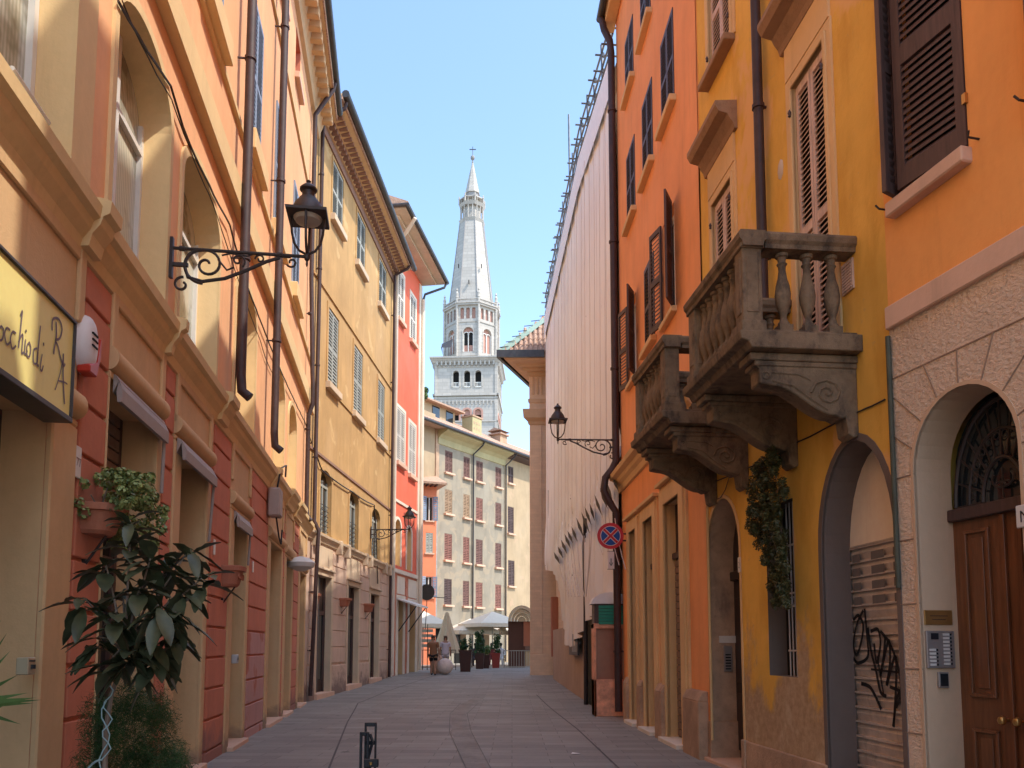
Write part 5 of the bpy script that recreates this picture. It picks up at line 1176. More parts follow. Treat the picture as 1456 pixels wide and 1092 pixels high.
cS3 = Vector((tx(671.5, 260), TY + WT / 2, 0)); rP = (tx(681, 272) - tx(660.5, 272)) / 2
b = MB(); frustum(b, cS3, rP * .9, hT_(279), cS3, rP * .9, hT_(271)); b.build('spire_base', M['towergrey'], BT)
b = MB(); frustum(b, cS3, rP * 1.06, hT_(272), cS3, .12, hT_(226)); b.build('upper_spire', M['tower'], BT)
b = MB(); b.lathe((cS3.x, cS3.y, hT_(228)), [(.12, 0), (.2, .2), (.1, .5), (.12, .7), (.32, .85), (.42, 1.15), (.32, 1.45), (.06, 1.6), (.05, 3.2)], 10); b.build('finial_ball', M['towergrey'], BT, smooth=True)
z0 = hT_(216); b = MB(); b.box(cS3.x - .05, cS3.x + .05, z0, hT_(203.5), -cS3.y - .05, -cS3.y + .05); b.box(cS3.x - .6, cS3.x + .6, hT_(208), hT_(207), -cS3.y - .051, -cS3.y + .051); b.build('cross', M['darkmetal'], BT)
b = MB(TF); b.add([TF.P(1.1, hT_(508), .6), TF.P(2.9, hT_(508), .6), TF.P(2.9, hT_(491), -1.2), TF.P(1.1, hT_(499), -.6), TF.P(.9, hT_(508), -3)], [(0, 1, 2, 3), (0, 3, 4)]); b.build('dark_netting', M['darkmetal'], BT)

# ================================================================== STREET LAMPS
def make_lamp():
    t = thing('wall_lamp', (0, 0, 0), '-', 'street lamp', 'iron lamps on scrolled wall brackets'); A = 1.5
    f = Fr((0, 0), (1, 0), 1); f.u = Vector((1, 0, 0)); f.n = Vector((0, -1, 0))   # s = out from the wall, h = up
    b = MB(f); b.box(0, .035, -.35, .12, -.03, .03); b.tube([(.02, 0, 0), (A, 0, 0)], .02, 8); b.tube([(.1, .0, 0), (.16, .0, 0)], .03, 8); b.tube([(A * .78, 0, 0), (A * .82, 0, 0)], .03, 8)
    b.box(0, .2, -.21, -.17, -.02, .02)
    arc = [(.17, -.19), (.15, -.06), (.22, -.03), (.16, -.2), (.2, -.33), (.36, -.37), (.6, -.32), (.85, -.2), (1.05, -.09), (1.2, -.03)]
    b.tube([(x, z, 0) for x, z in arc[3:]], .02, 7)
    def spiral(cx, cz, r0, r1, t0, t1, rr=.014, n=22): b.tube([(cx + (r0 + (r1 - r0) * k / n) * math.cos(t0 + (t1 - t0) * k / n), cz + (r0 + (r1 - r0) * k / n) * math.sin(t0 + (t1 - t0) * k / n), 0) for k in range(n + 1)], rr, 6)
    spiral(.36, -.19, .20, .19, R(-90), R(-270), .02); spiral(.40, -.17, .17, .03, R(90), R(-330), .016); spiral(.14, -.42, .09, .03, R(80), R(420), .015); spiral(.74, -.10, .085, .02, R(-60), R(330), .012); spiral(.98, -.065, .055, .015, R(180), R(-200), .011)
    spiral(1.33, -.08, .06, .02, R(-150), R(200), .012); b.tube([(.52, -.1, 0), (.62, -.22, 0), (.7, -.18, 0)], .012, 6); b.tube([(1.2, -.02, 0), (1.32, -.02, 0)], .012, 6); b.tube([(.56, -.05, 0), (.66, -.02, 0), (.84, -.04, 0), (.9, -.01, 0)], .01, 6)
    b.build('bracket', M['lampiron'], t)
    b = MB(f); c = Vector((A, 0, 0)); b.lathe(c + Z * -.12, [(.004, 0), (.014, .03), (.01, .06), (.03, .09), (.035, .14), (.018, .16)], 10)
    for sx, sy in ((1, 0), (-1, 0), (0, 1), (0, -1)):
        b.wtube([c + Vector((sx * q, sy * q, z)) for q, z in ((.012, .03), (.09, .07), (.15, .16), (.175, .28), (.19, .46))], .015, 6)
    b.build('arms', M['lampiron'], t)
    b = MB(f)
    def sq(r0, z0, r1, z1): 
        p = [c + Vector((x * r, y * r, z)) for r, z in ((r0, z0), (r1, z1)) for x, y in ((-1, -1), (1, -1), (1, 1), (-1, 1))]; b.add(p, [(0, 1, 2, 3)[::-1], (4, 5, 6, 7), (0, 1, 5, 4), (1, 2, 6, 5), (2, 3, 7, 6), (3, 0, 4, 7)])
    sq(.225, .46, .23, .49); b.lathe(c + Z * .49, [(.20, 0), (.19, .05), (.15, .14), (.11, .19), (.10, .21), (.075, .22), (.07, .29), (.10, .31), (.10, .33), (.06, .37), (.02, .40), (.03, .42), (.004, .44)], 14)
    b.build('cap', M['lampiron'], t, smooth=True)
    b = MB(f); b.lathe(c + Z * .40, [(.06, 0), (.14, .02), (.165, .06), (.165, .062)], 16); b.build('lens', M['lens'], t, smooth=True)
    return t
M['lens'] = plain('frosted_lens', (.5, .45, .38), .35)
lamp = make_lamp()
def place_tree(o, loc, rz, sc=1, label=None, first=False):
    r = o if first else o.copy()
    if not first: COL.objects.link(r)
    r.location = loc; r.rotation_euler = (0, 0, rz); r.scale = (sc, sc, sc)
    if label: r['label'] = label
    if not first:
        for ch in list(o.children):
            c = ch.copy(); COL.objects.link(c); c.parent = r
            for g_ in ch.children:
                d = g_.copy(); COL.objects.link(d); d.parent = c
    return r
def lamp_at(F, pxw, pyw, label, first=False, dd=.0):
    s, h = F.at(pxw, pyw); ang = math.atan2(F.n.y, F.n.x)
    place_tree(lamp, F.P(s, h, .03), ang, 1, label, first); return s, h
lamp_at(L1, 238, 352, 'nearest and largest lantern, brown iron on a scrolled bracket crossing the arched terracotta house', True)
lamp_at(L2, 526, 753, 'distant small lantern on the left, in front of the vermilion house corner')
place_tree(lamp, RO.P(6.45, RO.H(884, 625), .1), math.atan2(RO.n.y, RO.n.x), .92, 'lantern on the right, standing against the pale scaffold sheeting')
bpy.context.view_layer.update()

# ================================================================== SIGNS AND WALL THINGS, LEFT
t = thing('shop_sign', L1.P(8.0, 3.4, 0), 'long pale yellow shop sign box lettered in grey script with an entwined RA', 'sign')
M['signyellow'] = plaster('pale_yellow_sign_panel', (.86, .72, .26), stain=.1, var=.05, bump=.03, rough=.5)
D_ = .22; sg0, sg1 = 5.2, L1.S(101, 530, .22); hs0, hs1 = L1.H(96, 598, .22), L1.H(104, 460, .22)
b = MB(L1); b.box(sg0, sg1, hs0 + .03, hs1, .05, D_); b.build('panel', M['signyellow'], t)
b = MB(L1); b.box(sg0, sg1 + .02, hs1, hs1 + .025, .04, D_ + .02); b.box(sg0, sg1 + .02, hs0 - .01, hs0 + .03, .04, D_ + .02); b.box(sg1, sg1 + .02, hs0 + .03, hs1, .04, D_ + .02); b.build('frame', M['darkmetal'], t, bevel=.004)
M['signtext'] = plain('grey_violet_lettering', (.22, .16, .17), .6)
b = MB(L1)
def sgp(x, y): return L1.at(x / 2.6, 400 + y / 2.6, D_)      # strokes of the flowing script, surveyed on the panel
def pen(pts, w=.014): ribbon(b, [sgp(*p) for p in pts], w, D_ + .005, L1)
pen([(-25, 60), (-12, 120), (-22, 190), (-10, 200)], .012)
pen([(2, 165), (-8, 180), (-6, 215), (6, 212), (10, 180), (2, 165)]); pen([(34, 180), (22, 172), (14, 195), (22, 232), (34, 225)]); pen([(56, 192), (44, 186), (36, 210), (42, 248), (56, 238)])
pen([(74, 125), (80, 110), (76, 150), (66, 245)], .016); pen([(66, 225), (78, 198), (82, 205), (78, 262), (84, 262)]); pen([(92, 215), (88, 262), (94, 268), (98, 255)]); pen([(93, 180), (94, 186)], .02)
pen([(106, 225), (97, 240), (98, 275), (107, 275), (111, 245), (106, 225)])
pen([(134, 248), (122, 255), (122, 300), (134, 300), (138, 262)]); pen([(147, 165), (142, 215), (134, 300), (140, 312)], .016); pen([(153, 270), (146, 320), (152, 330), (157, 312)]); pen([(158, 228), (159, 236)], .02)
b.build('lettering', M['signtext'], t)
b = MB(L1)
pen([(205, 150), (206, 200), (198, 250), (196, 268)], .02); pen([(190, 180), (193, 140), (215, 140), (227, 175), (218, 210), (203, 218), (212, 240), (222, 285), (232, 312), (238, 305)], .018)
pen([(233, 268), (222, 330), (205, 390), (200, 400)], .012); pen([(232, 270), (231, 350), (236, 452)], .022); pen([(214, 368), (234, 372), (246, 380)], .012)
b.build('monogram', M['signtext'], t)
# alarm siren box
s_, h_ = L1.at(125, 490, .08); t = thing('alarm_box', L1.P(s_, h_, 0), 'white and red burglar alarm box on the red pier beside the yellow sign', 'alarm box')
pl = []
for k in range(25):
    a = 2 * math.pi * k / 24; pl.append((9.86 + .16 * math.cos(a), 4.12 + .22 * math.sin(a)))
def dome(F, ca, ch, ra, rh, dep, n=20, m=6, half=None):
    b = MB(F); vs = []
    for j in range(m + 1):
        q = j / m * math.pi / 2; 
        for i in range(n): 
            a = 2 * math.pi * i / n; vs.append(F.P(ca + ra * math.cos(a) * math.cos(q) ** .45, ch + rh * math.sin(a) * math.cos(q) ** .45, .03 + dep * math.sin(q)))
    b.add(vs, [(j * n + i, j * n + (i + 1) % n, (j + 1) * n + (i + 1) % n, (j + 1) * n + i) for j in range(m) for i in range(n)] + [tuple(range(n))[::-1]]); return b
as_ = s_ - 9.84; ah_ = h_ - 4.05
dome(L1, s_, h_, .13, .25, .11).build('cover', plain('white_plastic', (.68, .62, .6), .4), t, smooth=True)
b = MB(L1); b.prism([(x + as_, z + ah_) for x, z in [(9.76, 3.80), (9.92, 3.80), (9.99, 4.0), (9.99, 4.15), (9.96, 4.15), (9.9, 3.93), (9.76, 3.86)]], .03, .135); b.build('beacon', plain('red_plastic', (.5, .05, .03), .3), t, bevel=.01)
b = MB(L1)
for k in range(3): b.box(s_ - .07, s_ + .04, h_ - .03 + k * .05, h_ - .015 + k * .05, .12, .146)
b.build('vents', M['dark'], t)
def plate(F, px, py, w, h, name, label, cat, mat, d=.02, txt=None, size=.08, tm=None, dd=0, group=None):
    s, z = F.at(px, py, dd); t = thing(name, F.P(s, z, dd), label, cat, group); b = MB(F); b.box(s - w / 2, s + w / 2, z - h / 2, z + h / 2, dd, dd + d); b.build('plate', mat, t, bevel=.006)
    if txt: text(F, txt, s, z - size * .36, dd + d + .002, size, tm or M['black'], 'number', t, align='CENTER')
    return t
cer = plain('white_enamel', (.68, .62, .56), .35)
plate(L1, 109, 657, .12, .26, 'number_plate', 'white enamel house number on the red pier left of the succulent pot', 'house number', cer, .015, '77', .1, M['signtext'], .035)
plate(L1, 226, 733, .1, .2, 'number_plate', 'small white plate on the red pier beside the second awning', 'house number', cer, .015, dd=.035)
plate(L1, 304, 778, .1, .22, 'number_plate', 'small white plate on the pier left of the empty terracotta pot', 'house number', cer, .015, dd=.035)
plate(L1, 359, 806, .1, .2, 'number_plate', 'small white plate on the pink patched pier', 'house number', cer, .015, dd=.035)
s_, h_ = L1.at(28, 947); t = thing('switch_box', L1.P(s_, h_, 0), 'small square metal switch box low on the cream frame at the left edge', 'switch box')
b = MB(L1); b.box(s_ - .06, s_ + .06, h_ - .06, h_ + .06, .0, .08); b.build('housing', plain('tan_metal', (.5, .42, .28), .4, .3), t, bevel=.006)
b = MB(L1); b.lathe(L1.P(s_, h_ - .02, .085), [(.02, 0), (.02, .03)], 12); b.box(s_ - .045, s_ + .045, h_ + .03, h_ + .042, .08, .083); b.build('lock', M['black'], t)
s_, h_ = L1.at(330, 937); t = thing('meter_box', L1.P(s_, h_, .05), 'little grey box on the cream jamb under the empty terracotta pot', 'switch box')
b = MB(L1); b.box(s_ - .07, s_ + .07, h_ - .07, h_ + .07, .0, .09); b.build('housing', plain('grey_plastic', (.5, .5, .5), .5), t, bevel=.01)
b = MB(L1); b.box(s_ - .012, s_ + .012, h_ - .04, h_ + .04, .09, .095); b.box(s_ - .04, s_ + .04, h_ - .012, h_ + .012, .09, .096); b.build('mark', M['black'], t)
s_, h_ = L1.at(386, 713, .1); t = thing('cable_box', L1.P(s_, h_, 0), 'grey cable junction box with dangling wires under the ledge', 'junction box')
b = MB(L1); b.box(s_ - .22, s_ + .16, h_ - .32, h_ + .25, .06, .3); b.build('housing', plain('beige_plastic', (.42, .33, .28), .6), t, bevel=.03)
b = MB(L1); b.tube([(s_, h_ + .25, .2), (s_ + .1, h_ + .7, .25), (s_ + .5, h_ + .85, .3), (s_ + .45, h_ + .6, .3)], .02, 5); b.tube([(s_, h_ - .3, .2), (s_ + .1, h_ - .7, .25), (s_ + .4, h_ - .8, .25), (s_ + .5, h_ - .5, .25)], .018, 5); b.build('wire', M['black'], t)
b = MB(); 
def cable(name, F, pts, r, label, sag=.0, tw=0):
    b = MB(F); P = []
    for (a0, h0, d0), (a1, h1, d1) in zip(pts, pts[1:]):
        n = max(3, int(abs(a1 - a0) / .25))
        for k in range(n): q = k / n; P.append((a0 + (a1 - a0) * q, h0 + (h1 - h0) * q - sag * 4 * q * (1 - q) + random.uniform(-.012, .012) * tw, d0 + (d1 - d0) * q))
    P.append(pts[-1]); b.tube(P, r, 5); o = b.build(name, M['lampiron'], loc=F.P(*pts[0])); return setp(o, label, 'cable')
cp = [L1.at(*p) for p in ((160, 0), (236, 120), (262, 200), (322, 320), (345, 400), (392, 518), (430, 598), (452, 660))]
cable('wall_cable', L1, [(a, h, .05) for a, h in cp], .014, 'twisted black cable running down the sunlit wall above the arched windows', .03, 1)
cp = [L1.at(*p) for p in ((168, 0), (240, 140), (300, 290), (368, 485), (385, 530))]
cable('wall_cable', L1, [(a, h, .03) for a, h in cp], .008, 'thin second cable just under the twisted cable on the sunlit wall', .05, 1)
cp = [L2.at(*p) for p in ((446, 640), (455, 668), (500, 700), (530, 718), (533, 760), (535, 830))]
cable('wall_cable', L2, [(a, h, .06) for a, h in cp], .022, 'cable looping over the small arched windows of the ochre house', .05)
cp = [L2.at(*p) for p in ((440, 340), (500, 440), (552, 520))]
cp = [L2.at(*p) for p in ((447, 640), (480, 668), (500, 690), (553, 770))]
t = thing('round_sign', at(607, 842, 42), 'round dark sign seen from behind, held out on a thin wall arm', 'sign')
c = at(607, 842, 42); b = MB(); n = 24; b.add([c + Vector((.40 * math.cos(2 * math.pi * k / n), e, .42 * math.sin(2 * math.pi * k / n))) for e in (0, .05) for k in range(n)], [tuple(range(n)), tuple(range(n, 2 * n))[::-1]] + [(k, (k + 1) % n, n + (k + 1) % n, n + k) for k in range(n)]); b.build('disc', M['lampiron'], t)
b = MB(); b.wtube([c + Vector((.0, .06, -.4)), c + Vector((-.1, .05, -2.6))], .02, 5); b.wtube([c + Vector((.3, .06, -.25)), c + Vector((1.1, .1, -.3))], .02, 5); b.wtube([c + Vector((-.4, .05, 0)), c + Vector((-.95, .1, 0))], .03, 6); b.build('arm', M['lampiron'], t)

# ------------------------------------------------------------------ right hand wall things
def nost():
    c = RO.P(6.0, 0, 0); c = at(868, 762, 17.7); t = thing('no_stopping_sign', c, 'round blue and red no stopping sign with crossed bars on the brown downspout', 'road sign')
    f = Fr((c.x, c.y), (c.x + 1, c.y), 1); f.o = c
    def disc(r, d, m, nm):
        b = MB(f); b.quad(*[(r * math.cos(2 * math.pi * k / 40), r * math.sin(2 * math.pi * k / 40), d) for k in range(40)]); return b.build(nm, m, t)
    red = plain('sign_red', (.55, .03, .035), .4); blue = plain('sign_blue', (.02, .07, .28), .4); wh = plain('sign_white', (.75, .6, .55), .4)
    b = MB(f); b.prism([(.29 * math.cos(2 * math.pi * k / 40), .29 * math.sin(2 * math.pi * k / 40)) for k in range(40)], -.02, 0); b.build('backing', M['darkmetal'], t)
    disc(.292, .002, red, 'red_ring'); disc(.222, .005, wh, 'white_ring'); disc(.208, .008, blue, 'blue_field')
    b = MB(f)
    for sg in (1, -1): 
        q = [(-.17, -.115), (-.115, -.17), (.17, .115), (.115, .17)]; b.quad(*[(x * sg, z, .011 + .001 * sg) for x, z in q])
    b.build('white_cross', wh, t); b = MB(f)
    for sg in (1, -1):
        q = [(-.168, -.132), (-.132, -.168), (.168, .132), (.132, .168)]; b.quad(*[(x * sg, z, .015 + .001 * sg) for x, z in q])
    b.build('red_cross', red, t)
    b = MB(f); b.tube([(.1, .05, -.03), (.5, .05, -.03)], .02, 6); b.tube([(.1, -.1, -.03), (.5, -.1, -.03)], .02, 6); b.build('clamp', M['darkmetal'], t)
    b = MB(f); b.box(-.06, .08, -.73, -.35, -.02, .0); pl_ = b.build('sub_plate', wh, t, bevel=.004); b = MB(f); b.box(-.002, .016, -.62, -.5, 0, .004); b.prism([(-.035, -.58), (.007, -.64), (.05, -.58), (.05, -.6), (.007, -.67), (-.035, -.6)], 0, .005); b.build('arrow', M['black'], pl_)
    b = MB(f)
    b.box(-.075, .095, -.745, -.735, -.01, .004); b.box(-.075, .095, -.345, -.335, -.01, .004); b.build('sub_plate_rim', M['black'], pl_)
nost()
plate(RY, 1275, 755, .07, .17, 'number_plate', 'white plate with a black 4 at the corner beside the garage', 'house number', cer, .012, '4', .13, M['black'], .002)
plate(RY, 1052, 803, .1, .2, 'number_plate', 'white number plate right of the arched entrance in the yellow wall', 'house number', cer, .012, '2', .12, M['shgrey'], .002)
plate(RN, 1460, 733, .16, .16, 'number_plate', 'white number plate cut by the right edge of the photo, on rough stone', 'house number', cer, .015, 'N', .12, M['black'], .01)
def reveal_plate(F, sj, px0, px1, py0, py1, name, label, cat, t_=.02):
    """a box fixed on the far jamb of a doorway, facing back down the street"""
    d0, h1 = F.ats(px0, py0, sj); d1, _ = F.ats(px1, py0, sj); _, h0 = F.ats((px0 + px1) / 2, py1, sj); d0, d1 = sorted((d0, d1)); return d0, d1, h0, h1
d0, d1, h0, h1 = reveal_plate(RN, 6.84, 1328, 1370, 897, 950, '', '', '')
d1 = -.03 - .0; d0 = d1 - .27
ic = plain('brushed_aluminium', (.36, .32, .30), .35, .5)
t = thing('intercom', RN.P(6.84, h0, -.1), 'aluminium intercom panel with two columns of buttons beside the brown wooden door', 'intercom')
b = MB(RN); b.box(6.815, 6.84, h0, h1, d0, d1); b.build('panel', ic, t, bevel=.005)
b = MB(RN)
for c_ in (0, 1):
    x = d0 + .035 + c_ * .135
    for k in range(9 if c_ == 0 else 5): z = h1 - .03 - k * .03 if c_ == 0 else h0 + .03 + k * .03; b = MB(RN); b.box(6.81, 6.8149, z - .008, z + .008, x, x + .012); b.build('button', M['black'], t)
b = MB(RN); b.box(6.81, 6.8149, h1 - .07, h1 - .02, d0 + .16, d0 + .23); b.build('camera_window', M['black'], t)
b = MB(RN)
for c_ in (0, 1):
    x = d0 + .055 + c_ * .135
    for k in range(9 if c_ == 0 else 5): z = h1 - .03 - k * .03 if c_ == 0 else h0 + .03 + k * .03; b = MB(RN); b.box(6.811, 6.8148, z - .009, z + .009, x, x + .06); b.build('name_card', cer, t)
t = thing('brass_plate', RN.P(6.84, h1 + .08, -.1), 'engraved brass plate above the aluminium intercom', 'plaque'); b = MB(RN); b.box(6.826, 6.84, h1 + .05, h1 + .17, d0, d1 + .0); b.build('plate', brass, t, bevel=.003)
b = MB(RN); b.box(6.824, 6.8255, h1 + .12, h1 + .126, d0 + .05, d1 - .05); b.box(6.824, 6.8255, h1 + .09, h1 + .096, d0 + .07, d1 - .07); b.build('engraving', M['shbrown'], t)
t = thing('card_reader', RN.P(6.84, h0 - .1, -.1), 'small dark card reader under the aluminium intercom', 'card reader'); b = MB(RN); b.box(6.815, 6.84, h0 - .16, h0 - .03, d0 + .07, d0 + .17); b.build('housing', ic, t, bevel=.005); b = MB(RN); b.box(6.81, 6.8149, h0 - .145, h0 - .045, d0 + .085, d0 + .155); b.build('pad', M['black'], t)
t = thing('intercom', RY.P(4.82, 1.3, -.2), 'narrow door entry panel with a white label on the arched entrance of the yellow house', 'intercom')
b = MB(RY); b.box(4.79, 4.82, 1.25, 1.62, -.32, -.2); b.build('panel', ic, t, bevel=.004); b = MB(RY); b.box(4.795, 4.82, 1.66, 1.76, -.38, -.14); b.build('label_plate', cer, t)
b = MB(RY)
for k in range(6): b = MB(RY); b.box(4.785, 4.7899, 1.28 + k * .04, 1.30 + k * .04, -.30, -.22); b.build('button', M['black'], t)
pts = [RY.at(*p) for p in ((1003, 690), (1060, 668), (1137, 628), (1233, 581), (1260, 568))]
cable('wall_cable', RY, [(a, h, .012) for a, h in pts], .008, 'thin wire along the yellow wall beneath the balconies', 0, .5)
cable('wall_cable', RY, [(RY.S(1040, 675), RY.H(1040, 675), .02), (RY.S(1020, 700), RY.H(1020, 700) - .1, .02), (RY.S(1005, 690), RY.H(1005, 690), .02)], .006, 'loose wire loop over the arched entrance of the yellow house', .1)

# site booth beside the downspout
t = thing('site_booth', (2.25, 19.3, 0), 'orange metal booth with domed white top and green slatted shutter beside the downspout', 'booth')
x0, x1, y0, y1 = 1.91, 2.72, 18.95, 19.55; hb = 2.15
bm_ = metal('orange_booth_metal', (.80, .34, .19), .5)
b = MB(); b.box(x0, x0 + .06, 0, hb, -y1, -y0); b.box(x0, x1, 0, .85, -y1, -y0); b.box(x0 + .0, x1, hb - .12, hb, -y1, -y0 + .002); b.box(x1 - .06, x1, 0, hb, -y1, -y0); b.box(x0, x1, 0, hb, -y1, -y1 + .05); b.build('cabinet', bm_, t, bevel=.01)
b = MB(); b.box(x0 + .06, x1 - .06, .85, hb - .12, -y1 + .05, -y0 - .08); b.build('pane', M['boothglass'] if 'boothglass' in M else plain('reflecting_pane', (.38, .17, .11), .15), t)
b = MB()
for k in range(6): b.box(x0 + .12, x1 + .0, hb - .02 + k * .075, hb + .045 + k * .075, -y0 - .02, -y0 + .035)
b.build('green_shutter', plain('green_slats', (.03, .26, .17), .5), t)
b = MB(); b.box(x0 + .02, x1, hb - .03, hb + .46, -y1, -y0 - .02); b.build('head_box', M['shbrown'], t)
b = MB(); n = 10
b.prism([(x0 - .03, hb + .46)] + [((x0 + x1) / 2 - (x1 - x0 + .1) / 2 * math.cos(math.pi * k / n), hb + .46 + .27 * math.sin(math.pi * k / n)) for k in range(n + 1)], -y1 - .03, -y0 + .05, WF); b.build('domed_top', plain('dirty_white_dome', (.85, .8, .78), .5), t)

# ================================================================== POTS AND PLANTS
def wallpot(F, px0, px1, pyt, pyb, label, dep=.24, name='wall_flower_pot', relief=True, wd=.5):
    s0 = F.S(px0, pyt, .02); s1 = s0 + wd; ht = F.H(px0, pyt, .02); hb = F.H(px0, pyb, .02); t = thing(name, F.P((s0 + s1) / 2, hb, 0), label, 'flower pot', 'terracotta wall pots')
    n = 14; A = []; prof = [(.62, 0), (.72, .12), (.86, .70), (.88, .74), (1.0, .76), (1.02, .97), (.94, 1.0), (.9, .93)]
    c = (s0 + s1) / 2; hw = (s1 - s0) / 2; b = MB(F); vs = []
    for r_, q in prof:
        for k in range(n + 1): a = math.pi * k / n; ca = math.cos(a); sa = math.sin(a); vs.append(F.P(c + hw * r_ * math.copysign(abs(ca) ** .55, ca), hb + (ht - hb) * q, .015 + dep * r_ * abs(sa) ** .55))
    m = n + 1; b.add(vs, [(j * m + k, j * m + k + 1, (j + 1) * m + k + 1, (j + 1) * m + k) for j in range(len(prof) - 1) for k in range(n)] + [tuple(range(m))[::-1]] + [(j * m, (j + 1) * m, (j + 1) * m + n, j * m + n) for j in range(5)]); b.build('pot', M['terracotta'], t)
    b = MB(F); b.add([F.P(c + hw * .9 * math.copysign(abs(math.cos(math.pi * k / n)) ** .55, math.cos(math.pi * k / n)), hb + (ht - hb) * .93, .015 + dep * .9 * abs(math.sin(math.pi * k / n)) ** .55) for k in range(n + 1)], [tuple(range(n + 1))]); b.build('soil', M['soil'], t)
    if relief:
        b = MB(F)
        for k in range(5): a = c - hw * .6 + k * hw * .3; b.tube([(a + .04 * math.cos(q), (hb + ht) / 2 + .0 + .04 * math.sin(q), dep * .87) for q in [i * math.pi / 4 for i in range(9)]], .01, 5)
        b.build('relief', M['terracotta'], t)
    b = MB(F); b.box(c - .02, c + .02, hb - .25, hb, 0, .03); b.tube([(c, hb - .25, .02), (c, hb, dep * .6)], .012, 5); b.build('holder', M['lampiron'], t)
    return t, c, hw, ht, dep
def leaf_cloud(name, mat, parent, centers, n, size, shape='round', up=.3, loc=None):
    vs, fs = [], []
    for _ in range(n):
        c, r = random.choice(centers); 
        d = Vector((random.gauss(0, 1), random.gauss(0, 1), random.gauss(0, 1))).normalized() * random.uniform(.35, 1) ** .6
        p = Vector((c[0] + d.x * r[0], c[1] + d.y * r[1], c[2] + d.z * r[2])); nrm = (d + Vector((random.uniform(-.6, .6), random.uniform(-.6, .6), random.uniform(-.3, .9)))).normalized()
        t1 = nrm.cross(Vector((random.random() - .5, random.random() - .5, random.random() - .5))).normalized(); t2 = nrm.cross(t1); s = size * random.uniform(.6, 1.3)
        k = len(vs)
        if shape == 'round': pts = [(-.1, -.5), (.35, -.15), (.3, .3), (0, .55), (-.3, .3), (-.35, -.15)]
        elif shape == 'needle': pts = [(-.07, -.8), (.07, -.8), (.0, 1.2)]
        else: pts = [(0, -.6), (.22, -.1), (.12, .4), (0, .7), (-.12, .4), (-.22, -.1)]
        vs += [p + t1 * x * s + t2 * y * s for x, y in pts]; fs.append(list(range(k, k + len(pts))))
    b = MB(); b.v = vs; b.f = fs; b.mi = [0] * len(fs); return b.build(name, mat, parent, recalc=False, loc=loc)
t, c, hw, ht, dep = wallpot(L1, 108, 165, 712, 756, 'terracotta wall pot overflowing with a pale green succulent, on the red pier', .3, relief=False)
pot1 = (c, ht, dep)
c0 = L1.P(c + .05, ht + .1, .2); pt = thing('succulent', L1.P(c, ht, .15), 'bushy pale green succulent spilling from the first terracotta wall pot', 'plant')
cs = []
for _ in range(80):
    a = random.uniform(-.28, .62); d = random.uniform(.02, .5); z = random.uniform(-.12, .28) - max(0, a - .15) * .55; cs.append((tuple(L1.P(c + a, ht + z, d)), (.06, .06, .055)))
leaf_cloud('leaves', leafm('succulent_green', (.20, .24, .075), rough=.45), pt, cs, 5200, .034)
b = MB(L1)
for _ in range(14): b.tube([(c + random.uniform(-.05, .05), ht - .05, .12), (c + random.uniform(-.2, .35), ht + random.uniform(-.1, .2), random.uniform(.05, .35))], .007, 4)
b.build('stems', M['bark'], pt)
wallpot(L1, 313, 352, 803, 833, 'empty terracotta wall pot with carved relief on the pier by the third awning', .32)
wallpot(L1, 441, 457, 843, 860, 'small empty terracotta pot on the downspout between the terracotta and ochre houses', .3, relief=False)
wallpot(L2, 482, 500, 850, 862, 'small terracotta pot between the first two doors of the ochre house', .36, relief=False)
wallpot(L2, 517, 532, 858, 870, 'small terracotta pot between the last two doors of the ochre house', .36, relief=False)
t = thing('wrapped_lamp', L1.P(25.6, 4.0, .1), 'white glass lamp wrapped in plastic at the end of the terracotta house', 'wall lamp')
s_, h_ = L1.at(425, 805, .2); b = MB(L1); b.lathe(L1.P(s_, h_ - .12, .25), [(.1, 0), (.32, .1), (.36, .2), (.2, .32), (.05, .36)], 12); b.build('shade', M['winwhite'], t, smooth=True); b = MB(L1); b.tube([(s_, h_, 0), (s_, h_, .2)], .03); b.build('bracket', M['lampiron'], t)

# big-leaved potted tree
base = on_ground(158, 1450); 
tb = at(158, 1000, 5.0); TX, TYY = tb.x, 5.0
t = thing('potted_loquat', (TX, TYY, 0), 'small tree with long dark leathery leaves on a slim stem', 'tree')
b = MB(); trunk = [(TX, TYY, .3), (TX - .02, TYY, .8), (at(150, 1040, 5).x, 5.0, at(150, 1040, 5).z), (at(158, 990, 5).x, 5, at(158, 990, 5).z), (at(175, 930, 5).x, 5.02, at(175, 930, 5).z)]
b.wtube(trunk, .02, 8, taper=.012); hub = Vector(trunk[-1]); tips = []
for px, py, yy in ((120, 850, 4.9), (150, 800, 5.1), (185, 770, 5.2), (200, 830, 4.9), (240, 800, 5.2), (262, 835, 5.1), (225, 860, 4.8), (165, 870, 4.8), (270, 780, 5.3), (205, 900, 5.0), (245, 900, 5.1), (185, 740, 5.3), (140, 905, 5.1), (175, 840, 5.3), (215, 790, 5.0), (160, 935, 4.9), (220, 930, 5.0), (190, 925, 4.85), (250, 870, 4.95), (290, 820, 5.2)):
    p = at(px, py, yy); tips.append(p); m = hub.lerp(p, .5) + Vector((0, 0, .03)); b.wtube([hub, m, p], .009, 5, taper=.005)
b.build('trunk', M['bark'], t)
vs, fs = [], []
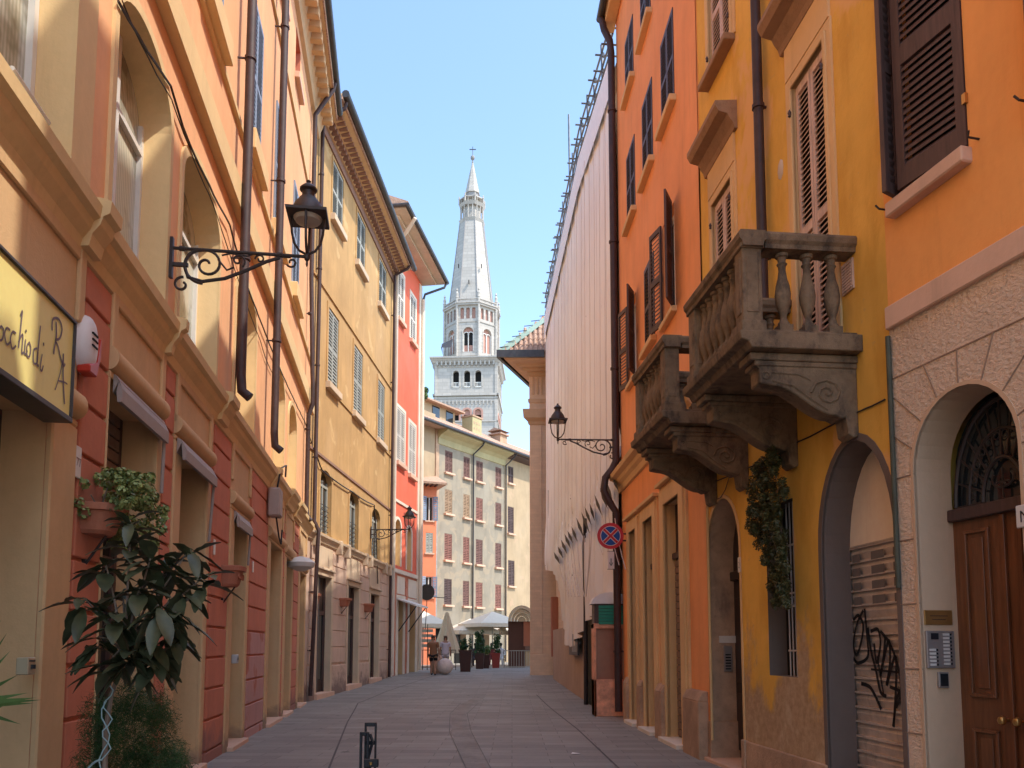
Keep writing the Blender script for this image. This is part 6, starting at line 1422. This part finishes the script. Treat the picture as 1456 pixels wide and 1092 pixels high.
def bigleaf(p, d, L_, W_, droop):
    d = d.normalized(); sd = d.cross(Z); sd = sd.normalized() if sd.length > .05 else Vector((1, 0, 0)); k = len(vs); n = 7
    for i in range(n + 1):
        q = i / n; cc = p + d * L_ * q - Z * droop * L_ * q * q; w_ = W_ * math.sin(math.pi * min(1, q * .93 + .05)) ** .8 * (1 - .25 * (1 - q)); upv = sd.cross(d).normalized() * (1 if sd.cross(d).z > 0 else -1)
        wav = .08 * W_ * math.sin(i * 2.6)
        vs.extend([cc - sd * w_ + upv * (w_ * .35 + wav), cc, cc + sd * w_ + upv * (w_ * .35 - wav)])
    for i in range(n): fs.extend([[k + 3 * i, k + 3 * i + 1, k + 3 * i + 4, k + 3 * i + 3], [k + 3 * i + 1, k + 3 * i + 2, k + 3 * i + 5, k + 3 * i + 4]])
for p in tips:
    for j in range(10):
        a = 2.4 * j + random.random(); el = random.uniform(-.7, .75) - (.35 if p.z < 2.0 else 0); bigleaf(p + Vector((0, 0, -.01 * j)), Vector((math.cos(a) * math.cos(el), math.sin(a) * math.cos(el), math.sin(el))), random.uniform(.15, .27), random.uniform(.038, .062), random.uniform(.1, .5))
b = MB(); b.v = vs; b.f = fs; b.mi = [0] * len(fs); b.build('leaves', M['leafdark'], t, smooth=True, recalc=False)
b = MB(); q = at(155, 1020, 4.97); b.wtube([q + Vector((.03 * math.sin(k * 1.3), -.02, -.035 * k + .2)) for k in range(14)], .004, 5); b.wtube([q + Vector((-.03 * math.sin(k * 1.1) - .01, -.02, -.05 * k + .1)) for k in range(9)], .004, 5); b.wtube([q + Vector((-.02 - .02 * k, -.02, -.25 - .01 * k * k * .3)) for k in range(6)], .006, 4); b.build('tie_ribbon', plain('pale_blue_ribbon', (.35, .5, .5), .6), t)
pm_ = MB(); pm_.lathe((TX, TYY, 0), [(.14, 0), (.19, .32), (.21, .32), (.21, .38), (.17, .38), (.16, .3)], 20); pm_.build('pot', M['terracotta'], t, smooth=True)
# feathery bush
bp = at(195, 1040, 5.75); t = thing('feathery_bush', (bp.x, 5.75, 0), 'round dark feathery shrub in a planter behind the leathery-leaved tree', 'shrub')
cs = []
for _ in range(130):
    a = random.uniform(0, 6.283); r_ = random.uniform(0, 1) ** .5; cs.append(((bp.x + .33 * r_ * math.cos(a), 5.75 + .3 * r_ * math.sin(a), random.uniform(.5, 1.36) - .22 * r_ * r_), (.11, .11, .13)))
leaf_cloud('foliage', M['leaffern'], t, cs, 36000, .026, 'needle'); 
b = MB(); b.box(bp.x - .24, bp.x + .24, 0, .46, -5.75 - .22, -5.75 + .22); b.build('planter', M['darkmetal'], t, bevel=.02)
# palm leaves at the left edge
t = thing('potted_palm', at(-40, 1010, 4.2), 'narrow green palm fronds entering at the lower left edge', 'plant'); c = at(-60, 1040, 4.2); WLc = c
b = MB()
for px, py in ((52, 992), (48, 1000), (25, 960), (10, 900), (30, 1030), (2, 880), (40, 985), (15, 925), (60, 995)):
    e = at(px, py, 4.15 + random.uniform(-.1, .1)); m = c.lerp(e, .55) + Vector((0, 0, .06)); d = (e - c).normalized(); sd = d.cross(Vector((0, 1, 0))).normalized() * .013; k = len(b.v)
    b.v += [c - sd * .4, c + sd * .4, m - sd, m + sd, e]; b.f += [[k, k + 1, k + 3, k + 2], [k + 2, k + 3, k + 4]]; b.mi += [0, 0]
b.build('fronds', M['palm'], t, recalc=False)
b = MB(); b.lathe((c.x, 4.2, 0), [(.14, 0), (.18, .35), (.2, .4), (.16, .4), (.15, .36)], 16); b.wtube([(c.x, 4.2, .3), (c.x, 4.2, c.z)], .025, 6); b.build('pot', M['terracotta'], t)
# hanging plant in the barred niche
t = thing('climbing_plant', RY.P(2.5, 3.4, .1), 'dense dark climbing plant hanging over the barred niche in the yellow wall', 'plant')
cs = []
for px, py, w_ in [(1098, 640, 6), (1096, 655, 12), (1092, 670, 18), (1090, 690, 26), (1092, 710, 27), (1090, 730, 24), (1094, 750, 24), (1096, 770, 20), (1100, 790, 18), (1104, 810, 14), (1108, 830, 11), (1110, 850, 8), (1080, 725, 22), (1085, 745, 20)]:
    for _ in range(12):
        d = random.uniform(.03, .34); a, h = RY.at(px + random.uniform(-w_, w_), py + random.uniform(-8, 8), d); cs.append((tuple(RY.P(a, h, d)), (.06, .06, .075)))
leaf_cloud('leaves', M['vine'], t, cs, 17000, .036, 'leaf')
b = MB(RY)
for _ in range(22):
    q = random.choice(cs)[0]; a0 = RY.P(2.45, 3.3, .05); b.wtube([a0, Vector(q).lerp(a0, .5) + Vector((random.uniform(-.05, .05), 0, -.05)), q], .006, 4)
b.build('stems', M['bark'], t)
# black folding bollard in the foreground
c = at(525, 1040, 6.3); t = thing('folding_bollard', (c.x, 6.3, 0), 'black folding steel parking post standing in the street foreground', 'bollard')
z1 = at(532, 1028, 6.3).z; z2 = at(520, 1040, 6.3).z; z3 = at(525, 1077, 6.3).z; X = lambda p: at(p, 1050, 6.3).x
def frame2(b, x0, x1, z0, z1, y0, y1, w_=.014): b.box(x0, x0 + w_, z0, z1, y0, y1); b.box(x1 - w_, x1, z0, z1, y0, y1); b.box(x0 + w_, x1 - w_, z1 - .03, z1, y0, y1)
b = MB(); frame2(b, X(517), X(534), .0, z1, -6.36, -6.33); b.box(X(517) + .014, X(534) - .014, z1 - .17, z1 - .14, -6.359, -6.331); b.build('rear_frame', M['black'], t, bevel=.003)
b = MB(); frame2(b, X(513), X(526), 0, z2, -6.28, -6.25, .018); b.build('front_frame', M['black'], t, bevel=.003)
b = MB(); b.wtube([(X(526), 6.3, z2 - .02), (X(530), 6.3, z2 - .08), (X(524), 6.3, z2 - .2), (X(529), 6.3, .6), (X(526), 6.3, .1)], .012, 8); b.build('lever', M['black'], t)
b = MB(); b.box(X(521), X(541), z3 - .06, z3, -6.24, -6.2); b.build('lock_plate', M['black'], t, bevel=.004); b = MB(); b.lathe(Vector(((X(521) + X(541)) / 2, 6.19, z3 - .04)), [(.012, 0), (.012, .02)], 12); b.build('lock', brass, t)
b = MB(); b.box(X(512), X(536), 0, .012, -6.4, -6.18); b.build('base_plate', M['black'], t)

p = on_ground(818, 1073); b = MB(); b.add([p + Vector((-.07, -.03, .012)), p + Vector((.05, -.05, .02)), p + Vector((.08, .03, .012)), p + Vector((-.04, .05, .03))], [(0, 1, 2, 3)]); o = b.build('paper_scrap', M['winwhite'], loc=p); setp(o, 'small white paper scrap lying on the right of the paving', 'litter')
p = on_ground(660, 985); b = MB(); b.add([p + Vector((-.05, -.04, .012)), p + Vector((.05, -.05, .015)), p + Vector((.04, .04, .012))], [(0, 1, 2)]); o = b.build('paper_scrap', M['winwhite'], loc=p); setp(o, 'tiny paper scrap near the middle of the street', 'litter')
# ================================================================== SQUARE: BALLS, PEOPLE, UMBRELLAS, TERRACE
def ground_thing(px, y): p = at(px, 950, y); return Vector((p.x, y, gz(y)))
p = ground_thing(633, 36.5); t = thing('stone_ball', p, 'large pale stone ball bollard at the end of the street', 'bollard', 'round stone bollards')
b = MB(); n = 20; b.lathe(p, [(.36 * math.sin(max(.06, math.pi * k / 14)), .36 - .36 * math.cos(math.pi * k / 14)) for k in range(15)], 24); b.build('ball', M['ballstone'] if 'ballstone' in M else stone('pale_ball_stone', (.74, .64, .58), var=.08, bump=.1), t, smooth=True)
p = ground_thing(622, 37.5); t = thing('stone_ball', p, 'warmer half hidden rounded bollard behind the stone ball', 'bollard', 'round stone bollards')
b = MB(); b.lathe(p, [(.22, 0), (.27, .1), (.29, .4), (.27, .62), (.2, .78), (.1, .85), (.01, .87)], 20); b.build('ball', stone('peach_ball_stone', (.5, .33, .24), var=.08), t, smooth=True)
def person(px, y, hgt, face, shirt, shorts, skin, hair, label, step=.12, turn=0):
    g0 = ground_thing(px, y); t = thing('person', g0, label, 'person'); k = hgt / 1.75
    def skel(name, pts, edges, rad, mat, lvl=2):
        me = bpy.data.meshes.new(name); rz = Matrix.Rotation(face, 3, 'Z'); me.from_pydata([rz @ (Vector(q) * k) for q in pts], edges, []); me.materials.append(mat); o = bpy.data.objects.new(name, me); COL.objects.link(o); o.parent = t; WL[o.name] = g0
        m = o.modifiers.new('skin', 'SKIN'); m.use_smooth_shade = True
        for v, r in zip(me.skin_vertices[0].data, rad): v.radius = (r[0] * k, r[1] * k) if isinstance(r, tuple) else (r * k, r * k)
        me.skin_vertices[0].data[0].use_root = True
        s = o.modifiers.new('sub', 'SUBSURF'); s.levels = s.render_levels = lvl; return o
    st = step
    P = [(0, 0, .95), (0, .01, 1.12), (0, .015, 1.30), (0, .01, 1.45), (0, -.0, 1.54), (0, -.015, 1.62), (0, -.02, 1.72),
         (.10, 0, .90), (.11, -st, .50), (.11, -st * .6, .09), (.12, -st - .13, .035), (-.10, 0, .90), (-.11, st * .6, .50), (-.11, st + .08, .10), (-.12, st - .06, .035),
         (.18, .01, 1.42), (.24, .03, 1.15), (.25, -.07, .92), (.25, -.1, .82), (-.18, .01, 1.42), (-.24, .03, 1.15), (-.25, -.04, .92), (-.25, -.06, .82),
         (.26, -.12, .76), (-.26, -.08, .76)]
    E = [(0, 1), (1, 2), (2, 3), (3, 4), (4, 5), (5, 6), (0, 7), (7, 8), (8, 9), (9, 10), (0, 11), (11, 12), (12, 13), (13, 14), (3, 15), (15, 16), (16, 17), (17, 18), (3, 19), (19, 20), (20, 21), (21, 22), (18, 23), (22, 24)]
    r = [(.15, .11), (.13, .10), (.16, .11), (.12, .08), .055, (.085, .095), .07, .085, .06, .042, .035, .085, .06, .042, .035, .06, .045, .032, .034, .06, .045, .032, .034, .02, .02]
    skel('body', P, E, r, skin)
    skel('shirt', [(0, 0, .93), (0, .01, 1.12), (0, .015, 1.30), (0, .01, 1.43), (.18, .01, 1.41), (.23, .03, 1.20), (-.18, .01, 1.41), (-.23, .03, 1.20), (0, 0, .86)], [(0, 1), (1, 2), (2, 3), (3, 4), (4, 5), (3, 6), (6, 7), (0, 8)], [(.19, .14), (.17, .13), (.19, .13), (.12, .09), .085, .07, .085, .07, (.185, .135)], shirt)
    skel('shorts', [(0, 0, .93), (.10, 0, .84), (.11, -st * .7, .60), (-.10, 0, .84), (-.11, st * .4, .60)], [(0, 1), (1, 2), (0, 3), (3, 4)], [(.16, .13), .11, .095, .11, .095], shorts)
    skel('hair', [(0, .01, 1.66), (0, .0, 1.73), (0, .045, 1.64)], [(0, 1), (0, 2)], [.088, .07, .06], hair)
    for sx, sy in ((.11, -st - .1), (-.11, st - .02)):
        skel('shoe', [(sx, sy + .08, .05), (sx, sy - .12, .035)], [(0, 1)], [.05, .04], M['black'])
    return t
skn = plain('skin', (.42, .22, .14), .5); 
person(616, 36.0, 1.74, R(175), plain('brown_shirt', (.26, .13, .07), .8), plain('black_shorts', (.012, .012, .014), .8), skn, plain('dark_hair', (.05, .03, .02), .7), 'man in brown shirt and black shorts walking away past the stone ball')
person(633, 38.6, 1.70, R(190), plain('lilac_white_shirt', (.62, .56, .62), .8), plain('light_trousers', (.4, .36, .36), .8), skn, plain('brown_hair', (.14, .08, .05), .7), 'person in pale lilac shirt behind the stone ball', .05)
# closed cream umbrella
def closed_umbrella(px, y, h, label):
    p = ground_thing(px, y); t = thing('closed_parasol', p, label, 'parasol'); b = MB(); n = 24; vs = []
    rows = [(.05, h), (.09, h - .1), (.2, h - .55), (.34, h - 1.1), (.5, h - 1.65), (.62, h - 2.1), (.6, h - 2.12)]
    for r_, z in rows:
        for i in range(n): a = 2 * math.pi * i / n; rr = r_ * (1 + .22 * math.cos(8 * a)) ; vs.append(p + Vector((rr * math.cos(a), rr * math.sin(a), z)))
    b.add(vs, [(j * n + i, j * n + (i + 1) % n, (j + 1) * n + (i + 1) % n, (j + 1) * n + i) for j in range(len(rows) - 1) for i in range(n)]); b.build('canopy', M['canvas'], t, smooth=True)
    b = MB(); b.wtube([p, p + Z * h], .035, 8); b.box(p.x - .3, p.x + .3, p.z, p.z + .08, -p.y - .3, -p.y + .3); b.build('pole', M['winwhite'], t)
M['canvas'] = plaster('cream_canvas', (.66, .56, .40), stain=.15, var=.08, bump=.05)
closed_umbrella(635, 42, 2.95, 'large folded cream parasol behind the two people')
def open_parasol(px, y, h, r, label, mat=None, n=4):
    p = ground_thing(px, y); t = thing('market_parasol', p, label, 'parasol', 'white parasols on the square'); b = MB(); vs = [p + Z * h] + [p + Vector((r * math.cos(math.pi / n + 2 * math.pi * i / n + .5), r * math.sin(math.pi / n + 2 * math.pi * i / n + .5), h - .75)) for i in range(n)]
    b.add(vs, [(0, 1 + i, 1 + (i + 1) % n) for i in range(n)]); vs2 = vs[1:] + [v - Z * .22 for v in vs[1:]]; b.add(vs2, [(i, (i + 1) % n, n + (i + 1) % n, n + i) for i in range(n)]); b.build('canopy', mat or M['whitecanvas'], t)
    b = MB(); b.wtube([p, p + Z * h], .035, 8); b.build('pole', M['shgrey'], t)
M['whitecanvas'] = plain('white_canvas', (.74, .68, .56), .8)
open_parasol(601, 46, 3.2, 1.7, 'white parasol half hidden by the white pipe of the vermilion house'); open_parasol(668, 50, 2.9, 1.9, 'low white parasol just right of the folded cream parasol'); open_parasol(700, 49, 3.3, 2.2, 'tall white parasol in the middle of the terrace'); open_parasol(724, 52, 2.9, 1.8, 'white parasol at the right, before the striped round canopy')
# planters with spiky shrubs
def planter(px, y, hh, label, sc=1, mat=None, n=900, col='leaffern'):
    p = ground_thing(px, y); t = thing('planter', p, label, 'planter', 'terrace planters'); b = MB(); b.lathe(p, [(.33 * sc, 0), (.42 * sc, .95 * sc), (.45 * sc, .95 * sc), (.45 * sc, 1.03 * sc), (.38 * sc, 1.03 * sc), (.36 * sc, .95 * sc)], 4, rot=R(45)); b.build('pot', mat or plain('dark_brown_planter', (.07, .03, .025), .4), t)
    cs = [((p.x + random.uniform(-.25, .25) * sc, p.y + random.uniform(-.2, .2), p.z + 1.0 * sc + random.uniform(0, hh)), (.12, .12, .16)) for _ in range(24)]
    leaf_cloud('foliage', M[col], t, cs, n, .09, 'leaf')
planter(662, 39.0, .55, 'tall dark brown planter with a spiky green shrub beside the folded parasol'); planter(682, 43, 1.2, 'planter with a tall leafy bush behind the brown planter', .8, n=1600); planter(691, 44, .5, 'low planter with light green leaves at the middle of the terrace', .7, n=700, col='leafmid'); planter(705, 45, 1.0, 'planter with a dark reddish shrub by the railing', .8, plain('red_planter', (.3, .05, .04), .5), n=1500)
# terrace guests, chairs, railing
def seated(px, y, c1, label):
    g0 = ground_thing(px, y); t = thing('person', g0, label, 'person')
    me = bpy.data.meshes.new('body'); P = [(0, 0, .5), (0, 0, .75), (0, 0, 1.0), (0, 0, 1.1), (0, -.02, 1.2), (0, -.02, 1.28), (.1, -.4, .5), (.1, -.42, .08), (-.1, -.4, .5), (-.1, -.42, .08), (.2, 0, .98), (.24, -.1, .72), (.12, -.32, .72), (-.2, 0, .98), (-.24, -.1, .72), (-.12, -.32, .72)]
    me.from_pydata([Vector(q) for q in P], [(0, 1), (1, 2), (2, 3), (3, 4), (4, 5), (0, 6), (6, 7), (0, 8), (8, 9), (2, 10), (10, 11), (11, 12), (2, 13), (13, 14), (14, 15)], []); me.materials.append(c1); o = bpy.data.objects.new('body', me); COL.objects.link(o); o.parent = t; WL[o.name] = g0
    o.modifiers.new('skin', 'SKIN').use_smooth_shade = True
    for v, r in zip(me.skin_vertices[0].data, [(.17, .12), (.15, .11), (.15, .1), .06, .09, .08, .08, .05, .08, .05, .06, .045, .035, .06, .045, .035]): v.radius = r if isinstance(r, tuple) else (r, r)
    s = o.modifiers.new('sub', 'SUBSURF'); s.levels = s.render_levels = 1
    b = MB(); b.lathe(g0 + Vector((0, -.02, 1.2)), [(.02, 0), (.08, .03), (.1, .1), (.08, .17), (.02, .2)], 10); b.build('hair', plain('hair', (.05, .03, .02), .7), t, smooth=True)
    ch = thing('cafe_chair', g0, 'cafe chair under the seated guest: ' + label.split(' in ')[-1], 'chair', 'cafe chairs on the terrace'); b = MB(); x, yy, z = g0
    b.box(x - .22, x + .22, z + .42, z + .46, -yy - .2, -yy + .22); b.build('seat', M['shbrown'], ch); b = MB(); b.box(x - .22, x + .22, z + .5, z + .9, -yy - .24, -yy - .2); b.build('backrest', M['shbrown'], ch)
    for sx in (-.2, .2):
        for sy in (-.2, .2): b = MB(); b.wtube([(x + sx, yy + sy, z), (x + sx, yy + sy, z + .44)], .018, 5); b.build('leg', M['shbrown'], ch)
seated(676, 46, plain('dark_coat', (.03, .025, .03), .8), 'seated guest in dark clothes near the leafy bush'); seated(699, 47.5, plain('maroon_top', (.15, .03, .03), .8), 'seated guest in a maroon top under the tall parasol'); seated(712, 46.5, plain('white_top', (.6, .6, .6), .8), 'seated guest in white by the railing')
t = thing('terrace_railing', ground_thing(736, 44), 'thin metal railing in front of the terrace at the street end', 'railing'); b = MB()
x0, x1 = ground_thing(716, 44).x, ground_thing(757, 44).x; z = gz(44)
for hz in (.1, .95): b.wtube([(x0, 44, z + hz), (x1, 44, z + hz)], .022, 6)
k = 0
while x0 + k <= x1: b.wtube([(x0 + k, 44, z), (x0 + k, 44, z + .95)], .012, 5); k += .14
b.build('bars', M['shgrey'], t)
t = thing('pedestrian_barrier', ground_thing(604, 41), 'thin dark barrier with a hanging board behind the man in brown', 'barrier'); b = MB(); x0, x1 = ground_thing(594, 41).x, ground_thing(648, 41).x; z = gz(41)
for hz in (.15, 1.0): b.wtube([(x0, 41, z + hz), (x1, 41, z + hz)], .02, 6)
for k in range(9): q = x0 + (x1 - x0) * k / 8; b.wtube([(q, 41, z), (q, 41, z + (2.3 if k == 2 else 1.0))], .02, 6)
b.build('bars', M['lampiron'], t); b = MB(); 
for k in range(4): b.box(x0, x0 + .75, z + 1.15 + k * .25, z + 1.3 + k * .25, -41.02, -41)
b.build('board', M['shgrey'], t)
# striped round canopy with hanging drape
p = ground_thing(742, 46); t = thing('round_canopy', p, 'rounded beige striped canopy over a brown drape beside the palace corner', 'canopy'); b = MB(); n = 14; cz = p.z + 2.6
for k, (r0, r1) in enumerate(((.62, .78), (.44, .60), (.26, .42), (.0, .24))):
    pl = [(p.x + r1 * math.cos(math.pi * i / n), cz + r1 * 1.15 * math.sin(math.pi * i / n)) for i in range(n + 1)] + [(p.x + r0 * math.cos(math.pi * i / n), cz + r0 * 1.15 * math.sin(math.pi * i / n)) for i in range(n, -1, -1)]
    b.prism(pl, -46 - .3, -46 + .3 - k * .12)
b.build('hood', M['canvas'], t)
b = MB(); b.box(p.x - .78, p.x + .2, p.z, cz, -46.3, -46.25); b.build('drape', plain('brown_drape', (.12, .06, .045), .9), t); b = MB(); b.box(p.x + .1, p.x + .75, p.z + 1.2, cz, -46.2, -46.1); b.build('valance', M['terracotta'], t)
p = ground_thing(748, 50); t = thing('kiosk', p, 'low pinkish kiosk behind the railing at the right of the square', 'kiosk'); b = MB(); b.box(p.x - .9, p.x + 1.5, p.z, p.z + 2.3, -51.5, -50); b.build('wall', M['Gbeige'], t); b = MB(); b.box(p.x - 1.0, p.x + 1.6, p.z + 2.3, p.z + 2.42, -51.6, -49.8); b.build('roof', M['canvas'], t); b = MB(); b.box(p.x - .7, p.x + .9, p.z + .9, p.z + 1.7, -50, -49.96); b.build('hatch', M['shbrown'], t)
# roof-top greenery on the house behind the vermilion one
p = at(600, 560, 48); t = thing('rooftop_shrub', p - Z * 1.0, 'small shrub on a roof terrace behind the white downpipe', 'shrub'); leaf_cloud('foliage', M['leafmid'], t, [((p.x + random.uniform(-.4, .3), p.y, p.z + random.uniform(-.8, .3)), (.15, .15, .2)) for _ in range(16)], 900, .12, 'leaf')
b = MB(); b.wtube([p - Z * 1.0, p + Z * .2], .03, 5); b.build('trunk', M['bark'], t)
p0 = p - Z * 1.0
b = MB(); b.box(p0.x - 1.9, p0.x - .28, gz(48), p0.z, -50, -47.6); o = b.build('roof_terrace_block', M['Gbeige'], loc=(p0.x, 48, 0)); setp(o, 'narrow beige house block carrying the roof terrace behind the vermilion house', 'building')
nh = thing('unseen_rose_house', (5.2, -5, 0), 'unseen rose plastered house behind the viewer, added to shade the near left shopfront', 'building')  # unseen house, height and end set so its shadow covers the left bay
NFr = Fr((7.9, -12), (4.56, 1.5), -1); no = [dict(s0=k, s1=k + 1, h0=z, h1=z + 1.8) for k in (1.5, 4.2, 7, 9.8, 12.4) for z in (5.5, 9.5, 12.8)]
b = MB(NFr); wall(b, 0, NFr.L, -.2, 15.4, no); b.build('wall', M['sill'], nh); body(NFr, 0, NFr.L, 15.4, 8, nh, M['sill'], roofrise=.4, eave=.3)
for o in no: win_closed(NFr, nh, o['s0'], o['s1'], o['h0'], o['h1'], M['shdark'], M['white'], n=8, d=-.04)
# background blocks that close the square outside the view
# ================================================================== LIGHT
w = bpy.data.worlds.new('World'); scene.world = w; w.use_nodes = True; nt = w.node_tree; bg = nt.nodes['Background']
sky = nt.nodes.new('ShaderNodeTexSky'); sky.sky_type = 'NISHITA'; sky.sun_disc = False
EL = 55.7; AZ = 25
sky.sun_elevation = R(EL); sky.sun_rotation = R(90 + AZ); sky.air_density = 1.0; sky.dust_density = 1.0; sky.ozone_density = 1.2
mx = nt.nodes.new('ShaderNodeMix'); mx.data_type = 'RGBA'; mx.blend_type = 'MULTIPLY'; mx.inputs[0].default_value = 1; mx.inputs[7].default_value = (.98, 1.03, 1.03, 1); nt.links.new(sky.outputs[0], mx.inputs[6]); nt.links.new(mx.outputs[2], bg.inputs[0]); bg.inputs[1].default_value = .43
sd = bpy.data.lights.new('sun', 'SUN'); sd.energy = 5.0; sd.angle = R(.5); sd.color = (1, .94, .84); so = bpy.data.objects.new('sun', sd); COL.objects.link(so)
dv = Vector((math.cos(R(AZ)) * math.cos(R(EL)), -math.sin(R(AZ)) * math.cos(R(EL)), math.sin(R(EL)))); so.rotation_euler = dv.to_track_quat('Z', 'Y').to_euler(); so.location = (30, -20, 60)
vs_ = scene.view_settings; vs_.view_transform = 'Standard'; vs_.look = 'None'; vs_.exposure = 0; vs_.gamma = 1
scene.cycles.max_bounces = 8; scene.cycles.diffuse_bounces = 6
